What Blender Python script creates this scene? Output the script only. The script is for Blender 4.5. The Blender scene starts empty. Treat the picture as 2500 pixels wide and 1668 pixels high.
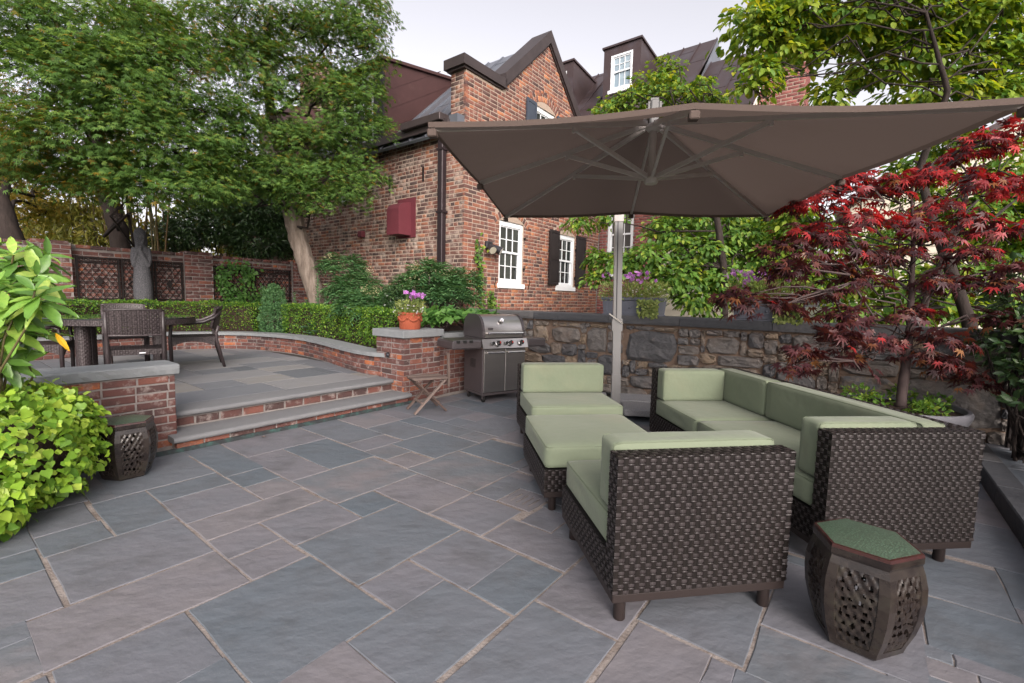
import bpy, bmesh, math, random
import numpy as np
from mathutils import Vector, Matrix
R = math.radians
random.seed(7)
RNG = np.random.default_rng(7)
scene = bpy.context.scene
col = scene.collection

# ------------------------------------------------------------------ camera
cam_d = bpy.data.cameras.new("camera")
cam = bpy.data.objects.new("camera", cam_d)
col.objects.link(cam)
cam_d.sensor_width = 36.0
cam_d.lens = 1128.0 / 2500 * 36
cam_d.clip_start = 0.05
cam_d.clip_end = 2000
CH = 1.36
_p, _r = R(5.2), R(1.3)
_fw = Vector((0, math.cos(_p), -math.sin(_p)))
_up = Vector((0, math.sin(_p), math.cos(_p)))
_rt = Vector((1, 0, 0))
_rt2 = _rt * math.cos(_r) + _up * math.sin(_r)
_up2 = -_rt * math.sin(_r) + _up * math.cos(_r)
cam.matrix_world = Matrix(((_rt2.x, _up2.x, -_fw.x, 0), (_rt2.y, _up2.y, -_fw.y, 0),
                           (_rt2.z, _up2.z, -_fw.z, CH), (0, 0, 0, 1)))
scene.camera = cam

# ------------------------------------------------------------------ sky, sun, exposure
SUN_EL, SUN_AZ = 29.0, 165.0          # azimuth measured from +Y towards +X
world = bpy.data.worlds.new("World")
scene.world = world
world.use_nodes = True
wn, wl = world.node_tree.nodes, world.node_tree.links
wn.clear()
sky = wn.new("ShaderNodeTexSky")
sky.sky_type = 'NISHITA'
sky.sun_disc = False
sky.sun_elevation = R(SUN_EL)
sky.sun_rotation = R(SUN_AZ)
sky.air_density = 1.0
sky.dust_density = 4.0
sky.ozone_density = 1.0
hsv = wn.new("ShaderNodeHueSaturation")
hsv.inputs['Saturation'].default_value = 0.25
bg = wn.new("ShaderNodeBackground")
bg.inputs['Strength'].default_value = 0.15
wo = wn.new("ShaderNodeOutputWorld")
wl.new(sky.outputs[0], hsv.inputs['Color'])
warm = wn.new("ShaderNodeMixRGB")
warm.blend_type = 'MULTIPLY'
warm.inputs['Fac'].default_value = 1.0
warm.inputs['Color2'].default_value = (1.05, 0.985, 0.98, 1)      # hazy dusk air
wl.new(hsv.outputs[0], warm.inputs['Color1'])
wl.new(warm.outputs[0], bg.inputs['Color'])
wl.new(bg.outputs[0], wo.inputs['Surface'])

sun_d = bpy.data.lights.new("sun", 'SUN')
sun_d.energy = 0.82
sun_d.angle = R(35)
sun_d.color = (1.0, 0.90, 0.79)
sun = bpy.data.objects.new("sun", sun_d)
col.objects.link(sun)
_d = Vector((math.sin(R(SUN_AZ)) * math.cos(R(SUN_EL)), math.cos(R(SUN_AZ)) * math.cos(R(SUN_EL)), math.sin(R(SUN_EL))))
sun.rotation_euler = _d.to_track_quat('Z', 'Y').to_euler()
sun.location = (-20, 20, 30)

scene.view_settings.view_transform = 'Standard'
scene.view_settings.look = 'None'
scene.view_settings.gamma = 1.0
scene.view_settings.exposure = 1.12
scene.view_settings.use_curve_mapping = False
scene.cycles.use_denoising = True
scene.cycles.max_bounces = 6
scene.cycles.transparent_max_bounces = 8
scene.cycles.sample_clamp_indirect = 6.0

# ------------------------------------------------------------------ patio frame: s along the steps, q away from the patio, turned 52.7 degrees
FA = R(52.7)
OX, OY = -2.899, 3.916
BV = np.array([math.cos(FA), math.sin(FA), 0.0])
AV = np.array([-math.sin(FA), math.cos(FA), 0.0])
def W(s, q, z=0.0):
    return Vector((OX + s * BV[0] + q * AV[0], OY + s * BV[1] + q * AV[1], z))
CAMV = np.array([0, 0, CH])
def to_sq(x, y):
    dx, dy = x - OX, y - OY
    return dx * BV[0] + dy * BV[1], dx * AV[0] + dy * AV[1]

# ------------------------------------------------------------------ materials
MATS = {}
def mnodes(name):
    m = bpy.data.materials.new(name)
    m.use_nodes = True
    nt = m.node_tree
    nt.nodes.clear()
    MATS[name] = m
    return m, nt.nodes, nt.links
def c4(c):
    return (c[0], c[1], c[2], 1.0)
def ramp_node(n, stops, interp='LINEAR'):
    r = n.new("ShaderNodeValToRGB")
    r.color_ramp.interpolation = interp
    e = r.color_ramp.elements
    while len(e) < len(stops):
        e.new(0.5)
    for i, (p, c) in enumerate(stops):
        e[i].position = p
        e[i].color = c4(c)
    return r
def math_node(n, l, op, a, b=None, clamp=False):
    m = n.new("ShaderNodeMath")
    m.operation = op
    m.use_clamp = clamp
    for i, v in enumerate((a, b)):
        if v is None:
            continue
        if isinstance(v, (int, float)):
            m.inputs[i].default_value = v
        else:
            l.new(v, m.inputs[i])
    return m.outputs[0]
def pmat(name, stops, rough=0.7, nscale=8.0, namt=0.4, detail=4.0, bump=0.0, bscale=None, metallic=0.0, spec=0.3,
         rand=True, smear=None, smear2=None, transl=0.0, tcol=None, aniso=None, coords='world', rough_var=0.0, vmul=None, sheen=0.0, coat=0.0):
    """colour = ramp(per-piece random + noise), optional stains, bump and leaf translucency"""
    m, n, l = mnodes(name)
    out = n.new("ShaderNodeOutputMaterial")
    b = n.new("ShaderNodeBsdfPrincipled")
    if coords == 'world':
        g = n.new("ShaderNodeNewGeometry"); vec = g.outputs['Position']
    else:
        g = n.new("ShaderNodeTexCoord"); vec = g.outputs['Object']
    if aniso:
        mp = n.new("ShaderNodeMapping")
        mp.inputs['Scale'].default_value = aniso
        mp.inputs['Rotation'].default_value = (0, 0, -FA)
        l.new(vec, mp.inputs['Vector']); vec = mp.outputs[0]
    nz = n.new("ShaderNodeTexNoise")
    nz.inputs['Scale'].default_value = nscale
    nz.inputs['Detail'].default_value = detail
    nz.inputs['Roughness'].default_value = 0.62
    l.new(vec, nz.inputs['Vector'])
    f = math_node(n, l, 'SUBTRACT', nz.outputs['Fac'], 0.5)
    f = math_node(n, l, 'MULTIPLY', f, namt)
    if rand:
        oi = n.new("ShaderNodeObjectInfo")
        at = n.new("ShaderNodeAttribute"); at.attribute_name = 'tint'
        rr = math_node(n, l, 'ADD', oi.outputs['Random'], at.outputs['Fac'])
        rr = math_node(n, l, 'FRACT', rr)
        f = math_node(n, l, 'ADD', f, rr, clamp=True)
    else:
        f = math_node(n, l, 'ADD', f, 0.5, clamp=True)
    rp = ramp_node(n, stops)
    l.new(f, rp.inputs[0])
    colr = rp.outputs['Color']
    for sm in (smear, smear2):
        if sm:
            sc, lo, hi, sscale, mx = sm
            nz2 = n.new("ShaderNodeTexNoise")
            nz2.inputs['Scale'].default_value = sscale
            nz2.inputs['Detail'].default_value = 6.0
            nz2.inputs['Roughness'].default_value = 0.65
            g2 = n.new("ShaderNodeNewGeometry")
            l.new(g2.outputs['Position'], nz2.inputs['Vector'])
            mr = n.new("ShaderNodeMapRange")
            mr.inputs['From Min'].default_value = lo
            mr.inputs['From Max'].default_value = hi
            mr.inputs['To Max'].default_value = mx
            l.new(nz2.outputs['Fac'], mr.inputs['Value'])
            mx_ = n.new("ShaderNodeMixRGB")
            l.new(mr.outputs[0], mx_.inputs['Fac'])
            l.new(colr, mx_.inputs['Color1'])
            mx_.inputs['Color2'].default_value = c4(sc)
            colr = mx_.outputs[0]
    l.new(colr, b.inputs['Base Color'])
    b.inputs['Roughness'].default_value = rough
    if rough_var:
        rv = math_node(n, l, 'MULTIPLY', math_node(n, l, 'SUBTRACT', nz.outputs['Fac'], 0.5), rough_var)
        l.new(math_node(n, l, 'ADD', rv, rough, clamp=True), b.inputs['Roughness'])
    b.inputs['Metallic'].default_value = metallic
    b.inputs['Specular IOR Level'].default_value = spec
    if sheen:
        b.inputs['Sheen Weight'].default_value = sheen
    if coat:
        b.inputs['Coat Weight'].default_value = coat
        b.inputs['Coat Roughness'].default_value = 0.12
    if bump:
        nb = nz
        if bscale:
            nb = n.new("ShaderNodeTexNoise")
            nb.inputs['Scale'].default_value = bscale
            nb.inputs['Detail'].default_value = 9.0
            l.new(vec, nb.inputs['Vector'])
        bp = n.new("ShaderNodeBump")
        bp.inputs['Strength'].default_value = 1.0
        bp.inputs['Distance'].default_value = bump
        l.new(nb.outputs['Fac'], bp.inputs['Height'])
        l.new(bp.outputs[0], b.inputs['Normal'])
    sh = b.outputs[0]
    if transl:
        t = n.new("ShaderNodeBsdfTranslucent")
        if tcol:
            mt = n.new("ShaderNodeMixRGB"); mt.blend_type = 'MULTIPLY'; mt.inputs['Fac'].default_value = 1.0
            l.new(colr, mt.inputs['Color1']); mt.inputs['Color2'].default_value = c4(tcol)
            l.new(mt.outputs[0], t.inputs['Color'])
        else:
            l.new(colr, t.inputs['Color'])
        mix = n.new("ShaderNodeMixShader")
        mix.inputs[0].default_value = transl
        l.new(sh, mix.inputs[1]); l.new(t.outputs[0], mix.inputs[2])
        sh = mix.outputs[0]
    l.new(sh, out.inputs['Surface'])
    return m

BRICK_OLD = [(0.0, (0.048, 0.032, 0.030)), (0.25, (0.085, 0.042, 0.036)), (0.5, (0.125, 0.056, 0.044)), (0.72, (0.165, 0.060, 0.044)), (0.9, (0.215, 0.082, 0.050)), (1.0, (0.30, 0.105, 0.052))]
M_BRICK_F = pmat('old_brick_red', [(0.0, (0.070, 0.043, 0.041)), (0.2, (0.122, 0.060, 0.050)), (0.45, (0.170, 0.075, 0.058)), (0.7, (0.215, 0.086, 0.060)), (0.9, (0.28, 0.115, 0.068)), (1.0, (0.38, 0.155, 0.072))], 0.9, 26, 0.25, bump=0.004, bscale=60, smear=((0.36, 0.29, 0.25), 0.58, 0.76, 9, 0.5), smear2=((0.06, 0.045, 0.042), 0.52, 0.72, 1.1, 0.5))
M_BRICK_S = pmat('old_brick_weathered', [(0.0, (0.055, 0.040, 0.038)), (0.25, (0.092, 0.052, 0.045)), (0.5, (0.130, 0.064, 0.052)), (0.72, (0.168, 0.070, 0.052)), (0.9, (0.215, 0.094, 0.060)), (1.0, (0.28, 0.115, 0.062))], 0.92, 24, 0.3, bump=0.004, bscale=55, smear=((0.40, 0.33, 0.28), 0.48, 0.64, 5.5, 0.65), smear2=((0.055, 0.042, 0.038), 0.48, 0.70, 0.8, 0.5))
M_BRICK_G = pmat('garden_brick', [(0.0, (0.060, 0.037, 0.035)), (0.3, (0.098, 0.046, 0.041)), (0.6, (0.130, 0.055, 0.046)), (0.88, (0.168, 0.067, 0.050)), (0.96, (0.21, 0.080, 0.048)), (1.0, (0.33, 0.105, 0.042))], 0.88, 26, 0.3, bump=0.005, bscale=70, smear=((0.36, 0.315, 0.295), 0.54, 0.72, 11, 0.65), smear2=((0.045, 0.033, 0.033), 0.50, 0.70, 4.0, 0.5))
M_BRICK_R = pmat('red_brick', [(0.0, (0.16, 0.06, 0.055)), (0.5, (0.21, 0.075, 0.068)), (1.0, (0.27, 0.10, 0.085))], 0.88, 30, 0.3, bump=0.003, bscale=60)
M_MORTAR = pmat('mortar_sand', [(0.0, (0.25, 0.19, 0.15)), (1.0, (0.40, 0.325, 0.265))], 0.95, 18, 1.2, rand=False, bump=0.004, bscale=80)
M_MORTAR_G = pmat('mortar_grey', [(0.0, (0.14, 0.122, 0.115)), (1.0, (0.27, 0.245, 0.232))], 0.95, 18, 1.2, rand=False, bump=0.004, bscale=80)
M_MORTAR_S = pmat('stone_wall_mortar', [(0.0, (0.10, 0.070, 0.055)), (1.0, (0.25, 0.18, 0.135))], 0.95, 7, 1.5, rand=False, bump=0.012, bscale=35)
M_FLAG = pmat('bluestone_paving', [(0.0, (0.094, 0.114, 0.134)), (0.25, (0.114, 0.128, 0.146)), (0.5, (0.130, 0.135, 0.153)), (0.72, (0.147, 0.143, 0.158)), (0.88, (0.160, 0.151, 0.160)), (1.0, (0.117, 0.130, 0.146))], 0.6, 2.2, 0.55, detail=12, bump=0.009, bscale=9, aniso=(1, 1.5, 1), smear=((0.075, 0.076, 0.080), 0.50, 0.72, 2.9, 0.6), smear2=((0.23, 0.215, 0.205), 0.58, 0.80, 75.0, 0.5), rough_var=0.4, spec=0.4)
M_FLAG_T = pmat('bluestone_terrace', [(0.0, (0.100, 0.110, 0.124)), (0.35, (0.140, 0.148, 0.163)), (0.6, (0.172, 0.176, 0.187)), (0.85, (0.200, 0.200, 0.206)), (0.95, (0.205, 0.195, 0.180)), (1.0, (0.16, 0.165, 0.18))], 0.6, 3.0, 0.25, detail=8, bump=0.004, bscale=9, smear=((0.115, 0.115, 0.118), 0.55, 0.78, 2.0, 0.4), rough_var=0.3, spec=0.4)
M_TREAD = pmat('bluestone_tread', [(0.0, (0.115, 0.120, 0.128)), (1.0, (0.175, 0.176, 0.180))], 0.7, 5, 1.0, detail=8, rand=False, bump=0.003, bscale=40)
M_CAP = pmat('bluestone_cap', [(0.0, (0.14, 0.155, 0.165)), (1.0, (0.235, 0.245, 0.25))], 0.75, 6, 1.0, detail=8, rand=False, bump=0.006, bscale=22)
M_CAP_D = pmat('dark_slate_cap', [(0.0, (0.045, 0.048, 0.055)), (0.6, (0.072, 0.074, 0.080)), (1.0, (0.11, 0.107, 0.108))], 0.8, 7, 0.7, detail=8, bump=0.008, bscale=26, smear=((0.24, 0.22, 0.205), 0.66, 0.8, 12, 0.45))
M_JOINT = pmat('sandy_joint', [(0.0, (0.06, 0.047, 0.040)), (0.3, (0.16, 0.132, 0.115)), (0.55, (0.235, 0.205, 0.187)), (1.0, (0.31, 0.28, 0.262))], 0.95, 8, 1.8, detail=9, rand=False, bump=0.006, bscale=70)
M_JOINT_D = pmat('dark_joint', [(0.0, (0.02, 0.02, 0.02)), (1.0, (0.06, 0.055, 0.05))], 0.95, 9, 1.0, rand=False)
M_STONE = pmat('rubble_stone', [(0.0, (0.066, 0.068, 0.075)), (0.3, (0.102, 0.099, 0.101)), (0.55, (0.135, 0.124, 0.116)), (0.75, (0.170, 0.142, 0.118)), (0.9, (0.22, 0.165, 0.112)), (1.0, (0.12, 0.12, 0.124))], 0.72, 11, 0.4, detail=12, bump=0.05, bscale=9, smear=((0.28, 0.25, 0.225), 0.58, 0.76, 9, 0.6), smear2=((0.18, 0.125, 0.092), 0.54, 0.72, 2.2, 0.45), spec=0.4)
M_SOIL = pmat('soil', [(0.0, (0.012, 0.008, 0.006)), (1.0, (0.05, 0.03, 0.022))], 1.0, 30, 1.6, rand=False, bump=0.02, bscale=40)
M_GRASS = pmat('ground_earth', [(0.0, (0.03, 0.035, 0.015)), (1.0, (0.07, 0.075, 0.035))], 1.0, 0.8, 1.4, rand=False)
M_BROWN_METAL = pmat('bronze_sheet_roof', [(0.0, (0.050, 0.036, 0.036)), (0.5, (0.075, 0.052, 0.052)), (1.0, (0.115, 0.085, 0.085))], 0.42, 1.6, 0.8, rand=False, detail=8, metallic=0.55, spec=0.5, rough_var=0.3, smear=((0.12, 0.115, 0.14), 0.5, 0.75, 1.3, 0.6))
M_SPOUT = pmat('dark_downspout', [(0.0, (0.020, 0.014, 0.016)), (1.0, (0.040, 0.030, 0.034))], 0.45, 4, 1.0, rand=False, metallic=0.3)
M_COPPER_DK = pmat('brown_copper', [(0.0, (0.045, 0.022, 0.020)), (0.6, (0.075, 0.036, 0.034)), (1.0, (0.12, 0.062, 0.056))], 0.5, 2.0, 0.9, rand=False, detail=8, metallic=0.4, spec=0.4, smear=((0.15, 0.095, 0.08), 0.6, 0.8, 3.0, 0.4))
M_SKY_GREY = pmat('sky_grey_metal', [(0.0, (0.10, 0.11, 0.13)), (1.0, (0.22, 0.235, 0.27))], 0.38, 1.5, 1.0, rand=False, metallic=0.5, spec=0.5)  # grey metal; on the left house slope the grey is painted sky reflection
M_FLASH = pmat('flashing_dark', [(0.0, (0.035, 0.028, 0.028)), (1.0, (0.07, 0.055, 0.055))], 0.5, 4, 1.0, rand=False, metallic=0.3)
M_VERDI = pmat('verdigris_flashing', [(0.0, (0.02, 0.02, 0.024)), (0.45, (0.03, 0.035, 0.037)), (0.7, (0.04, 0.085, 0.078)), (1.0, (0.09, 0.19, 0.165))], 0.8, 14, 1.3, rand=False, detail=7)
M_WHITE = pmat('white_paint', [(0.0, (0.62, 0.66, 0.70)), (1.0, (0.80, 0.82, 0.83))], 0.5, 5, 0.8, rand=False)
M_CREAM = pmat('cream_siding', [(0.0, (0.52, 0.48, 0.40)), (1.0, (0.66, 0.62, 0.52))], 0.6, 3, 1.0, rand=False)
M_GLASS = pmat('window_glass', [(0.0, (0.012, 0.016, 0.016)), (1.0, (0.035, 0.045, 0.042))], 0.04, 1.2, 1.4, spec=0.9)
M_GLASS_B = pmat('window_glass_sky', [(0.0, (0.20, 0.27, 0.32)), (1.0, (0.30, 0.38, 0.43))], 0.06, 0.9, 1.2, spec=0.8)
M_BLIND = pmat('window_blind', [(0.0, (0.035, 0.035, 0.035)), (1.0, (0.09, 0.085, 0.08))], 0.6, 2, 1.0, rand=False)
M_SHUT = pmat('black_shutter', [(0.0, (0.012, 0.010, 0.011)), (1.0, (0.028, 0.024, 0.024))], 0.5, 6, 1.0, rand=False)
M_SHUT_B = pmat('blue_grey_shutter', [(0.0, (0.035, 0.045, 0.065)), (1.0, (0.055, 0.068, 0.09))], 0.5, 6, 1.0, rand=False)
M_RED_METAL = pmat('maroon_vent_paint', [(0.0, (0.085, 0.018, 0.025)), (1.0, (0.125, 0.028, 0.038))], 0.6, 5, 1.0, rand=False)
M_IRON = pmat('black_iron', [(0.0, (0.010, 0.008, 0.008)), (0.7, (0.022, 0.017, 0.016)), (1.0, (0.05, 0.03, 0.022))], 0.6, 14, 1.0, rand=False, metallic=0.4)
M_DARKBOX = pmat('dark_fixture', [(0.0, (0.02, 0.02, 0.024)), (1.0, (0.06, 0.06, 0.07))], 0.45, 10, 1.0, rand=False, metallic=0.5)
M_LENS = pmat('lamp_lens', [(0.0, (0.30, 0.28, 0.22)), (1.0, (0.45, 0.42, 0.34))], 0.2, 8, 1.0, rand=False, spec=0.8)
M_WICKER = pmat('brown_wicker', [(0.0, (0.0055, 0.004, 0.0035)), (0.5, (0.0075, 0.0055, 0.005)), (1.0, (0.010, 0.0075, 0.0065))], 0.6, 25, 0.4, spec=0.2)
M_WICKER_L = pmat('light_wicker_band', [(0.0, (0.023, 0.018, 0.0183)), (0.5, (0.029, 0.0235, 0.024)), (1.0, (0.037, 0.0305, 0.031))], 0.36, 25, 0.4, spec=0.55)
M_WICKER_D = pmat('dining_wicker', [(0.0, (0.016, 0.011, 0.012)), (0.5, (0.030, 0.022, 0.023)), (1.0, (0.05, 0.038, 0.040))], 0.4, 40, 0.5, spec=0.5)
M_CORE = pmat('wicker_core', [(0.0, (0.006, 0.005, 0.005)), (1.0, (0.012, 0.010, 0.010))], 0.8, 5, 1.0, rand=False)
M_BASE = pmat('brown_powdercoat', [(0.0, (0.018, 0.013, 0.012)), (1.0, (0.026, 0.019, 0.018))], 0.45, 5, 1.0, rand=False)
M_CUSH = pmat('sage_cushion', [(0.0, (0.130, 0.158, 0.106)), (0.5, (0.152, 0.181, 0.124)), (1.0, (0.174, 0.203, 0.142))], 0.92, 2.6, 0.9, rand=False, detail=7, bump=0.006, bscale=13, sheen=0.12, smear=((0.185, 0.188, 0.127), 0.50, 0.72, 2.0, 0.55), smear2=((0.108, 0.128, 0.090), 0.55, 0.8, 1.1, 0.4), coords='object')
M_PIPE = pmat('sage_piping', [(0.0, (0.11, 0.135, 0.09)), (1.0, (0.14, 0.165, 0.11))], 0.9, 8, 1.0, rand=False)
M_CANVAS = pmat('taupe_canvas', [(0.0, (0.112, 0.083, 0.071)), (1.0, (0.145, 0.112, 0.098))], 0.9, 60, 0.8, rand=False, aniso=(1, 12, 1), bump=0.0006, bscale=300, transl=0.30, smear=((0.09, 0.066, 0.057), 0.5, 0.75, 1.3, 0.35))
M_UMB_MET = pmat('taupe_metal', [(0.0, (0.42, 0.39, 0.37)), (1.0, (0.52, 0.48, 0.46))], 0.35, 8, 1.0, rand=False, metallic=0.1)
M_ALU = pmat('silver_aluminium', [(0.0, (0.215, 0.215, 0.215)), (1.0, (0.30, 0.30, 0.30))], 0.34, 5, 1.0, rand=False, metallic=0.4, aniso=(1, 1, 0.1))
M_ALU_G = pmat('grey_bracket', [(0.0, (0.10, 0.10, 0.10)), (1.0, (0.15, 0.15, 0.15))], 0.45, 5, 1.0, rand=False)
M_ALU_DK = pmat('grey_slot', [(0.0, (0.05, 0.05, 0.055)), (1.0, (0.09, 0.09, 0.1))], 0.5, 5, 1.0, rand=False)
M_GRANITE = pmat('grey_granite', [(0.0, (0.10, 0.10, 0.105)), (0.5, (0.24, 0.24, 0.25)), (1.0, (0.38, 0.38, 0.39))], 0.6, 160, 1.6, rand=False)
M_STEEL = pmat('stainless_steel', [(0.0, (0.40, 0.38, 0.37)), (1.0, (0.48, 0.46, 0.44))], 0.30, 3, 0.6, rand=False, metallic=1.0, aniso=(0.5, 0.5, 8), rough_var=0.06)
M_GRILL_GREY = pmat('grill_grey_enamel', [(0.0, (0.060, 0.052, 0.055)), (1.0, (0.085, 0.074, 0.078))], 0.36, 5, 1.0, rand=False, metallic=0.3, spec=0.5)
M_BLACK = pmat('black_plastic', [(0.0, (0.010, 0.010, 0.010)), (1.0, (0.02, 0.02, 0.02))], 0.4, 5, 1.0, rand=False)
M_CHROME = pmat('polished_chrome', [(0.0, (0.70, 0.69, 0.68)), (1.0, (0.80, 0.79, 0.78))], 0.12, 5, 1.0, rand=False, metallic=1.0)
M_REDDOT = pmat('red_mark', [(0.0, (0.45, 0.03, 0.02)), (1.0, (0.5, 0.04, 0.03))], 0.5, 5, 1.0, rand=False)
M_WOOD = pmat('weathered_teak', [(0.0, (0.055, 0.036, 0.030)), (0.5, (0.095, 0.068, 0.058)), (1.0, (0.16, 0.125, 0.11))], 0.8, 30, 0.6, detail=8, aniso=(1, 8, 1), bump=0.002)
M_TERRA = pmat('terracotta', [(0.0, (0.20, 0.045, 0.022)), (0.6, (0.30, 0.075, 0.038)), (1.0, (0.40, 0.13, 0.075))], 0.85, 14, 1.0, rand=False, detail=7, bump=0.004, bscale=50)
M_LEAD = pmat('lead_grey_planter', [(0.0, (0.085, 0.092, 0.115)), (1.0, (0.155, 0.165, 0.20))], 0.6, 5, 1.2, rand=False, detail=7, metallic=0.2)
M_BOWL = pmat('grey_bowl', [(0.0, (0.085, 0.085, 0.098)), (1.0, (0.14, 0.14, 0.155))], 0.55, 7, 1.2, rand=False, detail=7, bump=0.002)
M_GLAZE = pmat('dark_brown_glaze', [(0.0, (0.006, 0.005, 0.005)), (0.35, (0.014, 0.010, 0.009)), (0.6, (0.025, 0.019, 0.016)), (0.82, (0.034, 0.030, 0.022)), (1.0, (0.06, 0.020, 0.014))], 0.26, 11, 1.5, detail=7, rand=False, spec=0.45, coat=0.2, bump=0.003, smear=((0.045, 0.043, 0.032), 0.52, 0.72, 7, 0.4))
M_IRONSTONE = pmat('statue_granite', [(0.0, (0.022, 0.022, 0.025)), (0.5, (0.060, 0.060, 0.066)), (1.0, (0.15, 0.15, 0.16))], 0.75, 75, 1.9, rand=False, detail=6, bump=0.008, bscale=70)
M_BARK = pmat('grey_bark', [(0.0, (0.055, 0.042, 0.034)), (0.45, (0.15, 0.12, 0.098)), (1.0, (0.29, 0.245, 0.21))], 0.9, 9, 1.5, rand=False, detail=9, aniso=(1.5, 1.5, 0.28), bump=0.05)
M_BARK_D = pmat('dark_bark', [(0.0, (0.012, 0.009, 0.008)), (1.0, (0.042, 0.031, 0.027))], 0.9, 16, 1.4, rand=False, detail=7, aniso=(1, 1, 0.25), bump=0.02)
M_TWIG = pmat('red_maple_bark', [(0.0, (0.035, 0.025, 0.025)), (1.0, (0.085, 0.060, 0.057))], 0.8, 20, 1.2, rand=False)
M_BAMBOO = pmat('bamboo_cane', [(0.0, (0.045, 0.040, 0.016)), (0.5, (0.09, 0.075, 0.03)), (1.0, (0.15, 0.10, 0.05))], 0.5, 10, 0.3)

def leafmat(name, stops, transl=0.35, rough=0.5, spec=0.35, tcol=(1.25, 1.15, 0.55), nscale=3, namt=0.35):
    return pmat(name, stops, rough, nscale, namt, spec=spec, transl=transl, tcol=tcol)
M_L_MAPLE = leafmat('green_maple_leaf', [(0.0, (0.046, 0.095, 0.022)), (0.4, (0.088, 0.180, 0.045)), (0.75, (0.135, 0.25, 0.066)), (1.0, (0.21, 0.30, 0.065))], 0.47, tcol=(1.3, 1.15, 0.5), spec=0.15)
M_L_MAPLE_Y = leafmat('backlit_maple_leaf', [(0.0, (0.085, 0.09, 0.014)), (0.5, (0.19, 0.165, 0.025)), (1.0, (0.32, 0.22, 0.035))], 0.55, tcol=(1.3, 1.1, 0.5))  # gold of light shining through from behind put into the leaf colour
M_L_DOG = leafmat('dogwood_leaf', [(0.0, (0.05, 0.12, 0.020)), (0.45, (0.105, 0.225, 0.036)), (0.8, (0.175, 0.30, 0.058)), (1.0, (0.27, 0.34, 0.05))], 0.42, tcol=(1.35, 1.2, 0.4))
M_L_DOGY = leafmat('sunny_dogwood_leaf', [(0.0, (0.11, 0.18, 0.018)), (0.45, (0.20, 0.31, 0.034)), (0.8, (0.30, 0.41, 0.06)), (1.0, (0.42, 0.43, 0.05))], 0.5, tcol=(1.35, 1.15, 0.35))  # brighter copy of the dogwood leaf, sunlight put into its colour
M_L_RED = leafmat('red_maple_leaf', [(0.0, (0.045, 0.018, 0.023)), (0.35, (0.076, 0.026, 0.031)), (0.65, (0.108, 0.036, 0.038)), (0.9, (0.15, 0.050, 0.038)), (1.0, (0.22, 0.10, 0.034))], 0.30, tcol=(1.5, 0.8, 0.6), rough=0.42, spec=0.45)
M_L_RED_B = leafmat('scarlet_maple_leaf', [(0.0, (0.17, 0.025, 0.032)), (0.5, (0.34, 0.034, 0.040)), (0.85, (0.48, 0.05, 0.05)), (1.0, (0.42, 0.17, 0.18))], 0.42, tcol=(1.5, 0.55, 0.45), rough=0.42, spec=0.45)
M_L_AUC = leafmat('aucuba_leaf', [(0.0, (0.08, 0.18, 0.035)), (0.5, (0.16, 0.32, 0.055)), (0.85, (0.28, 0.44, 0.08)), (1.0, (0.40, 0.52, 0.12))], 0.3, rough=0.3, spec=0.5, nscale=40, namt=0.7)
M_L_YEL = leafmat('yellow_leaf', [(0.0, (0.45, 0.24, 0.01)), (1.0, (0.6, 0.36, 0.02))], 0.3)
M_L_IVY = leafmat('golden_ivy_leaf', [(0.0, (0.075, 0.17, 0.018)), (0.35, (0.16, 0.30, 0.028)), (0.75, (0.26, 0.41, 0.040)), (1.0, (0.38, 0.50, 0.075))], 0.3, rough=0.42)
M_L_BOX = leafmat('boxwood_leaf', [(0.0, (0.030, 0.085, 0.014)), (0.45, (0.075, 0.175, 0.022)), (0.8, (0.145, 0.28, 0.03)), (1.0, (0.26, 0.38, 0.045))], 0.35)
M_L_BOX_D = leafmat('dark_shrub_leaf', [(0.0, (0.018, 0.042, 0.016)), (0.6, (0.042, 0.088, 0.030)), (1.0, (0.085, 0.145, 0.05))], 0.2, rough=0.3, spec=0.5)
M_L_NAN = leafmat('nandina_leaf', [(0.0, (0.045, 0.12, 0.045)), (0.5, (0.085, 0.20, 0.08)), (1.0, (0.15, 0.28, 0.11))], 0.3)
M_L_HYD = leafmat('broad_leaf', [(0.0, (0.04, 0.12, 0.025)), (0.5, (0.08, 0.19, 0.04)), (1.0, (0.13, 0.27, 0.06))], 0.3)
M_L_BAM = leafmat('bamboo_leaf', [(0.0, (0.09, 0.105, 0.02)), (0.5, (0.18, 0.195, 0.035)), (1.0, (0.32, 0.29, 0.07))], 0.45)
M_L_BLUE = leafmat('blue_green_leaf', [(0.0, (0.07, 0.15, 0.085)), (1.0, (0.13, 0.25, 0.15))], 0.25)
M_PINK = leafmat('pink_petal', [(0.0, (0.40, 0.12, 0.46)), (1.0, (0.62, 0.26, 0.66))], 0.35, tcol=(1, 0.9, 1))
M_WHITEFL = leafmat('white_petal', [(0.0, (0.55, 0.52, 0.55)), (1.0, (0.75, 0.72, 0.74))], 0.3, tcol=(1, 1, 1))
M_CREAMFL = leafmat('cream_flower', [(0.0, (0.40, 0.36, 0.20)), (1.0, (0.55, 0.50, 0.30))], 0.3, tcol=(1, 1, 0.8))
M_TRAIL = leafmat('trailing_leaf', [(0.0, (0.10, 0.15, 0.035)), (0.5, (0.20, 0.26, 0.07)), (1.0, (0.34, 0.38, 0.13))], 0.3)

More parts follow.
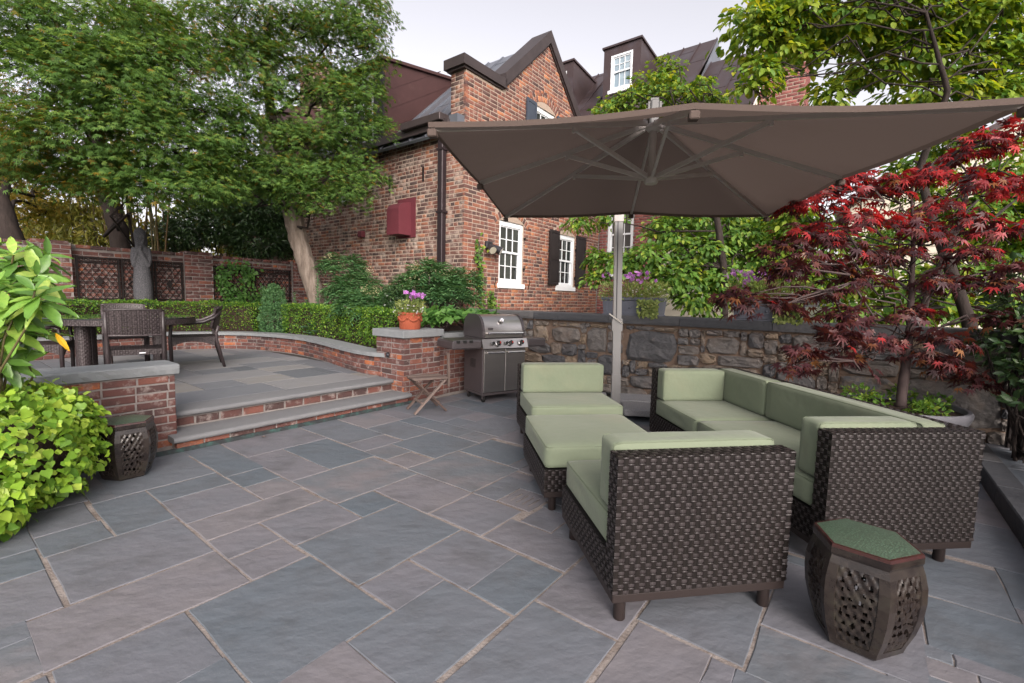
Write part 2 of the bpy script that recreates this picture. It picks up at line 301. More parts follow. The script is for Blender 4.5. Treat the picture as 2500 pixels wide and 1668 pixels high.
# crackled green glaze for the stool top
def mat_crackle():
    m, n, l = mnodes('green_crackle_glaze')
    out = n.new("ShaderNodeOutputMaterial"); b = n.new("ShaderNodeBsdfPrincipled")
    tc = n.new("ShaderNodeTexCoord")
    v = n.new("ShaderNodeTexVoronoi"); v.feature = 'DISTANCE_TO_EDGE'; v.inputs['Scale'].default_value = 95
    l.new(tc.outputs['Object'], v.inputs['Vector'])
    rp = ramp_node(n, [(0.0, (0.035, 0.05, 0.035)), (0.12, (0.05, 0.085, 0.055)), (0.4, (0.085, 0.145, 0.095)), (1.0, (0.13, 0.22, 0.155))])
    l.new(v.outputs['Distance'], rp.inputs[0])
    nz = n.new("ShaderNodeTexNoise"); nz.inputs['Scale'].default_value = 5
    l.new(tc.outputs['Object'], nz.inputs['Vector'])
    mx = n.new("ShaderNodeMixRGB"); mr = n.new("ShaderNodeMapRange")
    mr.inputs['From Min'].default_value = 0.5; mr.inputs['From Max'].default_value = 0.75; mr.inputs['To Max'].default_value = 0.6
    l.new(nz.outputs['Fac'], mr.inputs['Value']); l.new(mr.outputs[0], mx.inputs['Fac'])
    l.new(rp.outputs[0], mx.inputs['Color1']); mx.inputs['Color2'].default_value = (0.06, 0.085, 0.06, 1)
    l.new(mx.outputs[0], b.inputs['Base Color'])
    b.inputs['Roughness'].default_value = 0.28
    b.inputs['Specular IOR Level'].default_value = 0.6
    bp = n.new("ShaderNodeBump"); bp.inputs['Distance'].default_value = 0.0015
    l.new(v.outputs['Distance'], bp.inputs['Height']); l.new(bp.outputs[0], b.inputs['Normal'])
    l.new(b.outputs[0], out.inputs['Surface'])
    return m
M_CRACK = mat_crackle()
M_RIM = pmat('dark_red_glaze_rim', [(0.0, (0.014, 0.008, 0.008)), (0.6, (0.042, 0.014, 0.013)), (1.0, (0.10, 0.035, 0.03))], 0.2, 30, 1.2, rand=False, spec=0.6)

# ------------------------------------------------------------------ mesh helpers
def link(name, me, mat, parent=None, loc=None, rotz=None):
    o = bpy.data.objects.new(name, me)
    col.objects.link(o)
    if mat is not None and not me.materials:
        me.materials.append(mat)
    if parent is not None:
        o.parent = parent
    if loc is not None:
        o.location = loc
    if rotz is not None:
        o.rotation_euler = (0, 0, rotz)
    return o
def tag(o, label=None, cat=None, group=None, kind=None):
    if label: o['label'] = label
    if cat: o['category'] = cat
    if group: o['group'] = group
    if kind: o['kind'] = kind
    return o
def empty(name, loc=(0, 0, 0), rotz=0.0, label=None, cat=None, group=None):
    o = bpy.data.objects.new(name, None)
    o.empty_display_size = 0.1
    col.objects.link(o)
    o.location = loc
    o.rotation_euler = (0, 0, rotz)
    tag(o, label, cat, group)
    return o
def copy_tree(o, parent=None):
    c = o.copy()
    col.objects.link(c)
    if parent is not None:
        c.parent = parent
    for ch in [x for x in bpy.data.objects if x.parent == o]:
        copy_tree(ch, c)
    return c
class MB:
    """collects simple solids; build() links them as one mesh object"""
    def __init__(self):
        self.v = []; self.f = []; self.t = []
    def add(self, vs, fs, tint=0.0):
        k = len(self.v)
        self.v.extend([tuple(p) for p in vs])
        for f in fs:
            self.f.append(tuple(i + k for i in f))
            self.t.append(tint)
        return self
    def box(self, x0, x1, y0, y1, z0, z1, tint=0.0, M=None):
        vs = [(x, y, z) for z in (z0, z1) for y in (y0, y1) for x in (x0, x1)]
        if M is not None:
            vs = [tuple(M @ Vector(p)) for p in vs]
        return self.add(vs, [(0, 2, 3, 1), (4, 5, 7, 6), (0, 1, 5, 4), (2, 6, 7, 3), (0, 4, 6, 2), (1, 3, 7, 5)], tint)
    def cbox(self, x0, x1, y0, y1, z0, z1, b=0.004, tint=0.0, M=None):
        """box with chamfered edges"""
        bm = bmesh.new()
        bmesh.ops.create_cube(bm, size=1.0)
        for v in bm.verts:
            v.co = Vector(((x0 + x1) / 2 + v.co.x * (x1 - x0), (y0 + y1) / 2 + v.co.y * (y1 - y0), (z0 + z1) / 2 + v.co.z * (z1 - z0)))
        b = min(b, 0.45 * min(abs(x1 - x0), abs(y1 - y0), abs(z1 - z0)))
        bmesh.ops.bevel(bm, geom=list(bm.edges), offset=b, segments=1, affect='EDGES')
        bm.verts.index_update()
        vs = [tuple((M @ v.co) if M is not None else v.co) for v in bm.verts]
        fs = [tuple(v.index for v in f.verts) for f in bm.faces]
        bm.free()
        return self.add(vs, fs, tint)
    def prism(self, pts, z0, z1, tint=0.0):
        n = len(pts)
        vs = [(p[0], p[1], z0) for p in pts] + [(p[0], p[1], z1) for p in pts]
        fs = [tuple(range(n - 1, -1, -1)), tuple(range(n, 2 * n))] + [(i, (i + 1) % n, n + (i + 1) % n, n + i) for i in range(n)]
        return self.add(vs, fs, tint)
    def poly_extrude(self, pts3, off, tint=0.0):
        n = len(pts3); off = Vector(off)
        vs = [tuple(p) for p in pts3] + [tuple(Vector(p) + off) for p in pts3]
        fs = [tuple(range(n - 1, -1, -1)), tuple(range(n, 2 * n))] + [(i, (i + 1) % n, n + (i + 1) % n, n + i) for i in range(n)]
        return self.add(vs, fs, tint)
    def tube(self, pts, rad, n=8, cap=True, tint=0.0, flat=None):
        pts = [Vector(p) for p in pts]
        if not hasattr(rad, '__len__'):
            rad = [rad] * len(pts)
        vs, fs = [], []
        prev = None
        for i, p in enumerate(pts):
            d = (pts[min(i + 1, len(pts) - 1)] - pts[max(i - 1, 0)])
            d = d.normalized() if d.length > 1e-9 else Vector((0, 0, 1))
            if prev is None:
                a = d.orthogonal().normalized()
            else:
                a = prev - d * prev.dot(d)
                a = a.normalized() if a.length > 1e-6 else d.orthogonal().normalized()
            prev = a
            b = d.cross(a)
            for k in range(n):
                th = 2 * math.pi * k / n
                vs.append(tuple(p + (a * math.cos(th) + b * math.sin(th)) * rad[i]))
        for i in range(len(pts) - 1):
            for k in range(n):
                k2 = (k + 1) % n
                fs.append((i * n + k, i * n + k2, (i + 1) * n + k2, (i + 1) * n + k))
        if cap:
            fs.append(tuple(range(n - 1, -1, -1)))
            fs.append(tuple((len(pts) - 1) * n + k for k in range(n)))
        return self.add(vs, fs, tint)
    def bar(self, a, b, w, h, up=(0, 0, 1), tint=0.0):
        """rectangular bar from a to b, w across, h along up"""
        a, b = Vector(a), Vector(b)
        d = (b - a).normalized()
        u = Vector(up); u = (u - d * u.dot(d))
        u = u.normalized() if u.length > 1e-6 else d.orthogonal().normalized()
        s = d.cross(u)
        vs = [tuple(p + s * (w / 2 * i) + u * (h / 2 * j)) for p in (a, b) for (i, j) in ((-1, -1), (1, -1), (1, 1), (-1, 1))]
        return self.add(vs, [(3, 2, 1, 0), (4, 5, 6, 7), (0, 1, 5, 4), (1, 2, 6, 5), (2, 3, 7, 6), (3, 0, 4, 7)], tint)
    def lathe(self, prof, n=24, cx=0, cy=0, sx=1.0, sy=1.0, tint=0.0):
        vs, fs = [], []
        for (r, z) in prof:
            for k in range(n):
                th = 2 * math.pi * k / n
                vs.append((cx + r * sx * math.cos(th), cy + r * sy * math.sin(th), z))
        m = len(prof)
        for i in range(m - 1):
            for k in range(n):
                k2 = (k + 1) % n
                fs.append((i * n + k, i * n + k2, (i + 1) * n + k2, (i + 1) * n + k))
        fs.append(tuple(range(n - 1, -1, -1)))
        fs.append(tuple((m - 1) * n + k for k in range(n)))
        return self.add(vs, fs, tint)
    def build(self, name, mat, parent=None, smooth=False, loc=None, rotz=None, angle=None):
        me = bpy.data.meshes.new(name)
        me.from_pydata(self.v, [], self.f)
        if any(self.t):
            a = me.attributes.new('tint', 'FLOAT', 'FACE')
            a.data.foreach_set('value', np.array(self.t, dtype=np.float32))
        if smooth:
            me.polygons.foreach_set('use_smooth', [True] * len(me.polygons))
        me.update()
        bm = bmesh.new(); bm.from_mesh(me)
        bmesh.ops.recalc_face_normals(bm, faces=bm.faces)
        bm.to_mesh(me); bm.free()
        if smooth and angle:
            me.set_sharp_from_angle(angle=R(angle))
        return link(name, me, mat, parent, loc, rotz)
def np_mesh(name, V, F, mat, parent=None, tint=None, smooth=False, loc=None, rotz=None):
    """V (n,3) array, F (m,k) int array of equal-size faces"""
    me = bpy.data.meshes.new(name)
    V = np.asarray(V, dtype=np.float32); F = np.asarray(F, dtype=np.int32)
    m, k = F.shape
    me.vertices.add(len(V)); me.vertices.foreach_set('co', V.ravel())
    me.loops.add(m * k); me.loops.foreach_set('vertex_index', F.ravel())
    me.polygons.add(m)
    me.polygons.foreach_set('loop_start', np.arange(0, m * k, k, dtype=np.int32))
    me.polygons.foreach_set('loop_total', np.full(m, k, dtype=np.int32))
    if smooth:
        me.polygons.foreach_set('use_smooth', np.ones(m, dtype=bool))
    me.update(calc_edges=True)
    if tint is not None:
        a = me.attributes.new('tint', 'FLOAT', 'FACE')
        a.data.foreach_set('value', np.asarray(tint, dtype=np.float32))
    return link(name, me, mat, parent, loc, rotz)
def shared(o):
    return o.data

def pack_rects(x0, x1, y0, y1, cell, known, sizes, rng, blocked=None):
    """greedy packing of a rectangle with smaller rectangles on a grid; known rectangles are kept exactly"""
    nx, ny = int(round((x1 - x0) / cell)), int(round((y1 - y0) / cell))
    occ = np.zeros((nx, ny), bool)
    for (a, b, c, d) in known:
        i0, i1 = int(round((a - x0) / cell)), int(round((b - x0) / cell))
        j0, j1 = int(round((c - y0) / cell)), int(round((d - y0) / cell))
        occ[max(i0, 0):max(i1, 0), max(j0, 0):max(j1, 0)] = True
    if blocked is not None:
        for i in range(nx):
            for j in range(ny):
                if blocked(x0 + (i + .5) * cell, y0 + (j + .5) * cell):
                    occ[i, j] = True
    out = []
    for j in range(ny):
        for i in range(nx):
            if occ[i, j]:
                continue
            w, h = sizes[rng.integers(len(sizes))]
            wi = 0
            while wi < w and i + wi < nx and not occ[i + wi, j]:
                wi += 1
            if 0 < (lambda r: r)(sum(1 for k in range(i + wi, min(i + wi + 3, nx)) if not occ[k, j])) < 3 and i + wi + 3 > nx:
                while i + wi < nx and not occ[i + wi, j]:
                    wi += 1
            # swallow slivers
            k = i + wi
            run = 0
            while k < nx and not occ[k, j] and run < 4:
                run += 1; k += 1
            if run < 3:
                wi += run
            hi = 0
            while hi < h and j + hi < ny and not occ[i:i + wi, j + hi].any():
                hi += 1
            k = j + hi; run = 0
            while k < ny and run < 4 and not occ[i:i + wi, k].any():
                run += 1; k += 1
            if run < 3:
                hi += run
            occ[i:i + wi, j:j + hi] = True
            out.append((x0 + i * cell, x0 + (i + wi) * cell, y0 + j * cell, y0 + (j + hi) * cell))
    return out
# ================================================================== bricks and walls
def brick_template(seed):
    r = np.random.default_rng(seed)
    j = lambda a: (r.random() - .5) * a
    fx, fz, fy = 0.026, 0.085, 0.10
    back = [(-.5, 1, -.5), (.5, 1, -.5), (.5, 1, .5), (-.5, 1, .5)]
    mid = [(-.5 + j(.02), fy, -.5 + j(.06)), (.5 + j(.02), fy, -.5 + j(.06)), (.5 + j(.02), fy, .5 + j(.06)), (-.5 + j(.02), fy, .5 + j(.06))]
    fr = [(-.5 + fx + j(.03), j(.05), -.5 + fz + j(.08)), (.5 - fx + j(.03), j(.05), -.5 + fz + j(.08)), (.5 - fx + j(.03), j(.05), .5 - fz + j(.08)), (-.5 + fx + j(.03), j(.05), .5 - fz + j(.08))]
    V = np.array(back + mid + fr)
    F = [(8, 9, 10, 11)]
    for k in range(4):
        k2 = (k + 1) % 4
        F.append((k, k2, 4 + k2, 4 + k))
        F.append((4 + k, 4 + k2, 8 + k2, 8 + k))
    return V, np.array(F)
BT = [brick_template(i) for i in range(5)]
_bmesh_cache = {}
def brick_mesh(i, mat):
    key = (i, mat.name)
    if key not in _bmesh_cache:
        me = bpy.data.meshes.new('brick')
        me.from_pydata([tuple(v) for v in BT[i][0]], [], [tuple(f) for f in BT[i][1]])
        me.materials.append(mat)
        me.update()
        _bmesh_cache[key] = me
    return _bmesh_cache[key]
class Bricks:
    def __init__(self):
        self.b = []
    def add(self, x, y, z, ang, L, D, h, roll=0.0):
        self.b.append((x, y, z, ang, L, D, h, roll))
    def emit(self, parent, mat, nmax=300, name='brick', seed=0, pos=None, rotz=None):
        rng = np.random.default_rng(seed)
        P = np.array([b[:3] for b in self.b])
        rz = parent.rotation_euler[2]
        lx, ly, lz = parent.location
        wx = lx + P[:, 0] * math.cos(rz) - P[:, 1] * math.sin(rz)
        wy = ly + P[:, 0] * math.sin(rz) + P[:, 1] * math.cos(rz)
        d = np.sqrt(wx ** 2 + wy ** 2 + (P[:, 2] + lz - CH) ** 2)
        infr = (np.abs(wx) < 1.12 * np.maximum(wy, 0.01))
        d = d + np.where(infr, 0, 100)
        order = np.argsort(d)
        VV, FF, TT = [], [], []
        k = 0
        for n_, i in enumerate(order):
            x, y, z, ang, L, D, h, roll = self.b[i]
            t = int(rng.integers(5))
            if n_ < nmax:
                o = bpy.data.objects.new(name, brick_mesh(t, mat))
                col.objects.link(o)
                o.parent = parent
                o.location = (x, y, z)
                o.rotation_euler = (0, roll + (rng.random() - .5) * .02, ang)
                o.scale = (L, D, h)
            else:
                V = BT[t][0] * np.array([L, D, h])
                ca, sa = math.cos(roll), math.sin(roll)
                V = np.stack([V[:, 0] * ca + V[:, 2] * sa, V[:, 1], -V[:, 0] * sa + V[:, 2] * ca], 1)
                ca, sa = math.cos(ang), math.sin(ang)
                V = np.stack([V[:, 0] * ca - V[:, 1] * sa, V[:, 0] * sa + V[:, 1] * ca, V[:, 2]], 1) + np.array([x, y, z])
                VV.append(V); FF.append(BT[t][1] + k); k += len(V)
                TT.append(np.full(len(BT[t][1]), 0.001 + rng.random() * .998))
        if VV:
            o = np_mesh(name + 'work', np.concatenate(VV), np.concatenate(FF), mat, parent, np.concatenate(TT))
            o['kind'] = 'stuff'
def wall_bricks(B, x0, x1, z0, z1, y=0.0, ang=0.0, course=0.0715, L=0.205, joint=0.011, openings=(), keep=None, style='common', seed=0, ox=0.0, oy=0.0, D=0.055, proud=0.004):
    """lay bricks on a vertical face: x runs along the wall, the face looks to local -y; the frame is turned by ang about (ox, oy)"""
    rng = np.random.default_rng(seed)
    h = course - joint
    n = int((z1 - z0) / course + 0.3)
    ca, sa = math.cos(ang), math.sin(ang)
    for r in range(n):
        zc = z0 + (r + .5) * course
        x = x0
        off = (r % 2) * (L + joint) / 2
        first = True
        while x < x1 - 0.02:
            header = (style == 'flemish' and rng.random() < .4) or (style == 'common' and rng.random() < 0.16) or (style == 'common' and r % 6 == 3)
            l = (L - joint) / 2 if header else L * (1 + (rng.random() - .5) * .06)
            if first and off:
                l = (L - joint) / 2; first = False
            first = False
            xe = min(x + l, x1)
            if xe - x < 0.03:
                break
            # clip by openings
            segs = [(x, xe)]
            for (a, b, c, d) in openings:
                if c - h * .4 < zc < d + h * .4:
                    ns = []
                    for (p, q) in segs:
                        if q <= a or p >= b:
                            ns.append((p, q))
                        else:
                            if p < a: ns.append((p, a - 0.006))
                            if q > b: ns.append((b + 0.006, q))
                    segs = ns
            for (p, q) in segs:
                if q - p < 0.03:
                    continue
                xc = (p + q) / 2
                if keep is not None and not keep(xc, zc):
                    continue
                yy = y - proud - rng.random() * .004
                B.add(ox + xc * ca - yy * sa, oy + xc * sa + yy * ca, zc + (rng.random() - .5) * .004, ang, q - p, D, h * (1 + (rng.random() - .5) * .05))
            x = xe + joint
def rect_minus(x0, x1, z0, z1, openings):
    xs = sorted(set([x0, x1] + [min(max(v, x0), x1) for o in openings for v in o[:2]]))
    zs = sorted(set([z0, z1] + [min(max(v, z0), z1) for o in openings for v in o[2:]]))
    out = []
    for i in range(len(xs) - 1):
        for j in range(len(zs) - 1):
            cx, cz = (xs[i] + xs[i + 1]) / 2, (zs[j] + zs[j + 1]) / 2
            if any(a < cx < b and c < cz < d for (a, b, c, d) in openings):
                continue
            out.append((xs[i], xs[i + 1], zs[j], zs[j + 1]))
    return out

# ================================================================== ground
g = MB().add([(-700, -700, -0.08), (700, -700, -0.08), (700, 700, -0.08), (-700, 700, -0.08)], [(0, 1, 2, 3)])
tag(g.build('ground', M_GRASS), kind='structure')

# ================================================================== patio paving
def slab(name, a, b, c, d, zt, th, mat, parent, rng, gap=0.008, jit=0.004, bev=0.005, tilt=0.002):
    """irregular flagstone with a worn edge"""
    a, b, c, d = a + gap, b - gap, c + gap, d - gap
    pts = []
    def edge(p, q):
        n = max(2, int(math.hypot(q[0] - p[0], q[1] - p[1]) / .16))
        for i in range(n):
            t = i / n
            w = jit if i else jit * .6
            pts.append((p[0] + (q[0] - p[0]) * t + (rng.random() - .5) * 2 * w, p[1] + (q[1] - p[1]) * t + (rng.random() - .5) * 2 * w))
    edge((a, c), (b, c)); edge((b, c), (b, d)); edge((b, d), (a, d)); edge((a, d), (a, c))
    n = len(pts)
    cx, cy = (a + b) / 2, (c + d) / 2
    tx, ty = (rng.random() - .5) * tilt, (rng.random() - .5) * tilt
    z = lambda p: zt + (p[0] - cx) * tx + (p[1] - cy) * ty
    inn = []
    for p in pts:
        vx, vy = cx - p[0], cy - p[1]
        L = math.hypot(vx, vy)
        inn.append((p[0] + vx / L * bev * 1.5, p[1] + vy / L * bev * 1.5))
    vs = [(p[0], p[1], zt - th) for p in pts] + [(p[0], p[1], z(p) - bev) for p in pts] + [(p[0], p[1], z(p)) for p in inn]
    fs = [tuple(range(2 * n, 3 * n))]
    for i in range(n):
        j = (i + 1) % n
        fs += [(i, j, n + j, n + i), (n + i, n + j, 2 * n + j, 2 * n + i)]
    return MB().add(vs, fs).build(name, mat, parent)

patio = empty('patio', W(0, 0, 0), FA)
tag(patio, kind='structure')
KNOWN = [(-0.14,0.56,-2.87,-2.31),(0.16,0.56,-3.29,-2.88),(0.16,0.56,-3.57,-3.29),(0.58,0.98,-3.01,-2.58),(0.58,0.86,-3.57,-3.02),(0.31,0.80,-3.98,-3.58),(-0.30,0.30,-3.98,-3.58),(-0.38,0.15,-3.56,-3.15),(-0.14,0.15,-3.15,-2.88),(-0.15,0.27,-2.30,-1.90),(0.28,0.56,-2.30,-2.02),(0.57,0.98,-2.57,-2.02),(0.99,1.56,-2.56,-1.87),(0.28,0.98,-2.01,-1.44),(0.28,0.58,-1.43,-0.68),(0.59,1.01,-1.42,-0.68),(0.30,1.02,-0.67,-0.13),(1.03,1.45,-0.97,-0.13),(1.02,1.44,-1.26,-0.98),(1.01,1.29,-1.57,-1.27),(1.00,1.27,-1.86,-1.58),(1.30,1.86,-1.86,-1.27),(1.46,1.86,-1.26,-0.67),(1.46,1.93,-0.66,-0.13),(1.87,2.13,-1.86,-1.57),(1.58,2.02,-2.43,-1.87),(0.87,1.12,-3.30,-3.08),(1.00,1.26,-3.06,-2.79),(0.99,1.40,-2.78,-2.57),(-0.43,0.0,-1.14,-0.85),(-0.72,-0.44,-1.45,-0.85),(-0.43,0.0,-1.59,-1.15),(-1.00,-0.44,-2.03,-1.46),(-0.43,0.26,-1.89,-1.60),(-0.43,-0.16,-2.17,-1.90),(-0.43,-0.16,-2.45,-2.18),(-1.14,-0.44,-2.45,-2.04),(-0.70,-0.15,-3.14,-2.46),(-1.12,-0.71,-2.87,-2.46),(-1.01,-0.73,-1.45,-1.16),(-0.60,0.00,-0.84,-0.27),(0.01,0.29,-0.99,-0.13),(0.01,0.27,-1.29,-1.00),(0.01,0.27,-1.59,-1.30),(-1.50,-1.02,-2.03,-1.60),(-1.50,-1.02,-1.59,-1.31),(0.0,0.47,-4.30,-4.00),(0.48,1.01,-4.41,-3.99),(0.46,0.78,-4.85,-4.42),(0.79,1.42,-4.97,-4.42),(1.53,2.03,-5.32,-4.98),(1.08,1.52,-5.33,-4.98)]
GRATE = (1.00, 1.26, -3.06, -2.79)
rng_p = np.random.default_rng(3)
REST = pack_rects(-4.1, 4.72, -5.5, -0.13, 0.03, KNOWN, [(9, 9), (13, 9), (18, 13), (22, 14), (14, 20), (18, 19), (24, 18), (9, 14)], rng_p,
                  blocked=lambda s, q: (s < -1.15 and q > -0.85))
for r_ in KNOWN + [r for r in REST if min(r[1] - r[0], r[3] - r[2]) > 0.085]:
    if r_ == GRATE:
        continue
    slab('flagstone', *r_, 0.0, 0.04, M_FLAG, patio, rng_p, gap=0.0015, jit=0.0045, bev=0.0028)
bed = MB()
bed.box(-4.1, 4.74, -5.55, -0.10, -0.06, -0.0045)
bed.build('joint_bed', M_JOINT, patio)

# cast drain cover with four slots
dg = empty('drain_cover', W(1.13, -2.925, 0), FA, 'small square drain cover with four slots set in the paving by the ottoman', 'drain cover')
m = MB()
for k in range(5):
    y0 = -0.115 + k * 0.048
    m.box(-0.075, 0.075, y0, y0 + 0.031, -0.02, 0.003)
m.box(-0.125, -0.075, -0.125, 0.125, -0.02, 0.003); m.box(0.075, 0.125, -0.125, 0.125, -0.02, 0.003)
m.box(-0.075, 0.075, -0.125, -0.115, -0.02, 0.003); m.box(-0.075, 0.075, 0.113, 0.125, -0.02, 0.003)
m.build('grate_plate', M_FLAG, dg)
MB().box(-0.12, 0.12, -0.12, 0.12, -0.05, -0.015).build('drain_pit', M_JOINT_D, dg)

# raised slab and kerb on the right
kerb = empty('kerb', W(0, -5.5, 0), FA)
tag(kerb, kind='structure')
x = -4.0
rk = np.random.default_rng(5)
while x < 4.6:
    l = 0.7 + rk.random() * .5
    MB().cbox(x + .004, min(x + l, 4.7) - .004, -0.16, 0.0, -0.05, 0.13, b=0.008).build('kerb_stone', M_CAP_D, kerb)
    x += l
MB().box(-4.0, 4.7, -3.0, -0.161, -0.05, 0.115).build('joint_bed', M_JOINT_D, kerb)
for r_ in pack_rects(-4.0, 4.7, -2.6, -0.17, 0.05, [], [(9, 9), (12, 16), (14, 10)], rk):
    if min(r_[1] - r_[0], r_[3] - r_[2]) > .12:
        slab('flagstone', *r_, 0.125, 0.03, M_FLAG, kerb, rk, gap=0.004, jit=0.002)

# ================================================================== terrace, retaining wall curve
ZT = 0.29
CURVE = [(2.60, 0.16), (2.46, 0.42), (2.43, 0.72), (2.50, 1.25), (2.74, 2.34), (2.86, 3.2), (2.80, 3.98), (2.56, 4.72), (2.18, 5.12), (1.61, 5.36), (0.95, 5.34), (0.3, 5.2), (-0.5, 5.02), (-1.6, 4.9), (-3.2, 4.9)]
def catmull(pts, step=0.05):
    P = [np.array(p, float) for p in pts]
    P = [2 * P[0] - P[1]] + P + [2 * P[-1] - P[-2]]
    out = []
    for i in range(1, len(P) - 2):
        n = max(2, int(np.linalg.norm(P[i + 1] - P[i]) / step))
        for k in range(n):
            t = k / n
            a, b, c, d = P[i - 1], P[i], P[i + 1], P[i + 2]
            out.append(0.5 * ((2 * b) + (c - a) * t + (2 * a - 5 * b + 4 * c - d) * t * t + (-a + 3 * b - 3 * c + d) * t ** 3))
    out.append(P[-2])
    return np.array(out)
CRV = catmull(CURVE, 0.04)
_seg = np.linalg.norm(np.diff(CRV, axis=0), axis=1)
CLEN = np.concatenate([[0], np.cumsum(_seg)])
def crv_at(u):
    u = min(max(u, 0), CLEN[-1] - 1e-6)
    i = int(np.searchsorted(CLEN, u, side='right') - 1)
    i = min(i, len(CRV) - 2)
    t = (u - CLEN[i]) / max(_seg[i], 1e-9)
    p = CRV[i] * (1 - t) + CRV[i + 1] * t
    d = (CRV[i + 1] - CRV[i]) / max(_seg[i], 1e-9)
    return p, d
_TPOLY = [tuple(p) for p in CRV[::7]] + [tuple(CRV[-1]), (-3.2, 0.3)]
def inside_terrace(s, q):
    poly = _TPOLY
    c = False
    j = len(poly) - 1
    for i in range(len(poly)):
        xi, yi = poly[i]; xj, yj = poly[j]
        if ((yi > q) != (yj > q)) and (s < (xj - xi) * (q - yi) / (yj - yi) + xi):
            c = not c
        j = i
    return c
terrace = empty('terrace', W(0, 0, 0), FA)
tag(terrace, kind='structure')
rt_ = np.random.default_rng(11)
TR = pack_rects(-3.2, 2.9, 0.47, 5.45, 0.05, [], [(9, 9), (18, 9), (18, 12), (14, 12), (22, 12), (12, 9), (9, 14)], rt_, blocked=lambda s, q: not inside_terrace(s, q) and not inside_terrace(s - .25, q - .1))
for r_ in TR:
    if min(r_[1] - r_[0], r_[3] - r_[2]) > .08:
        slab('flagstone', *r_, ZT, 0.03, M_FLAG_T, terrace, rt_, gap=0.006, jit=0.001, bev=0.002, tilt=0.001)
m = MB()
poly = [tuple(p) for p in CRV[::3]] + [(-3.2, 0.24), (2.45, 0.24)]
m.prism([(p[0], p[1]) for p in poly][::-1], 0.0, ZT - 0.006)
m.build('joint_bed', M_JOINT_D, terrace)

# ------------------------------------------------------------------ steps
steps = empty('steps', W(0, 0, 0), FA)
tag(steps, kind='structure')
def tread(x0, x1, q0, q1, zt, th):
    prof = []
    r = th / 2
    for k in range(7):
        a = math.pi / 2 + math.pi * k / 6
        prof.append((q0 + r + r * math.cos(a), zt - r + r * math.sin(a)))
    prof += [(q1, zt - th), (q1, zt)]
    n = len(prof)
    vs, fs = [], []
    xs = np.linspace(x0, x1, 30)
    for i, x in enumerate(xs):
        w = (0.006 if i in (0, 29) else 0.0)
        for k, (q, z) in enumerate(prof):
            jj = (random.random() - .5) * .003 if k < 7 else 0
            vs.append((x, q + jj + w, z + jj * .6))
    for i in range(len(xs) - 1):
        for k in range(n):
            k2 = (k + 1) % n
            fs.append((i * n + k, i * n + k2, (i + 1) * n + k2, (i + 1) * n + k))
    fs.append(tuple(range(n))); fs.append(tuple((len(xs) - 1) * n + k for k in range(n))[::-1])
    return MB().add(vs, fs).build('tread', M_TREAD, steps, smooth=True, angle=40)
tread(-0.06, 2.50, -0.165, 0.20, 0.135, 0.052)
tread(0.012, 2.446, 0.135, 0.466, ZT, 0.052)
MB().box(-0.03, 2.47, -0.112, 0.25, -0.02, 0.084).build('mortar', M_MORTAR_G, steps)
MB().box(0.012, 2.44, 0.192, 0.30, 0.05, ZT - 0.053).build('mortar', M_MORTAR_G, steps)
B = Bricks()
wall_bricks(B, -0.03, 2.47, 0.028, 0.084, y=-0.112, course=0.056, L=0.20, style='run', seed=1)
wall_bricks(B, 0.014, 2.44, 0.14, 0.237, y=0.192, course=0.088, L=0.19, joint=0.018, style='run', seed=2)
B.emit(steps, M_BRICK_G, 300, seed=4)
MB().box(-0.75, 2.60, -0.130, -0.1125, -0.02, 0.036).build('base_flashing', M_VERDI, steps)

# ------------------------------------------------------------------ low brick wall on the left
lw = empty('brick_wall', W(0, 0, 0), FA, 'low brick wall with blue-grey stone cap beside the steps, behind the ivy', 'wall')
MB().box(-3.2, 0.004, 0.0, 0.29, -0.05, 0.655).build('mortar', M_MORTAR_G, lw)
B = Bricks()
wall_bricks(B, -3.2, 0.008, 0.03, 0.655, y=0.0, course=0.0692, L=0.205, joint=0.0125, style='common', seed=3)
wall_bricks(B, 0.0, 0.285, 0.03, 0.655, y=0.0, course=0.0692, L=0.205, joint=0.0125, seed=33, ang=math.pi / 2, ox=0.004)
B.emit(lw, M_BRICK_G, 300, seed=5)
def rough_cap(name, x0, x1, y0, y1, z0, z1, mat, parent, amp=0.006, seed=1):
    """stone cap with a split, uneven front edge"""
    r = np.random.default_rng(seed)
    n = max(6, int((x1 - x0) / .045))
    vs, fs = [], []
    for i in range(n + 1):
        x = x0 + (x1 - x0) * i / n
        e = lambda a=amp: (r.random() - .5) * 2 * a
        ring = [(x, y0 + 0.012 + e(), z1), (x, y0 + e(), z1 - 0.012 + e(.003)), (x, y0 + e(), (z0 + z1) / 2), (x, y0 + 0.006 + e(), z0 + 0.004), (x, y0 + 0.02, z0), (x, y1, z0), (x, y1, z1)]
        vs += ring
    k = 7
    for i in range(n):
        for j in range(k):
            j2 = (j + 1) % k
            fs.append((i * k + j, i * k + j2, (i + 1) * k + j2, (i + 1) * k + j))
    fs.append(tuple(range(k))); fs.append(tuple(n * k + j for j in range(k))[::-1])
    return MB().add(vs, fs).build(name, mat, parent)
rough_cap('cap_stone', -1.75, 0.035, -0.035, 0.32, 0.66, 0.745, M_CAP, lw, seed=2)
rough_cap('cap_stone', -3.3, -1.756, -0.035, 0.32, 0.66, 0.745, M_CAP, lw, seed=3)

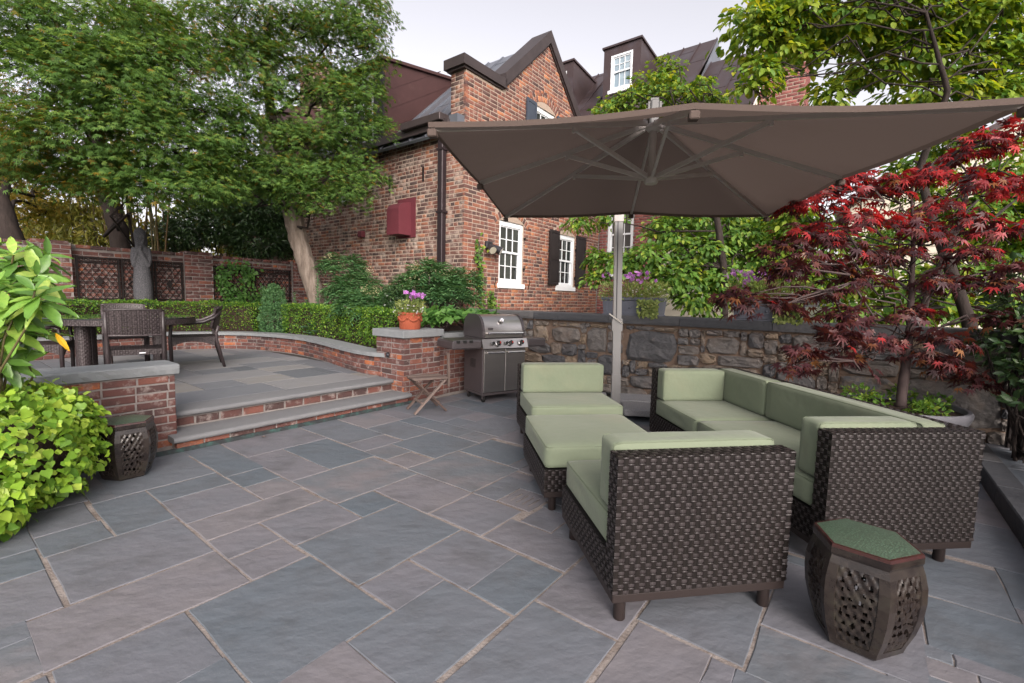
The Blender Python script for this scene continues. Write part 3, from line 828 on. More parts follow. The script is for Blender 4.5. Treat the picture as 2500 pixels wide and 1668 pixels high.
# ------------------------------------------------------------------ pier with flat cap
pr_ = empty('brick_pier', W(2.452, -0.05, 0), FA, 'square brick pier with thick stone cap carrying the terracotta flower pot', 'pier')
PW, PD = 0.63, 0.56
MB().box(0.004, PW, 0.004, PD, -0.03, 0.835).build('mortar', M_MORTAR_G, pr_)
B = Bricks()
wall_bricks(B, 0.0, PW, 0.0, 0.835, y=0.004, course=0.0695, L=0.2, style='flemish', seed=6)
wall_bricks(B, -PD, 0.0, 0.0, 0.835, y=0.004, course=0.0695, L=0.2, style='flemish', seed=7, ang=-math.pi / 2)
wall_bricks(B, 0.0, PD, 0.0, 0.835, y=0.0, course=0.0695, L=0.2, style='flemish', seed=8, ang=math.pi / 2, ox=PW)
B.emit(pr_, M_BRICK_G, 300, seed=9)
MB().cbox(-0.04, PW + 0.04, -0.04, PD + 0.04, 0.838, 0.935, b=0.006).build('cap_stone', M_CAP, pr_)
m = MB(); m.lathe([(0.0, 0.0), (0.03, 0.0), (0.036, 0.012), (0.03, 0.03), (0.012, 0.042), (0.0, 0.044)], 14)
for i, p in enumerate(m.v):
    m.v[i] = (-p[2] - 0.002, 0.30 + p[0], 0.60 + p[1])
m.build('step_light', M_DARKBOX, pr_, smooth=True)

# short wall behind the grill
sw = empty('brick_wall', W(3.082, -0.02, 0), FA, 'short brick wall with stone cap behind the grill, right of the pier', 'wall')
MB().box(0.004, 1.65, 0.0, 0.26, -0.03, 0.775).build('mortar', M_MORTAR_G, sw)
B = Bricks()
wall_bricks(B, 0.006, 1.65, 0.0, 0.775, y=0.0, course=0.0702, L=0.2, style='flemish', seed=12)
B.emit(sw, M_BRICK_G, 300, seed=13)
MB().cbox(0.045, 0.85, -0.03, 0.29, 0.778, 0.865, b=0.006).build('cap_stone', M_CAP, sw)
MB().cbox(0.856, 1.655, -0.03, 0.29, 0.778, 0.865, b=0.006).build('cap_stone', M_CAP, sw)

# ------------------------------------------------------------------ curved retaining wall
rw = empty('retaining_wall', W(0, 0, 0), FA, 'curved low brick retaining wall with bluestone cap around the dining terrace', 'wall')
def ribbon(name, inner, outer, z0, z1, u0, u1, mat, parent, step=0.06, jit=0.0):
    us = np.arange(u0, u1, step).tolist() + [u1]
    vs, fs = [], []
    for u in us:
        p, d = crv_at(u)
        nrm = np.array([d[1], -d[0]])   # to the right of travel = away from the terrace
        for off, z in ((inner, z0), (inner, z1), (outer, z1), (outer, z0)):
            j = (random.random() - .5) * jit
            vs.append((p[0] + nrm[0] * (off + j), p[1] + nrm[1] * (off + j), z + j * .3))
    n = len(us)
    for i in range(n - 1):
        for k in range(4):
            k2 = (k + 1) % 4
            fs.append((i * 4 + k, i * 4 + k2, i * 4 + 4 + k2, i * 4 + 4 + k))
    fs.append((0, 1, 2, 3)); fs.append(tuple((n - 1) * 4 + k for k in (3, 2, 1, 0)))
    return MB().add(vs, fs).build(name, mat, parent)
U1 = CLEN[-1] - 0.1
ribbon('mortar', 0.004, 0.22, 0.0, 0.555, 0.06, U1, M_MORTAR_G, rw)
B = Bricks()
rb = np.random.default_rng(17)
for r in range(4):
    zc = ZT + 0.004 + (r + .5) * 0.0655
    u = 0.10 + (r % 2) * .11
    while u < U1 - .1:
        l = 0.2 if rb.random() > .25 else 0.1
        p, d = crv_at(u + l / 2)
        ang = math.atan2(d[1], d[0]) + math.pi
        nrm = np.array([d[1], -d[0]])
        o_ = -0.004 - rb.random() * .003
        B.add(p[0] + nrm[0] * o_, p[1] + nrm[1] * o_, zc, ang, l, 0.05, 0.055)
        u += l + 0.011
B.emit(rw, M_BRICK_G, 300, seed=18)
u = 0.12
while u < U1 - .2:
    l = 0.85 + rb.random() * .4
    ribbon('cap_stone', -0.045, 0.27, 0.56, 0.615, u, min(u + l, U1), M_CAP, rw, jit=0.006)
    u += l + 0.004

# planting bed behind the curve
pb = MB()
cs = 0.1
idx = {}
def gv(i, j):
    if (i, j) not in idx:
        s, q = -4.0 + i * cs, 0.4 + j * cs
        idx[(i, j)] = len(pb.v)
        pb.v.append((s, q, 0.555 + 0.02 * math.sin(s * 3.1) * math.cos(q * 2.7) + max(0, min((s - 3.2) * .22, .35))))
    return idx[(i, j)]
for i in range(87):
    for j in range(62):
        s, q = -4.0 + (i + .5) * cs, 0.4 + (j + .5) * cs
        if s < 2.4 and q < 0.45: continue
        if inside_terrace(s, q) or inside_terrace(s - .15, q - .05) or inside_terrace(s - .05, q - .12): continue
        if s < -3.15 and q < 4.8: continue
        if s < 3.1 and q < 0.52: continue
        pb.f.append((gv(i, j), gv(i + 1, j), gv(i + 1, j + 1), gv(i, j + 1))); pb.t.append(0)
tag(pb.build('planting_bed', M_SOIL, None, smooth=True, loc=W(0, 0, 0), rotz=FA), kind='structure')

# ------------------------------------------------------------------ rubble stone wall
stw = empty('stone_wall', W(4.74, 0, 0), FA, 'long dark rubble stone wall with slate coping behind the seating', 'wall')
SW0, SW1 = -7.2, 1.06
MB().box(0.004, 0.40, SW0, SW1, -0.05, 1.06).build('mortar', M_MORTAR_S, stw)
rs = np.random.default_rng(23)
SKN = [(-2.75, -2.05, 0.56, 0.98), (-1.32, -0.82, 0.72, 0.96), (-3.75, -3.05, 0.36, 0.60), (-5.75, -5.0, 0.24, 0.66), (-1.75, -1.42, 0.62, 0.98), (-0.75, -0.46, 0.70, 0.96), (-2.0, -1.62, 0.30, 0.60), (-4.3, -3.9, 0.34, 0.62), (-3.5, -3.1, 0.74, 0.96), (-5.0, -4.5, 0.42, 0.64), (-6.5, -5.85, 0.04, 0.30)]
SR = SKN + pack_rects(SW0, SW1, 0.0, 1.05, 0.02, SKN, [(9, 5), (13, 6), (18, 7), (22, 8), (16, 9), (10, 8), (7, 5), (26, 9), (14, 11), (20, 5)], rs)
for (a, b, c, d) in SR:
    if min(b - a, d - c) < 0.045:
        continue
    w_, h_ = b - a, d - c
    gp = 0.004
    ra, rc = (b - a) / 2 - gp, (d - c) / 2 - gp
    cx, cz = (a + b) / 2, (c + d) / 2
    n = 12
    pts = []
    ex = 4.5 + rs.random() * 4.5
    sk = (rs.random() - .5) * .35
    for k in range(n):
        th = 2 * math.pi * (k + .5 * rs.random()) / n
        cc, ss = math.cos(th), math.sin(th)
        rr = (abs(cc) ** ex + abs(ss) ** ex) ** (-1 / ex)
        rr *= 1 + (rs.random() - .5) * .12
        px, pz = rr * cc, rr * ss
        px = max(-1.02, min(1.02, px + sk * pz * min(1, rc / max(ra, 1e-3))))
        pts.append((px * ra, pz * rc))
    pro = 0.016 + rs.random() * .035
    vs = [(0.02, cx + p[0], cz + p[1]) for p in pts]
    vs += [(-pro * .35 + rs.random() * .006, cx + p[0] * .985, cz + p[1] * .985) for p in pts]
    vs += [(-pro + (rs.random() - .5) * .026, cx + p[0] * .84 + (rs.random() - .5) * .02, cz + p[1] * .80 + (rs.random() - .5) * .02) for p in pts]
    vs += [(-pro * 1.1 + (rs.random() - .5) * .03, cx + p[0] * .40, cz + p[1] * .40) for p in pts[::2]]
    fs = []
    for k in range(n):
        k2 = (k + 1) % n
        fs += [(k, k2, n + k2, n + k), (n + k, n + k2, 2 * n + k2, 2 * n + k)]
    for k in range(0, n, 2):
        i0, i1 = 3 * n + k // 2, 3 * n + ((k // 2 + 1) % (n // 2))
        fs += [(2 * n + k, 2 * n + k + 1, i0), (2 * n + k + 1, 2 * n + (k + 2) % n, i1, i0)]
    fs.append(tuple(3 * n + k for k in range(n // 2)))
    MB().add(vs, fs).build('stone', M_STONE, stw)
y = SW0
while y < SW1:
    l = 0.9 + rs.random() * .5
    m = MB()
    n = 12
    y1 = min(y + l, SW1 + .02)
    for i in range(n + 1):
        yy = y + .003 + (y1 - y - .006) * i / n
        e = lambda a: (rs.random() - .5) * 2 * a
        m.v += [(-0.05 + e(.003), yy, 1.175), (-0.062 + e(.004), yy, 1.165), (-0.062 + e(.004), yy, 1.10), (-0.056 + e(.003), yy, 1.064), (0.44, yy, 1.064), (0.44, yy, 1.175)]
    for i in range(n):
        for k in range(6):
            k2 = (k + 1) % 6
            m.f.append((i * 6 + k, i * 6 + k2, i * 6 + 6 + k2, i * 6 + 6 + k)); m.t.append(0)
    m.f += [tuple(range(6)), tuple(n * 6 + k for k in range(6))[::-1]]; m.t += [0, 0]
    m.build('cap_stone', M_CAP_D, stw)
    y = y1
# dark pipe along the foot of the wall
MB().tube([(-0.06, 0.6, 0.045), (-0.055, -2.0, 0.05), (-0.06, -7.0, 0.045)], 0.018, 8).build('drain_pipe', M_BLACK, stw, smooth=True)

# ------------------------------------------------------------------ garden wall with piers
GQ, GS = 6.42, 2.36
gw = empty('garden_wall', W(GS, GQ, 0), FA, 'brick garden wall with piers behind the dining terrace and box hedge', 'wall')
PN = [(-1.9, -0.24, 1.2, 1.95), (0.24, 1.95, 1.2, 1.93)]
m = MB()
for (a, b, c, d) in rect_minus(-4.4, 2.35, 0.4, 2.08, []):
    m.box(a, b, 0.0, 0.28, c, d)
m.build('mortar', M_MORTAR_G, gw)
B = Bricks()
wall_bricks(B, -4.4, 2.35, 0.5, 2.06, y=0.0, course=0.0735, L=0.21, style='flemish', seed=21)
for (a, b) in ((-0.25, 0.25), (-2.42, -1.93), (1.98, 2.36)):
    dp = 0.14
    MB().box(a + .004, b - .004, -dp, 0.0, 0.4, 2.16).build('mortar', M_MORTAR_G, gw)
    wall_bricks(B, a, b, 0.5, 2.17, y=-dp, course=0.0735, L=0.225, style='run', seed=int(a * 10) + 90)
    wall_bricks(B, -dp, 0.0, 0.5, 2.17, y=0.0, ang=-math.pi / 2, ox=a, course=0.0735, L=0.13, style='run', seed=5)
# brick-on-edge coping
x = -4.4
while x < 2.35:
    if not any(a - .03 < x < b for (a, b) in ((-0.25, 0.25), (-2.42, -1.93), (1.98, 2.36))):
        B.add(x + .1, -0.03, 2.115, 0, 0.2, 0.33, 0.068)
    x += 0.212
MB().box(-4.4, 2.35, -0.012, 0.29, 2.0805, 2.145).build('coping_mortar', M_MORTAR_G, gw)
B.emit(gw, M_BRICK_G, 300, seed=22)
# ================================================================== windows
def make_window(parent, loc, ang, w, h, cols=3, rows=2, arch=0.0, sill=True, glass=M_GLASS, frame=M_WHITE, fw=0.06, split=0.52, panes_each=True, low_plain=False):
    """sash window: x across, z up, outside looks to local -y; origin at the lower left of the opening"""
    m = MB()
    m.box(0, fw, 0.0, 0.09, 0, h); m.box(w - fw, w, 0.0, 0.09, 0, h)
    m.box(fw, w - fw, 0.0, 0.09, 0, fw * .9)
    if arch > 0:
        n = 10
        top = [(w * i / n, h + arch * (1 - (2 * i / n - 1) ** 2)) for i in range(n + 1)]
        pts = [(0, h - fw * 1.2)] + [(w, h - fw * 1.2)] + top[::-1]
        m.poly_extrude([(p[0], 0.002, p[1]) for p in pts], (0, 0.088, 0))
    else:
        m.box(fw, w - fw, 0.0, 0.09, h - fw, h)
    win = m.build('window', frame, parent, loc=loc, rotz=ang)
    iw0, iw1 = fw, w - fw
    zm = fw + (h - 2 * fw) * split
    s = MB()
    for (z0, z1, y0) in ((zm - .02, h - fw, 0.022), (fw * .9, zm + .02, 0.046)):
        s.box(iw0, iw0 + .035, y0, y0 + .03, z0, z1); s.box(iw1 - .035, iw1, y0, y0 + .03, z0, z1)
        s.box(iw0 + .035, iw1 - .035, y0, y0 + .03, z0, z0 + .04); s.box(iw0 + .035, iw1 - .035, y0, y0 + .03, z1 - .035, z1)
        for c in range(1, cols):
            x = iw0 + .035 + (iw1 - iw0 - .07) * c / cols
            s.box(x - .008, x + .008, y0 + .003, y0 + .025, z0 + .04, z1 - .035)
        if not (low_plain and y0 > .03):
            for r in range(1, rows):
                z = z0 + .04 + (z1 - z0 - .075) * r / rows
                s.box(iw0 + .035, iw1 - .035, y0 + .0035, y0 + .0245, z - .008, z + .008)
    s.build('sash', frame, win)
    for (z0, z1, y0) in ((zm - .02, h - fw, 0.022), (fw * .9, zm + .02, 0.046)):
        for c in range(cols):
            for r in range(rows):
                xa = iw0 + .035 + (iw1 - iw0 - .07) * c / cols; xb = iw0 + .035 + (iw1 - iw0 - .07) * (c + 1) / cols
                za = z0 + .04 + (z1 - z0 - .075) * r / rows; zb = z0 + .04 + (z1 - z0 - .075) * (r + 1) / rows
                ty = (random.random() - .5) * .006
                MB().add([(xa, y0 + .018 + ty, za), (xb, y0 + .018 - ty, za), (xb, y0 + .018 - ty, zb), (xa, y0 + .018 + ty, zb)], [(0, 1, 2, 3)]).build('pane', glass, win)
    if sill:
        MB().cbox(-0.05, w + 0.05, -0.06, 0.10, -0.10, -0.002, b=0.006).build('sill', frame, win)
    return win
def make_shutter(parent, loc, ang, w, h, mat, yaw=0.0):
    """panelled shutter hinged at local x = 0"""
    m = MB()
    m.box(0, .05, 0, .03, 0, h); m.box(w - .05, w, 0, .03, 0, h)
    for (a, b) in ((0, .07), (h * .46, h * .46 + .06), (h - .06, h)):
        m.box(.05, w - .05, 0, .03, a, b)
    o = m.build('shutter', mat, parent, loc=loc, rotz=ang + yaw)
    for (a, b) in ((.07, h * .46), (h * .46 + .06, h - .06)):
        MB().cbox(.052, w - .052, .006, .022, a + .002, b - .002, b=.006).build('panel', mat, o)
    return o

# ================================================================== brick house with shouldered gable
HX, HY = 4.74, 1.094
house = empty('brick_house', W(HX, HY, 0), FA, 'old two-storey brick house with shouldered gable and standing-seam roof behind the stone wall', 'house')
AX, AZ, SL = 2.52, 6.88, 0.95
FWID = 5.16
def rake(x):
    return AZ - SL * abs(x - AX)
def ftop(x):
    return 5.31 if x < 1.02 else rake(x)
OPN = [(1.0, 1.80, 1.68, 2.90), (3.14, 3.94, 1.69, 2.90), (2.10, 2.88, 4.25, 5.42)]
m = MB()
for (a, b, c, d) in rect_minus(0.004, FWID, 0.0, 4.2, OPN):
    m.box(a, b, 0.004, 0.36, c, d)
for (a, b, base) in ((0.004, 1.02, 4.2), (1.02, 2.10, 4.2), (2.10, 2.52, 5.42), (2.52, 2.88, 5.42), (2.88, FWID, 4.2)):
    za = 5.31 if b <= 1.02 else rake(a) - .05; zb = 5.31 if b <= 1.02 else rake(b) - .05
    if zb < base: zb = base + .01
    m.poly_extrude([(a, 0.004, base), (b, 0.004, base), (b, 0.004, zb), (a, 0.004, za)], (0, 0.356, 0))
m.build('gable_core', M_MORTAR, house)
HL = 10.5
MB().box(0.004, 0.35, 0.36, HL, 0.0, 4.52).build('side_wall_core', M_MORTAR, house)
MB().box(0.36, FWID, HL - .3, HL, 0.0, 4.5).build('rear_wall', M_BRICK_S, house)
B = Bricks()
wall_bricks(B, 0.0, FWID, 0.55, 6.85, y=0.004, course=0.0725, L=0.205, joint=0.0145, openings=OPN, keep=lambda x, z: z < ftop(x) - .07 and not any((a - .14 < x < b + .14) and d - .02 < z < d + .30 - 0.9 * ((x - (a + b) / 2) ** 2) * .8 for (a, b, c, d) in OPN), style='flemish', seed=41)
# segmental arches of bricks on edge
for (a, b, c, d) in OPN:
    cx = (a + b) / 2; hw = (b - a) / 2
    rise = 0.12
    Rr = (hw * hw + rise * rise) / (2 * rise)
    cz = d + rise - Rr
    half = math.asin(min(1, (hw + .12) / Rr))
    n = 15
    for ring in (0, 1):
        if ring == 1 and d < 4: continue
        for k in range(n):
            th = -half + 2 * half * (k + .5) / n
            rr_ = Rr + 0.07 + ring * .115
            B.add(cx + rr_ * math.sin(th), -0.004, cz + rr_ * math.cos(th), 0, 0.062, 0.055, 0.11 if d > 4 else 0.12, roll=th)
B.emit(house, M_BRICK_F, 300, seed=42)
B = Bricks()
wall_bricks(B, -HL, 0.0, 0.55, 4.5, y=0.004, ang=-math.pi / 2, course=0.0725, L=0.205, joint=0.0155, style='flemish', seed=43)
wall_bricks(B, -0.36, 0.0, 4.5, 5.30, y=0.004, ang=-math.pi / 2, course=0.0725, L=0.205, joint=0.0125, style='flemish', seed=44)
B.emit(house, M_BRICK_S, 300, seed=45)
# metal copings
m = MB()
m.box(-0.12, 1.06, -0.07, 0.43, 5.335, 5.50)
m.box(-0.07, 1.0, -0.03, 0.39, 5.30, 5.334)
m.build('parapet_coping', M_FLASH, house)
for sgn, x_end in ((-1, 1.02), (1, 5.45)):
    m = MB()
    z_e = rake(x_end)
    p = [(AX, AZ + .16), (x_end, z_e + .16), (x_end, z_e - .09), (AX, AZ - .09)]
    m.poly_extrude([(q[0], -0.07, q[1]) for q in p], (0, 0.50, 0))
    m.build('rake_coping', M_FLASH, house)
    m = MB()
    p = [(AX, AZ - .092), (x_end, z_e - .092), (x_end, z_e - .13), (AX, AZ - .13)]
    m.poly_extrude([(q[0], -0.035, q[1]) for q in p], (0, 0.44, 0))
    m.build('rake_trim', M_FLASH, house)
# roof slopes with standing seams
def seam_roof(parent, P0, P1, P2, P3, mat, n_seam, th=0.05, name='roof_slope'):
    """P0,P1 along the eave, P3,P2 along the ridge"""
    P0, P1, P2, P3 = map(Vector, (P0, P1, P2, P3))
    nrm = (P1 - P0).cross(P3 - P0).normalized()
    if nrm.z < 0: nrm = -nrm
    sl = MB().poly_extrude([P0, P1, P2, P3], -nrm * th).build(name, mat, parent)
    for k in range(n_seam + 1):
        t = k / n_seam
        a = P0.lerp(P1, t) + nrm * .014; b = P3.lerp(P2, t) + nrm * .014
        MB().bar(a, b, 0.022, 0.032, up=nrm).build('roof_seam', mat, sl)
    for k in range(n_seam):
        t0, t1 = k / n_seam, (k + 1) / n_seam
        f = 0.3 + 0.3 * ((k * 37) % 10) / 10
        for ff in (f, f + .38):
            if ff > .95: continue
            a = P0.lerp(P1, t0).lerp(P3.lerp(P2, t0), ff) + nrm * .003; b = P0.lerp(P1, t1).lerp(P3.lerp(P2, t1), ff) + nrm * .003
            MB().bar(a, b, 0.02, 0.006, up=nrm).build('cross_seam', mat, sl)
    return sl
ridge_z = AZ - 0.03
xe = -0.22
seam_roof(house, (xe, 0.36, ridge_z - SL * (AX - xe)), (xe, HL + .2, ridge_z - SL * (AX - xe)), (AX, HL + .2, ridge_z), (AX, 0.36, ridge_z), M_SKY_GREY, 24)  # sky reflected on this slope is put into its colour
seam_roof(house, (5.5, 0.36, ridge_z - SL * 2.98), (5.5, HL + .2, ridge_z - SL * 2.98), (AX, HL + .2, ridge_z), (AX, 0.36, ridge_z), M_BROWN_METAL, 24)
m = MB()
m.box(-0.20, 0.0, 0.20, HL + .2, 4.36, 4.44); m.box(-0.235, -0.20, 0.20, HL + .2, 4.33, 4.47)
m.build('gutter', M_FLASH, house)
MB().cbox(-0.33, -0.10, 0.30, 1.35, 4.43, 4.56, b=.01).build('gutter_box', M_FLASH, house)
MB().box(-0.18, 0.0, 0.02, 0.22, 4.30, 4.52).build('gutter_head', M_SKY_GREY, house)
m = MB(); m.cbox(-0.13, -0.02, 0.43, 0.56, 0.7, 4.30, b=.012); m.bar((-0.075, 0.495, 4.28), (-0.17, 0.42, 4.42), .1, .09)
ds = m.build('downspout', M_SPOUT, house)
for z in (1.6, 2.9, 4.0):
    MB().box(-0.14, 0.0, 0.41, 0.58, z, z + .035).build('bracket', M_SPOUT, ds)
# shed dormer with copper cheek
D0, D1, DT = 2.26, 3.95, 6.06
def rz(x): return ridge_z - SL * (AX - x)
ch = MB()
ch.poly_extrude([(0.02, D0, rz(0.02)), (0.02, D0, DT), (1.95, D0, DT + .34), (1.98, D0, rz(1.98))], (0, 0.05, 0))
dorm = ch.build('dormer', M_COPPER_DK, house)
MB().poly_extrude([(0.02, D1 - .05, rz(0.02)), (0.02, D1 - .05, DT), (1.95, D1 - .05, DT + .34), (1.98, D1 - .05, rz(1.98))], (0, 0.05, 0)).build('dormer_cheek', M_COPPER_DK, dorm)
for k in (1, 2, 3):
    z0 = rz(.02) + k * .38
    MB().bar((0.04, D0 - .004, z0 - .1), (min(1.9, .04 + (DT + .1 - z0) * 1.3 + .8), D0 - .004, z0 + min(1.86, (DT + .1 - z0) * 1.3 + .8) * .62 - .1), 0.008, 0.02).build('sheet_joint', M_COPPER_DK, dorm)
MB().poly_extrude([(-0.1, D0 - .06, DT + .0), (-0.1, D0 - .06, DT + .06), (2.1, D0 - .06, DT + .42), (2.1, D0 - .06, DT + .36)], (0, D1 - D0 + .12, 0)).build('dormer_roof', M_COPPER_DK, dorm)
m = MB()
m.box(-0.03, 0.02, D0, D0 + .30, rz(0.02) - .05, DT); m.box(-0.03, 0.02, D1 - .3, D1, rz(0.02) - .05, DT)
m.box(-0.03, 0.02, D0 + .3, D1 - .3, DT - .16, DT); m.box(-0.03, 0.02, D0 + .3, D1 - .3, rz(.02) - .05, rz(.02) + .06)
m.build('dormer_front', M_SHUT, dorm)
make_window(house, (-0.03, D1 - .3, rz(.02) + .06), -math.pi / 2, D1 - D0 - .6, DT - .16 - rz(.02) - .06, cols=3, rows=2, sill=False)
D2 = 6.0
m = MB(); m.poly_extrude([(0.02, D2, rz(0.02)), (0.02, D2, DT), (1.95, D2, DT + .34), (1.98, D2, rz(1.98))], (0, 1.7, 0))
m.build('dormer', M_COPPER_DK, house)
# windows on the gable
for (a, b, c, d) in OPN[:2]:
    make_window(house, (a + .004, 0.03, c), 0, b - a - .008, d - c - .02, cols=3, rows=2, arch=0.12)
make_window(house, (2.104, 0.03, 4.25), 0, .772, 1.15, cols=3, rows=2, arch=0.14)
make_shutter(house, (2.72, -0.075, 1.72), 0, .43, 1.22, M_SHUT, R(3))
make_shutter(house, (3.96, -0.05, 1.72), 0, .43, 1.22, M_SHUT, R(-2))
make_shutter(house, (1.74, -0.06, 4.25), 0, .36, 1.18, M_SHUT_B, R(2))
make_shutter(house, (2.90, -0.05, 4.25), 0, .36, 1.18, M_SHUT_B, R(-2))
for (x, z) in ((1.83, 2.0), (1.83, 2.62), (3.97, 1.92), (3.97, 2.6)):
    m = MB(); m.tube([(x - .06, -0.02, z), (x - .02, -0.05, z + .005), (x - .02, -0.05, z + .06)], .008, 6); m.box(x - .05, x + .0, -0.03, -0.012, z - .025, z + .02)
    m.build('shutter_hinge', M_IRON, house)
for x in (0.88, 2.02):
    m = MB(); m.tube([(x, -0.012, 1.78), (x + .02, -0.02, 1.72), (x - .02, -0.02, 1.66), (x, -0.012, 1.60), (x + .02, -.012, 1.58)], .008, 6)
    m.build('shutter_dog', M_IRON, house)
# vents, lamp, tie plates on the side wall
vh = MB(); vh.box(-0.02, 0.0, 1.28, 1.80, 2.52, 3.28)
vo = vh.build('vent_hood', M_RED_METAL, house)
prof = [(0.0, 2.62)]
m = MB()
pts = [(0, 2.56), (-0.30, 2.56), (-0.30, 3.02)] + [(-0.30 * math.cos(t), 3.02 + .17 * math.sin(t)) for t in np.linspace(0.2, math.pi / 2, 6)] + [(0, 3.19)]
m.poly_extrude([(p[0] - .02, 1.40, p[1]) for p in pts], (0, 0.36, 0))
m.build('vent_cowl', M_RED_METAL, vo, smooth=True, angle=40)
MB().cbox(-0.10, 0.0, 2.9, 3.05, 2.62, 2.75, b=.01).build('small_vent', M_RED_METAL, house)
for (y, z) in ((1.05, 3.72), (2.05, 3.62), (3.0, 3.55), (3.62, 3.52)):
    MB().box(-0.016, 0.0, y, y + .04, z - .17, z + .1).build('tie_plate', M_IRON, house)
m = MB(); m.cbox(-0.05, 0.0, 3.42, 3.52, 3.48, 3.6, b=.01); m.lathe([(0.03, 0), (0.05, 0.02), (0.075, 0.12), (0.07, 0.13)], 12)
k = len(m.v) - 48
for i in range(k, len(m.v)):
    p = m.v[i]; m.v[i] = (-0.05 - p[2] * .9, 3.47 + p[0], 3.52 + p[1] - p[2] * .5)
m.build('wall_lamp', M_WHITE, house)
# twin floodlight on the gable
fl = MB(); fl.cbox(0.56, 0.74, -0.06, 0.0, 2.30, 2.44, b=.01)
fo = fl.build('floodlight', M_DARKBOX, house)
for (dx, a) in ((0.62, -0.35), (0.73, 0.55)):
    d_ = Vector((math.sin(a) * .8, -0.75, -0.5)).normalized()
    p0 = Vector((dx, -0.05, 2.36))
    MB().tube([p0, p0 + d_ * .05, p0 + d_ * .09, p0 + d_ * .20], [.04, .05, .065, .085], 14).build('lamp_head', M_DARKBOX, fo, smooth=True, angle=40)
    MB().tube([p0 + d_ * .200, p0 + d_ * .204], [.072, .070], 14).build('lamp_lens', M_LENS, fo)
# chimney far down the roof
m = MB(); m.box(1.9, 2.9, 8.2, 9.0, 6.0, 8.5)
B = Bricks()
wall_bricks(B, 1.9, 2.9, 6.0, 8.5, y=8.2, course=0.0725, seed=61)
wall_bricks(B, -9.0, -8.2, 6.0, 8.5, y=1.9, ang=-math.pi / 2, course=0.0725, seed=62)
B.emit(house, M_BRICK_S, 0, seed=63)
m.build('chimney', M_MORTAR, house)

# ================================================================== rear row house (brown metal roof with dormers)
RX, RY = 9.92, 1.0
rear = empty('row_house', W(RX, RY, 0), FA, 'red brick row house with brown standing-seam roof and dormer windows behind the umbrella', 'house')
B = Bricks()
WINR = [(-0.86, -0.16, 2.05, 4.2)]
rops = [(0.16, 0.86, 2.05, 4.2)]
MB_ = MB()
for (a, b, c, d) in rect_minus(-1.6, 3.4, 0.0, 5.65, [(-0.86, -0.16, 2.05, 4.2)]):
    MB_.box(0.004, 0.3, a, b, c, d)
MB_.build('brick_core', M_MORTAR_G, rear)
wall_bricks(B, -0.08, 3.4, 0.5, 5.6, y=0.004, ang=-math.pi / 2, course=0.0725, L=0.205, openings=rops, style='run', seed=51)
B.emit(rear, M_BRICK_R, 300, seed=52)
make_window(rear, (0.02, -0.16, 2.05), -math.pi / 2, 0.70, 2.1, cols=3, rows=3, glass=M_BLIND, split=.5)
# end wall with clapboards, looking along -q
eb = MB().poly_extrude([(0.3, -3.35, 0), (5.4, -3.35, 0), (5.4, -3.35, 5.3), (2.6, -3.35, 7.6), (0.0, -3.35, 5.5), (0.0, -3.35, 0)], (0, .2, 0)).build('end_wall', M_CREAM, rear)
z = 0.6
while z < 7.4:
    x0 = 0.0 if z < 5.5 else (z - 5.5) * 1.23
    x1 = 5.4 if z < 5.3 else 5.4 - (z - 5.3) * 1.22
    MB().add([(x0, -3.352, z), (x1, -3.352, z), (x1, -3.352, z + .15), (x0, -3.352, z + .15), (x0, -3.375, z), (x1, -3.375, z), (x1, -3.356, z + .15), (x0, -3.356, z + .15)],
             [(4, 5, 6, 7), (0, 1, 5, 4), (2, 3, 7, 6), (0, 4, 7, 3), (1, 2, 6, 5)]).build('clapboard', M_CREAM, eb)
    z += .15
z = 0.6
while z < 5.4:
    MB().add([(0.004, -3.35, z), (0.004, -1.6, z), (0.004, -1.6, z + .15), (0.004, -3.35, z + .15), (-.022, -3.35, z), (-.022, -1.6, z), (-.004, -1.6, z + .15), (-.004, -3.35, z + .15)],
             [(4, 5, 6, 7), (0, 1, 5, 4), (2, 3, 7, 6), (0, 4, 7, 3), (1, 2, 6, 5)]).build('clapboard', M_CREAM, eb)
    z += .15
MB().box(0.004, 0.3, -3.35, -1.6, 0, 5.55).build('siding_core', M_CREAM, rear)
# roofs
seam_roof(rear, (-0.25, -1.91, 5.78), (-0.25, 7.0, 5.78), (2.6, 7.0, 8.58), (2.6, -1.91, 8.58), M_BROWN_METAL, 20)
seam_roof(rear, (5.6, -1.91, 5.6), (5.6, 7.0, 5.6), (2.6, 7.0, 8.58), (2.6, -1.91, 8.58), M_BROWN_METAL, 20)
MB().poly_extrude([(0.0, -1.93, 5.6), (2.6, -1.93, 8.55), (5.4, -1.93, 5.7)], (0, 0.02, 0)).build('gable_cheek', M_SKY_GREY, rear)
seam_roof(rear, (-0.25, -3.47, 5.55), (-0.25, -1.94, 5.55), (2.1, -1.94, 7.74), (2.1, -3.47, 7.74), M_BROWN_METAL, 4)
seam_roof(rear, (4.6, -3.47, 5.4), (4.6, -1.94, 5.4), (2.1, -1.94, 7.74), (2.1, -3.47, 7.74), M_BROWN_METAL, 4)
MB().bar((-0.24, -3.44, 5.46), (2.1, -3.44, 7.64), 0.03, 0.12).build('rake_board', M_WHITE, rear)
m = MB(); m.cbox(-0.38, -0.25, -3.47, 3.4, 5.44, 5.56, b=.02); m.build('gutter', M_FLASH, rear)
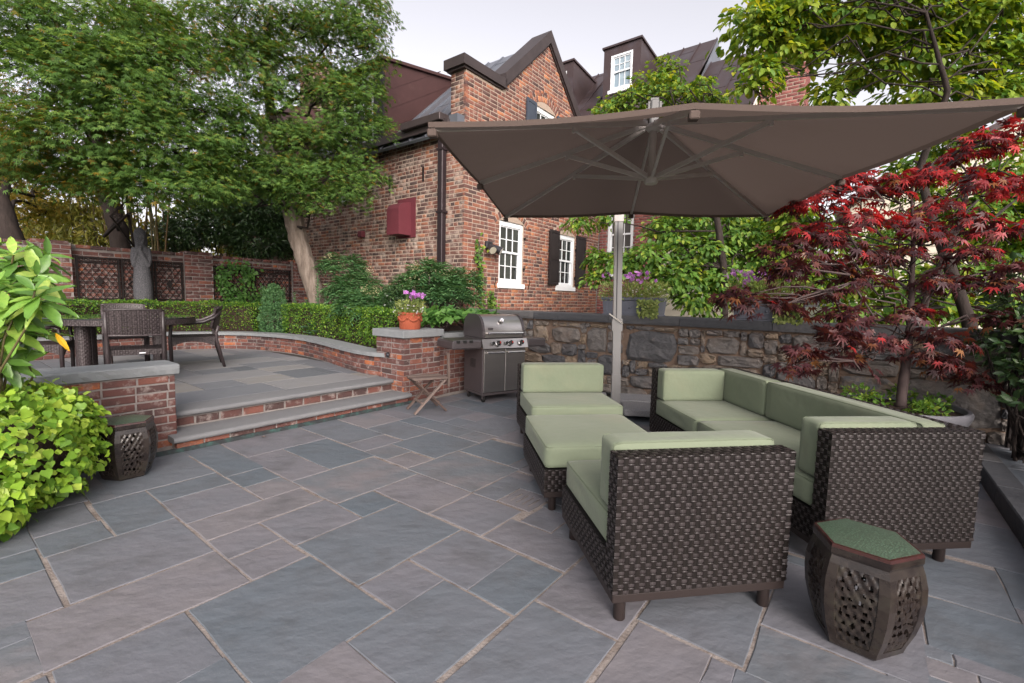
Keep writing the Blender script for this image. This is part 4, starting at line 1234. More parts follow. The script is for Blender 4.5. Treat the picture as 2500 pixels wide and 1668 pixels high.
# dormers
def dormer(y0, y1, xf, zt):
    rzf = lambda x: 5.78 + (x + .25) * (8.58 - 5.78) / 2.85
    zb = rzf(xf)
    xm = min(2.5, (zt - 5.78) / ((8.58 - 5.78) / 2.85) - .25)
    zr = zt - .16
    m = MB()
    m.poly_extrude([(xf, y0, zb - .05), (xf, y0, zt), (xm, y0, zr + .0), ], (0, 0.04, 0))
    m.poly_extrude([(xf, y1 - .04, zb - .05), (xf, y1 - .04, zt), (xm, y1 - .04, zr)], (0, 0.04, 0))
    w = y1 - y0
    f = .22
    m.box(xf - .03, xf + .03, y0 - .002, y0 + f, zb - .05, zt); m.box(xf - .03, xf + .03, y1 - f, y1 + .002, zb - .05, zt)
    m.box(xf - .03, xf + .03, y0 + f, y1 - f, zt - .22, zt); m.box(xf - .03, xf + .03, y0 + f, y1 - f, zb - .05, zb + .28)
    d = m.build('dormer', M_BROWN_METAL, rear)
    MB().poly_extrude([(xf - .08, y0 - .04, zt), (xf - .08, y0 - .04, zt + .05), (xm + .1, y0 - .04, zr + .06), (xm + .1, y0 - .04, zr)], (0, w + .08, 0)).build('dormer_roof', M_BROWN_METAL, d)
    make_window(rear, (xf - .035, y1 - f, zb + .28), -math.pi / 2, w - 2 * f, zt - .22 - zb - .28, cols=3, rows=2, glass=M_GLASS_B, fw=.05, sill=True, low_plain=True)
dormer(-0.52, 0.54, 0.80, 8.22)
dormer(1.50, 2.56, 0.80, 8.22)
# tall brick chimney on the end wall
chim = MB(); chim.box(0.78, 1.6, -4.28, -3.40, 0, 7.1)
cho = chim.build('chimney', M_MORTAR, rear)
B = Bricks()
wall_bricks(B, 3.40, 4.28, 0.6, 7.1, y=0.78, ang=-math.pi / 2, course=0.075, L=0.205, joint=0.014, style='run', seed=55)
wall_bricks(B, 0.78, 1.6, 0.6, 7.1, y=-4.28, course=0.075, L=0.205, joint=0.014, style='run', seed=56)
class _C: pass
for b_ in list(B.b): pass
B.emit(rear, M_BRICK_R, 0, name='chimney_brick', seed=57)

# cream house further right
ch2 = empty('clapboard_house', W(12.4, -5.4, 0), FA, 'cream clapboard house half hidden behind the trees on the right', 'house')
EZ, PZ = 3.7, 5.6
MB().poly_extrude([(0, 1.2, 0), (0, -5.5, 0), (0, -5.5, EZ), (0, -2.2, PZ), (0, 1.2, EZ)], (4, 0, 0)).build('wall', M_CREAM, ch2)
z = 0.5
while z < PZ - .2:
    y1 = 1.2 if z + .16 < EZ else 1.2 - (z + .16 - EZ) * 3.4 / (PZ - EZ)
    y0 = -5.5 if z + .16 < EZ else -5.5 + (z + .16 - EZ) * 3.3 / (PZ - EZ)
    MB().add([(-.002, y0, z), (-.002, y1, z), (-.002, y1, z + .16), (-.002, y0, z + .16), (-.026, y0, z), (-.026, y1, z), (-.005, y1, z + .16), (-.005, y0, z + .16)],
             [(4, 5, 6, 7), (0, 1, 5, 4), (2, 3, 7, 6), (0, 4, 7, 3), (1, 2, 6, 5)]).build('clapboard', M_CREAM, ch2)
    z += .16
for ye in (1.5, -5.8):
    ze = EZ - .16
    MB().poly_extrude([(-.2, ye, ze), (-.2, -2.2, PZ + .02), (-.2, -2.2, PZ + .15), (-.2, ye, ze + .13)], (4.4, 0, 0)).build('roof', M_BROWN_METAL, ch2)
# ================================================================== wicker, cushions
def weave(parent, P, w, h, pu=0.0235, pv=0.0280, mats=(M_WICKER, M_WICKER_L), lift=0.0024, seed=0, diag=False):
    """woven surface: P(u, v, o) maps metres along / up / out to points. upright strands and crossing bands are real ribbons"""
    rng = np.random.default_rng(seed)
    nu, nv = max(2, int(round(w / pu))), max(1, int(round(h / pv)))
    pu, pv = w / nu, h / nv
    V, F, T = [], [], []
    base = 0
    # uprights
    for i in range(nu):
        vs = np.linspace(0, h, nv * 2 + 1)
        uc = (i + .5) * pu
        for (du, o) in ((-.44 * pu, -.0006), (0, .0008), (.44 * pu, -.0006)):
            V.append(P(np.full(len(vs), uc + du), vs, np.full(len(vs), o)))
        n = len(vs)
        a = np.arange(n - 1)
        for c in range(2):
            F.append(np.stack([base + c * n + a, base + (c + 1) * n + a, base + (c + 1) * n + a + 1, base + c * n + a + 1], 1))
            T.append(np.full(n - 1, .001 + rng.random() * .998))
        base += 3 * n
    ob1 = np_mesh('upright_strands', np.concatenate(V), np.concatenate(F), mats[0], parent, np.concatenate(T), smooth=True)
    V, F, T = [], [], []
    base = 0
    us = np.concatenate([[0], ((np.arange(nu)[:, None] + np.array([.07, .93])[None]) * pu).ravel(), [w]])
    col_i = np.concatenate([[0], np.repeat(np.arange(nu), 2), [nu - 1]])
    n = len(us); a = np.arange(n - 1)
    for r in range(nv):
        for kind in (0, 1):
            hh = pv * (.54 if kind == 0 else .17)
            vc = r * pv + pv * (.34 if kind == 0 else .82)
            ph = (col_i + r + kind) % 2
            o = np.where(ph == 0, lift, -lift)
            for (dv, oo) in ((-.5 * hh, -.0008), (0, .0007), (.5 * hh, -.0008)):
                V.append(P(us, np.clip(np.full(n, vc + dv), 0, h), o + oo))
            tt = .001 + rng.random(n - 1) * .998
            for c in range(2):
                F.append(np.stack([base + c * n + a, base + c * n + a + 1, base + (c + 1) * n + a + 1, base + (c + 1) * n + a], 1))
                T.append(tt)
            base += 3 * n
    ob2 = np_mesh('woven_bands', np.concatenate(V), np.concatenate(F), mats[1], parent, np.concatenate(T), smooth=False)
    return ob1, ob2
def plane_fn(o, u, v):
    o, u, v = np.array(o, float), np.array(u, float), np.array(v, float)
    n = np.cross(u, v)
    return lambda a, b, c: o + np.outer(a, u) + np.outer(b, v) + np.outer(c, n)
def cushion(parent, name, x0, x1, y0, y1, z0, z1, r=0.026, puff=0.006, seed=0, mat=M_CUSH, lean=None):
    """soft box: rounded edges, slightly domed faces, a few shallow dents"""
    rng = np.random.default_rng(seed)
    sx, sy, sz = x1 - x0, y1 - y0, z1 - z0
    n = 14
    bm = bmesh.new()
    bmesh.ops.create_cube(bm, size=2.0)
    bmesh.ops.subdivide_edges(bm, edges=bm.edges[:], cuts=n, use_grid_fill=True)
    ph = rng.random(6) * 6.28
    hs = np.array([sx, sy, sz]) / 2
    rr = min(r, min(hs) * .9)
    for v in bm.verts:
        p = np.array(v.co)
        # concentrate vertices near the edges
        p = np.sign(p) * (1 - (1 - np.abs(p)) ** 1.0)
        q = p * hs
        inner = np.clip(q, -(hs - rr), hs - rr)
        d = q - inner
        L = np.linalg.norm(d)
        if L > 1e-9:
            q = inner + d / L * min(L, rr) if L > rr else q
            on = np.abs(p) > .999
            dd = np.where(on, np.sign(p) * rr, d)
            q = inner + dd / np.linalg.norm(dd) * rr
        for ax in range(3):
            if abs(p[ax]) > .999:
                a, b = [i for i in range(3) if i != ax]
                g_ = (1 - p[a] ** 2) * (1 - p[b] ** 2)
                size = min(hs[a], hs[b]) / .35
                w_ = .004 * math.sin(p[a] * 4.5 + ph[ax]) * math.sin(p[b] * 3.7 + ph[ax + 3])
                q[ax] += np.sign(p[ax]) * (g_ ** .5 * puff * size + w_ * g_)
        v.co = Vector(q + np.array([(x0 + x1) / 2, (y0 + y1) / 2, (z0 + z1) / 2]))
    me = bpy.data.meshes.new(name)
    for f in bm.faces: f.smooth = True
    bm.to_mesh(me); bm.free()
    o = link(name, me, mat, parent)
    # piping along the two largest faces
    ax = int(np.argmin([sx, sy, sz]))
    m = MB()
    dims = [(x0, x1), (y0, y1), (z0, z1)]
    a, b = [i for i in range(3) if i != ax]
    k = rr * .42
    for side in (0, 1):
        pts = []
        c = dims[ax][side] + (1 if side == 0 else -1) * k
        cr = rr * .9
        ends = [(dims[a][1] - cr, dims[b][1] - cr, 0), (dims[a][0] + cr, dims[b][1] - cr, 90), (dims[a][0] + cr, dims[b][0] + cr, 180), (dims[a][1] - cr, dims[b][0] + cr, 270)]
        for (ca, cb, t0) in ends:
            for t in (0, 30, 60, 90):
                th = R(t0 + t)
                p = [0, 0, 0]
                p[a] = ca + (cr - k * .55) * math.cos(th); p[b] = cb + (cr - k * .55) * math.sin(th); p[ax] = c
                pts.append(p)
        pts.append(pts[0])
        m.tube(pts, 0.0035, 5, cap=False)
    m.build('piping', M_PIPE, o, smooth=True)
    if lean:
        o.rotation_euler = lean
    return o
LEG_R = 0.026
def legs(parent, spots, h=0.108):
    for (x, y) in spots:
        MB().lathe([(0.0, 0), (LEG_R * .92, 0), (LEG_R, 0.004), (LEG_R, h)], 14, x, y).build('leg', M_BASE, parent, smooth=True, angle=40)
def wbox(parent, x0, x1, y0, y1, z0, z1, faces, seed=0):
    """woven box: dark core with woven faces"""
    e = 0.006
    MB().box(x0 + e, x1 - e, y0 + e, y1 - e, z0 + .001, z1 - e).build('core', M_CORE, parent)
    g_ = 0.0015
    if 'y0' in faces: weave(parent, plane_fn((x0, y0 + g_, z0), (1, 0, 0), (0, 0, 1)), x1 - x0, z1 - z0, seed=seed)
    if 'y1' in faces: weave(parent, plane_fn((x1, y1 - g_, z0), (-1, 0, 0), (0, 0, 1)), x1 - x0, z1 - z0, seed=seed + 1)
    if 'x0' in faces: weave(parent, plane_fn((x0 + g_, y1, z0), (0, -1, 0), (0, 0, 1)), y1 - y0, z1 - z0, seed=seed + 2)
    if 'x1' in faces: weave(parent, plane_fn((x1 - g_, y0, z0), (0, 1, 0), (0, 0, 1)), y1 - y0, z1 - z0, seed=seed + 3)
    if 'z1' in faces:
        if x1 - x0 >= y1 - y0:
            weave(parent, plane_fn((x0, y0, z1 - g_), (1, 0, 0), (0, 1, 0)), x1 - x0, y1 - y0, seed=seed + 4)
        else:
            weave(parent, plane_fn((x1, y0, z1 - g_), (0, 1, 0), (-1, 0, 0)), y1 - y0, x1 - x0, seed=seed + 4)
ZB0, ZB1, ZS, ZTOP = 0.105, 0.145, 0.30, 0.735
def base_rim(parent, x0, x1, y0, y1):
    MB().cbox(x0 + .003, x1 - .003, y0 + .003, y1 - .003, ZB0, ZB1, b=.004).build('base_rim', M_BASE, parent)

# --- chair in front, seen from behind
def armless(name, loc, rot, label, Wd=0.81, Dp=0.79, ztop=ZTOP, back_t=0.09):
    t = empty(name, loc, rot, label, 'armchair', 'matching armless wicker lounge chairs')
    base_rim(t, 0, Wd, 0, Dp)
    legs(t, [(.06, .06), (Wd - .06, .06), (.06, Dp - .06), (Wd - .06, Dp - .06)])
    wbox(t, 0, Wd, 0, back_t, ZB1, ztop, ('y0', 'x0', 'x1', 'z1', 'y1'), seed=1)
    wbox(t, 0, Wd, back_t + .001, Dp, ZB1, ZS, ('x0', 'x1', 'y1'), seed=11)
    cushion(t, 'seat_cushion', .012, Wd - .012, back_t + .01, Dp - .005, ZS + .002, ZS + .15, seed=3)
    cushion(t, 'back_cushion', .018, Wd - .018, back_t + .008, back_t + .165, ZS + .155, ztop + .028, seed=4, puff=.009)
    return t
armless('lounge_chair', (0.440, 1.815, 0), R(9.4), 'armless brown wicker lounge chair in the foreground, seen from behind')
armless('lounge_chair', (0.905, 4.80, 0), R(188), 'armless wicker lounge chair facing the camera, nearest the grill', Wd=0.85, Dp=.80, ztop=.71)

# --- ottoman
ot = empty('ottoman', (0.225, 2.835, 0), R(8), 'square wicker ottoman with thick sage cushion between the two armless chairs', 'ottoman')
base_rim(ot, 0, .82, 0, .82)
legs(ot, [(.07, .07), (.75, .07), (.07, .75), (.75, .75)])
wbox(ot, 0, .82, 0, .82, ZB1, ZS - .01, ('y0', 'x0', 'x1', 'y1'), seed=31)
cushion(ot, 'seat_cushion', .004, .816, .004, .816, ZS - .008, ZS + .145, seed=8, puff=.008, r=.03)

# --- long sectional sofa with a back along the right and both ends
sf_ = empty('sectional_sofa', (1.60, 2.245, 0), R(6), 'long wicker sectional sofa with sage cushions and a back on three sides', 'sofa')
SWD, SLN, BT_ = 0.86, 2.22, 0.095
base_rim(sf_, 0, SWD, 0, SLN)
legs(sf_, [(.08, .08), (SWD - .10, .08), (.08, 1.1), (SWD - .1, 1.1), (.08, SLN - .08), (SWD - .1, SLN - .08)])
wbox(sf_, 0, SWD, 0, BT_, ZB1, ZTOP, ('y0', 'x0', 'x1', 'z1'), seed=41)
wbox(sf_, 0, SWD, SLN - BT_, SLN, ZB1, ZTOP, ('y0', 'x0', 'x1', 'z1'), seed=51)
wbox(sf_, SWD - BT_, SWD, BT_ + .001, SLN - BT_ - .001, ZB1, ZTOP, ('x1', 'z1'), seed=61)
wbox(sf_, 0, SWD - BT_ - .001, BT_ + .001, SLN - BT_ - .001, ZB1, ZS, ('x0',), seed=71)
cushion(sf_, 'seat_cushion', .004, SWD - BT_ - .006, BT_ + .006, 1.325, ZS + .002, ZS + .15, seed=12)
cushion(sf_, 'seat_cushion', .004, SWD - BT_ - .006, 1.335, SLN - BT_ - .006, ZS + .002, ZS + .15, seed=13)
cushion(sf_, 'back_cushion', .02, SWD - BT_ - .18, BT_ + .006, BT_ + .155, ZS + .155, ZTOP + .025, seed=14, puff=.007)
cushion(sf_, 'back_cushion', .012, SWD - BT_ - .16, SLN - BT_ - .16, SLN - BT_ - .004, ZS + .155, ZTOP + .01, seed=15, puff=.009)
cushion(sf_, 'back_cushion', SWD - BT_ - .155, SWD - BT_ - .004, 1.40, SLN - BT_ - .01, ZS + .155, ZTOP + .015, seed=16, puff=.009)
cushion(sf_, 'back_cushion', SWD - BT_ - .155, SWD - BT_ - .004, BT_ + .01, 1.39, ZS + .155, ZTOP + .015, seed=17, puff=.009)

# ================================================================== cantilever umbrella
um = empty('cantilever_umbrella', (1.06, 3.72, 0), R(-8), 'large taupe cantilever umbrella over the seating with silver pole', 'umbrella')
HH, ZR, ZC = 1.385, 2.30, 2.80
ang8 = [(-1, -1), (0, -1), (1, -1), (1, 0), (1, 1), (0, 1), (-1, 1), (-1, 0)]
rim = []
for (a, b) in ang8:
    corner = abs(a) + abs(b) == 2
    rim.append(Vector((a * HH, b * HH, ZR if corner else ZR + .035)))
rim[0] += Vector((0.02, 0.04, 0.0)); rim[2] += Vector((.05, -.03, 0))
m = MB()
vc = Vector((0, 0, ZC))
NR, NS = 10, 6
grid = []
for i in range(8):
    a, b = rim[i], rim[(i + 1) % 8]
    for k in range(NS):
        f = k / NS
        edge = a.lerp(b, f)
        for r in range(NR + 1):
            t = 0.06 + .94 * r / NR
            p = vc.lerp(edge, t)
            sag = math.sin(math.pi * f) * t * .022 + 0.03 * math.sin(math.pi * t)
            p.z -= sag
            inn = 1 - .010 * math.sin(math.pi * f) * t ** 3
            p.x *= inn; p.y *= inn
            grid.append(p)
n_ang = 8 * NS
fs = []
for i in range(n_ang):
    j = (i + 1) % n_ang
    for r in range(NR):
        fs.append((i * (NR + 1) + r, i * (NR + 1) + r + 1, j * (NR + 1) + r + 1, j * (NR + 1) + r))
m.add(grid, fs)
# turned-down hem
k0 = len(m.v)
for i in range(n_ang):
    p = grid[i * (NR + 1) + NR]
    m.v.append((p.x * .998, p.y * .998, p.z - .028))
for i in range(n_ang):
    j = (i + 1) % n_ang
    m.f.append((i * (NR + 1) + NR, j * (NR + 1) + NR, k0 + j, k0 + i)); m.t.append(0)
can = m.build('canopy', M_CANVAS, um, smooth=True, angle=35)
for i in range(8):
    a = vc + Vector((0, 0, -.055)) + (rim[i] - vc) * .045
    b = rim[i] + Vector((0, 0, -.035))
    b = a.lerp(b, .985)
    rb_ = MB().bar(a, b, .022, .034).build('rib', M_UMB_MET, um)
    mid = a.lerp(b, .46 if i % 2 else .42) + Vector((0, 0, -.02))
    dirv = Vector((rim[i].x, rim[i].y, 0)).normalized()
    MB().bar(dirv * .05 + Vector((0, 0, 2.335)), mid, .02, .03).build('strut', M_UMB_MET, um)
    MB().lathe([(0, 0), (.012, 0), (.012, .05), (0, .05)], 8, mid.x, mid.y).build('pivot', M_UMB_MET, rb_, loc=(0, 0, mid.z - .03))
    MB().cbox(-.025, .025, -.025, .025, -.03, .012, b=.006).build('rib_pocket', M_CANVAS, can, loc=tuple(rim[i] * .985 + Vector((0, 0, -.012))))
MB().lathe([(.026, 2.36), (.026, 2.74)], 16).build('hub_post', M_UMB_MET, um, smooth=True, angle=40)
MB().lathe([(.0, 2.285), (.045, 2.285), (.055, 2.30), (.055, 2.33), (.04, 2.345), (.034, 2.37), (.034, 2.42), (.026, 2.425)], 20).build('lower_hub', M_UMB_MET, um, smooth=True, angle=40)
MB().lathe([(.0, 2.68), (.04, 2.68), (.06, 2.70), (.06, 2.73), (.0, 2.75)], 20).build('upper_hub', M_UMB_MET, um, smooth=True, angle=40)
iv = Matrix.Rotation(R(8), 3, 'Z')
pl = iv @ (Vector((1.269, 5.488, 0)) - Vector((1.06, 3.72, 0)))
pl2 = iv @ (Vector((1.20, 5.46, 2.47)) - Vector((1.06, 3.72, 0)))
def pole_seg(z0, z1, w, d, mat, name):
    t0, t1 = z0 / 2.47, z1 / 2.47
    a = pl.lerp(pl2, t0); b = pl.lerp(pl2, t1)
    return MB().bar(a, b, w, d, up=(0, 1, 0)).build(name, mat, um)
pole_seg(0.05, 2.40, .092, .12, M_ALU, 'pole')
m = MB(); a = pl.lerp(pl2, .45) + Vector((-.012, -.06, 0)); b = pl.lerp(pl2, .97) + Vector((-.012, -.06, 0))
m.bar(a, b, .012, .004, up=(0, 1, 0)); m.build('pole_slot', M_ALU_DK, um)
pole_seg(0.02, .50, .104, .13, M_ALU, 'pole_foot')
sl_ = pole_seg(1.02, 1.16, .118, .145, M_ALU, 'slide_grip')
a = pl.lerp(pl2, .47)
MB().bar(a + Vector((-.10, -.11, .06)), a + Vector((.06, -.11, -.05)), .014, .014).build('handle', M_CHROME, sl_)
pole_seg(2.28, 2.44, .106, .135, M_UMB_MET, 'pole_head')
m = MB()
top = pl2 + Vector((0, -.02, 0))
arm = [top + Vector((0, 0, -.02)), top + Vector((0, -.2, .16)), Vector((pl2.x * .4, pl2.y * .5, 2.80)), Vector((0, .12, 2.89)), Vector((0, 0, 2.89))]
for i in range(len(arm) - 1):
    m.bar(arm[i], arm[i + 1], .06, .09)
m.build('arm', M_ALU_G, um)
m = MB(); m.cbox(-.032, .032, -.03, .03, 2.72, 2.915, b=.01)
m.box(-.05, -.036, -.018, .018, 2.83, 2.90); m.box(.036, .05, -.018, .018, 2.83, 2.90)
m.tube([(-.062, 0, 2.85), (.062, 0, 2.85)], .008, 8); m.tube([(-.062, 0, 2.885), (.062, 0, 2.885)], .008, 8)
m.build('top_bracket', M_ALU_G, um)
# granite weights on a cross foot
m = MB()
m.bar((pl.x - .45, pl.y + .2, .03), (pl.x + .55, pl.y + .2, .03), .07, .05); m.bar((pl.x, pl.y - .12, .03), (pl.x, pl.y + .6, .03), .07, .05)
m.build('cross_foot', M_BASE, um)
for (dx, dy) in ((.30, -.05), (.30, .46), (-.30, .46)):
    MB().cbox(pl.x + dx - .225, pl.x + dx + .225, pl.y + dy - .225, pl.y + dy + .225, .058, .135, b=.008).build('base_weight', M_GRANITE, um)

# ================================================================== ceramic garden stools
def stool(loc, rot, label, sc=1.0):
    t = empty('garden_stool', loc, rot, label, 'stool', 'hexagonal ceramic garden stools')
    prof = [(0.135, 0.0), (0.148, 0.012), (0.156, 0.04), (0.178, 0.10), (0.195, 0.17), (0.202, 0.24), (0.200, 0.30), (0.188, 0.355), (0.178, 0.385), (0.182, 0.395), (0.182, 0.418)]
    prof = [(r * sc, z * sc) for r, z in prof]
    def hexr(r, k, f):
        a0, a1 = R(60 * k), R(60 * (k + 1))
        p = Vector((r * math.cos(a0), r * math.sin(a0), 0)).lerp(Vector((r * math.cos(a1), r * math.sin(a1), 0)), f)
        return p
    # solid bands: foot, top, and a rib down each corner
    m = MB()
    def band(i0, i1, f0, f1, k, nf=1, thick=.016):
        for i in range(i0, i1):
            for j in range(nf):
                fa, fb = f0 + (f1 - f0) * j / nf, f0 + (f1 - f0) * (j + 1) / nf
                q = []
                for (ii, f) in ((i, fa), (i, fb), (i + 1, fb), (i + 1, fa)):
                    p = hexr(prof[ii][0], k, f); p.z = prof[ii][1]; q.append(p)
                qi = [Vector((p.x * (1 - thick / .18), p.y * (1 - thick / .18), p.z)) for p in q]
                m.add([tuple(v) for v in q + qi], [(0, 1, 2, 3), (7, 6, 5, 4), (0, 4, 5, 1), (1, 5, 6, 2), (2, 6, 7, 3), (3, 7, 4, 0)])
    for k in range(6):
        band(0, 2, 0, 1, k); band(7, 10, 0, 1, k)
        band(2, 7, 0, .17, k); band(2, 7, .83, 1, k)
    body = m.build('body', M_GLAZE, t, smooth=True, angle=28)
    # pierced lattice panels: grid of struts with irregular openings, one per face
    def zr(z):
        for i in range(len(prof) - 1):
            if prof[i][1] <= z <= prof[i + 1][1] + 1e-9:
                f = (z - prof[i][1]) / (prof[i + 1][1] - prof[i][1] + 1e-9)
                return prof[i][0] + (prof[i + 1][0] - prof[i][0]) * f
        return prof[-1][0]
    rg = np.random.default_rng(4)
    z0, z1 = prof[2][1], prof[7][1]
    NXg, NZg = 26, 40
    holes = []
    for (hx, hz, rx, rz_, tt) in ((.30, .93, .055, .028, 0), (.62, .93, .055, .028, 0), (.47, .80, .07, .03, 1), (.14, .84, .05, .03, 2), (.84, .84, .05, .03, 2), (.15, .72, .045, .022, 0), (.30, .74, .04, .02, 0), (.68, .72, .05, .02, 2), (.86, .71, .045, .022, 0), (.16, .60, .05, .03, 0), (.35, .63, .06, .03, 2), (.62, .62, .07, .04, 2), (.85, .60, .04, .028, 0), (.48, .55, .045, .022, 0), (.25, .50, .05, .022, 0), (.75, .50, .05, .022, 0), (.14, .43, .05, .035, 2), (.34, .40, .05, .024, 0), (.52, .41, .05, .028, 1), (.70, .40, .05, .024, 0), (.87, .42, .045, .03, 2), (.22, .28, .06, .032, 2), (.47, .27, .075, .035, 1), (.74, .29, .055, .026, 0), (.88, .24, .045, .026, 0), (.15, .15, .05, .03, 0), (.36, .13, .065, .032, 0), (.60, .12, .065, .034, 0), (.82, .12, .05, .028, 2)):
        holes.append((hx, hz, rx * 1.15, rz_ * 1.25, tt))
    for k in range(6):
        mm = MB()
        idx_ = {}
        def vert(i, j, lay):
            key = (i, j, lay)
            if key not in idx_:
                fx = .17 + .66 * i / NXg
                z = z0 + (z1 - z0) * j / NZg
                p = hexr(zr(z) * (.975 if lay == 0 else .905), k, fx)
                u_, v_ = i / NXg, j / NZg
                bul = 0.004 * sc * math.sin(u_ * 25 + k) * math.sin(v_ * 38) if lay == 0 else 0
                L = math.hypot(p.x, p.y)
                idx_[key] = len(mm.v)
                mm.v.append((p.x * (1 + bul / L), p.y * (1 + bul / L), z))
            return idx_[key]
        def solid(i, j):
            if i < 0 or j < 0 or i >= NXg or j >= NZg: return False
            u_, v_ = (i + .5) / NXg, (j + .5) / NZg
            for (hx, hz, rx, rz_, tt) in holes:
                dx, dz = abs(u_ - hx) / rx, abs(v_ - hz) / rz_
                if tt == 1 and dx + dz < 1.15: return False
                if tt == 0 and dx * dx + dz * dz < 1: return False
                if tt == 2 and dx < (1 - (v_ - hz) / rz_) * .6 and dz < 1: return False
            return True
        for i in range(NXg):
            for j in range(NZg):
                if not solid(i, j): continue
                mm.f.append((vert(i, j, 0), vert(i + 1, j, 0), vert(i + 1, j + 1, 0), vert(i, j + 1, 0))); mm.t.append(0)
                for (di, dj, e0, e1) in ((-1, 0, (i, j + 1), (i, j)), (1, 0, (i + 1, j), (i + 1, j + 1)), (0, -1, (i, j), (i + 1, j)), (0, 1, (i + 1, j + 1), (i, j + 1))):
                    if not solid(i + di, j + dj):
                        mm.f.append((vert(*e0, 0), vert(*e0, 1), vert(*e1, 1), vert(*e1, 0))); mm.t.append(0)
        mm.build('pierced_panel', M_GLAZE, t, smooth=True, angle=50)
    rt0 = prof[-1][0]; zt = prof[-1][1]
    hx_ = [(rt0 * math.cos(R(60 * k)), rt0 * math.sin(R(60 * k))) for k in range(6)]
    m = MB()
    vs = [(x, y, zt) for x, y in hx_] + [(x * .985, y * .985, zt + .012 * sc) for x, y in hx_] + [(x * .93, y * .93, zt + .013 * sc) for x, y in hx_]
    m.add(vs, [(k, (k + 1) % 6, 6 + (k + 1) % 6, 6 + k) for k in range(6)] + [(6 + k, 6 + (k + 1) % 6, 12 + (k + 1) % 6, 12 + k) for k in range(6)])
    m.build('rim', M_RIM, t)
    m = MB()
    pts = [(x * .93, y * .93) for x, y in hx_]
    vs = [(p[0], p[1], zt + .013 * sc) for p in pts] + [(p[0] * .5, p[1] * .5, zt + .022 * sc) for p in pts] + [(0, 0, zt + .023 * sc)]
    m.add(vs, [(k, (k + 1) % 6, 6 + (k + 1) % 6, 6 + k) for k in range(6)] + [(6 + k, 6 + (k + 1) % 6, 12) for k in range(6)])
    m.build('top', M_CRACK, t, smooth=True)
    m = MB(); m.prism([(x * .75, y * .75) for x, y in hx_], .01 * sc, .02 * sc); m.build('floor', M_GLAZE, t)
    return t
stool((1.455, 1.80, 0), R(17), 'ceramic garden stool with green crackled top in the right foreground')
stool((-2.83, 3.32, 0), R(-8), 'dark ceramic garden stool beside the ivy and low brick wall', sc=0.97)
# ================================================================== gas grill
gr = empty('gas_grill', (-0.375, 5.93, 0), R(33), 'stainless steel gas grill with side shelves in front of the stone wall', 'grill')
GW, GD = 0.66, 0.52
MB().cbox(0, GW, 0.004, GD, .13, .72, b=.006).build('cabinet', M_GRILL_GREY, gr)
m = MB()
for c in (0, 1):
    for r in range(7):
        z = .45 + r * .017
        m.box(-.004, .002, .19 + c * .075, .255 + c * .075, z, z + .007)
m.build('side_vents', M_BLACK, gr)
for (a, b) in ((.012, GW / 2 - .004), (GW / 2 + .004, GW - .012)):
    d = MB().cbox(a, b, -.022, .003, .14, .705, b=.005).build('door', M_STEEL, gr)
    m = MB(); m.tube([(a + .03, -.05, .665), (b - .02, -.05, .665)], .011, 10); m.box(a + .04, a + .06, -.05, -.02, .658, .672); m.box(b - .05, b - .03, -.05, -.02, .658, .672)
    m.build('handle', M_CHROME, d, smooth=True, angle=40)
m = MB(); m.poly_extrude([(-.02, -.05, .72), (-.02, .03, .715), (-.02, .03, .845), (-.02, -.005, .84)], (GW + .04, 0, 0))
cp = m.build('control_panel', M_STEEL, gr)
for (x, r) in ((.13, .021), (.21, .036), (.335, .021), (.40, .036), (.57, .036)):
    c0 = Vector((x, -.03, .782)); dn = Vector((0, -.93, .36)).normalized()
    k = MB().tube([c0, c0 + dn * .012, c0 + dn * .014, c0 + dn * .038, c0 + dn * .044], [r * 1.15, r * 1.15, r * .95, r * .85, r * .6], 16).build('knob', M_BLACK, cp, smooth=True, angle=40)
    MB().tube([c0 + dn * .0135, c0 + dn * .018], [r * 1.2, r * 1.05], 16).build('knob_ring', M_CHROME, k)
    if r > .03:
        MB().box(x + .006, x + .016, -.03 - .047, -.03 - .041, .79, .812).build('red_mark', M_REDDOT, k)
# fire box and hood
MB().cbox(.0, GW, .03, GD + .02, .722, .852, b=.01).build('fire_box', M_GRILL_GREY, gr)
pf = [(.02, .855), (.02, .905)] + [(.02 + .20 * (1 - math.cos(t)), .905 + .245 * math.sin(t)) for t in np.linspace(.15, math.pi / 2, 9)] + [(.40, 1.15), (.50, 1.10), (.545, 1.0), (.545, .855)]
n = len(pf)
m = MB()
xs_ = (.035, GW - .035)
m.add([(x, p[0], p[1]) for x in xs_ for p in pf], [(i, (i + 1) % n, n + (i + 1) % n, n + i) for i in range(n)])
hood = m.build('hood', M_STEEL, gr, smooth=True, angle=30)
for (a, b) in ((.0, .036), (GW - .036, GW)):
    pf2 = [(p[0] - .008 if p[0] < .3 else p[0] + .006, p[1] + (.008 if p[1] > 1.0 else 0)) for p in pf]
    MB().poly_extrude([(a, p[0], p[1]) for p in pf2], (b - a, 0, 0)).build('hood_side', M_GRILL_GREY, hood, smooth=True, angle=30)
m = MB(); m.tube([(.06, -.03, .915), (GW - .06, -.03, .915)], .016, 12)
for x in (.085, GW - .085): m.box(x - .012, x + .012, -.03, .03, .907, .923)
m.build('hood_handle', M_CHROME, hood, smooth=True, angle=40)
c0 = Vector((GW * .47, .055, 1.075)); dn = Vector((0, -.75, .66))
th_ = MB().tube([c0, c0 + dn * .02, c0 + dn * .026], [.036, .036, .028], 20).build('thermometer', M_CHROME, hood, smooth=True, angle=40)
MB().tube([c0 + dn * .0265, c0 + dn * .028], [.024, .024], 16).build('dial', M_WHITE, th_)
MB().cbox(.085, .16, .012, .03, .955, .985, b=.004).build('name_plate', M_GRILL_GREY, hood)
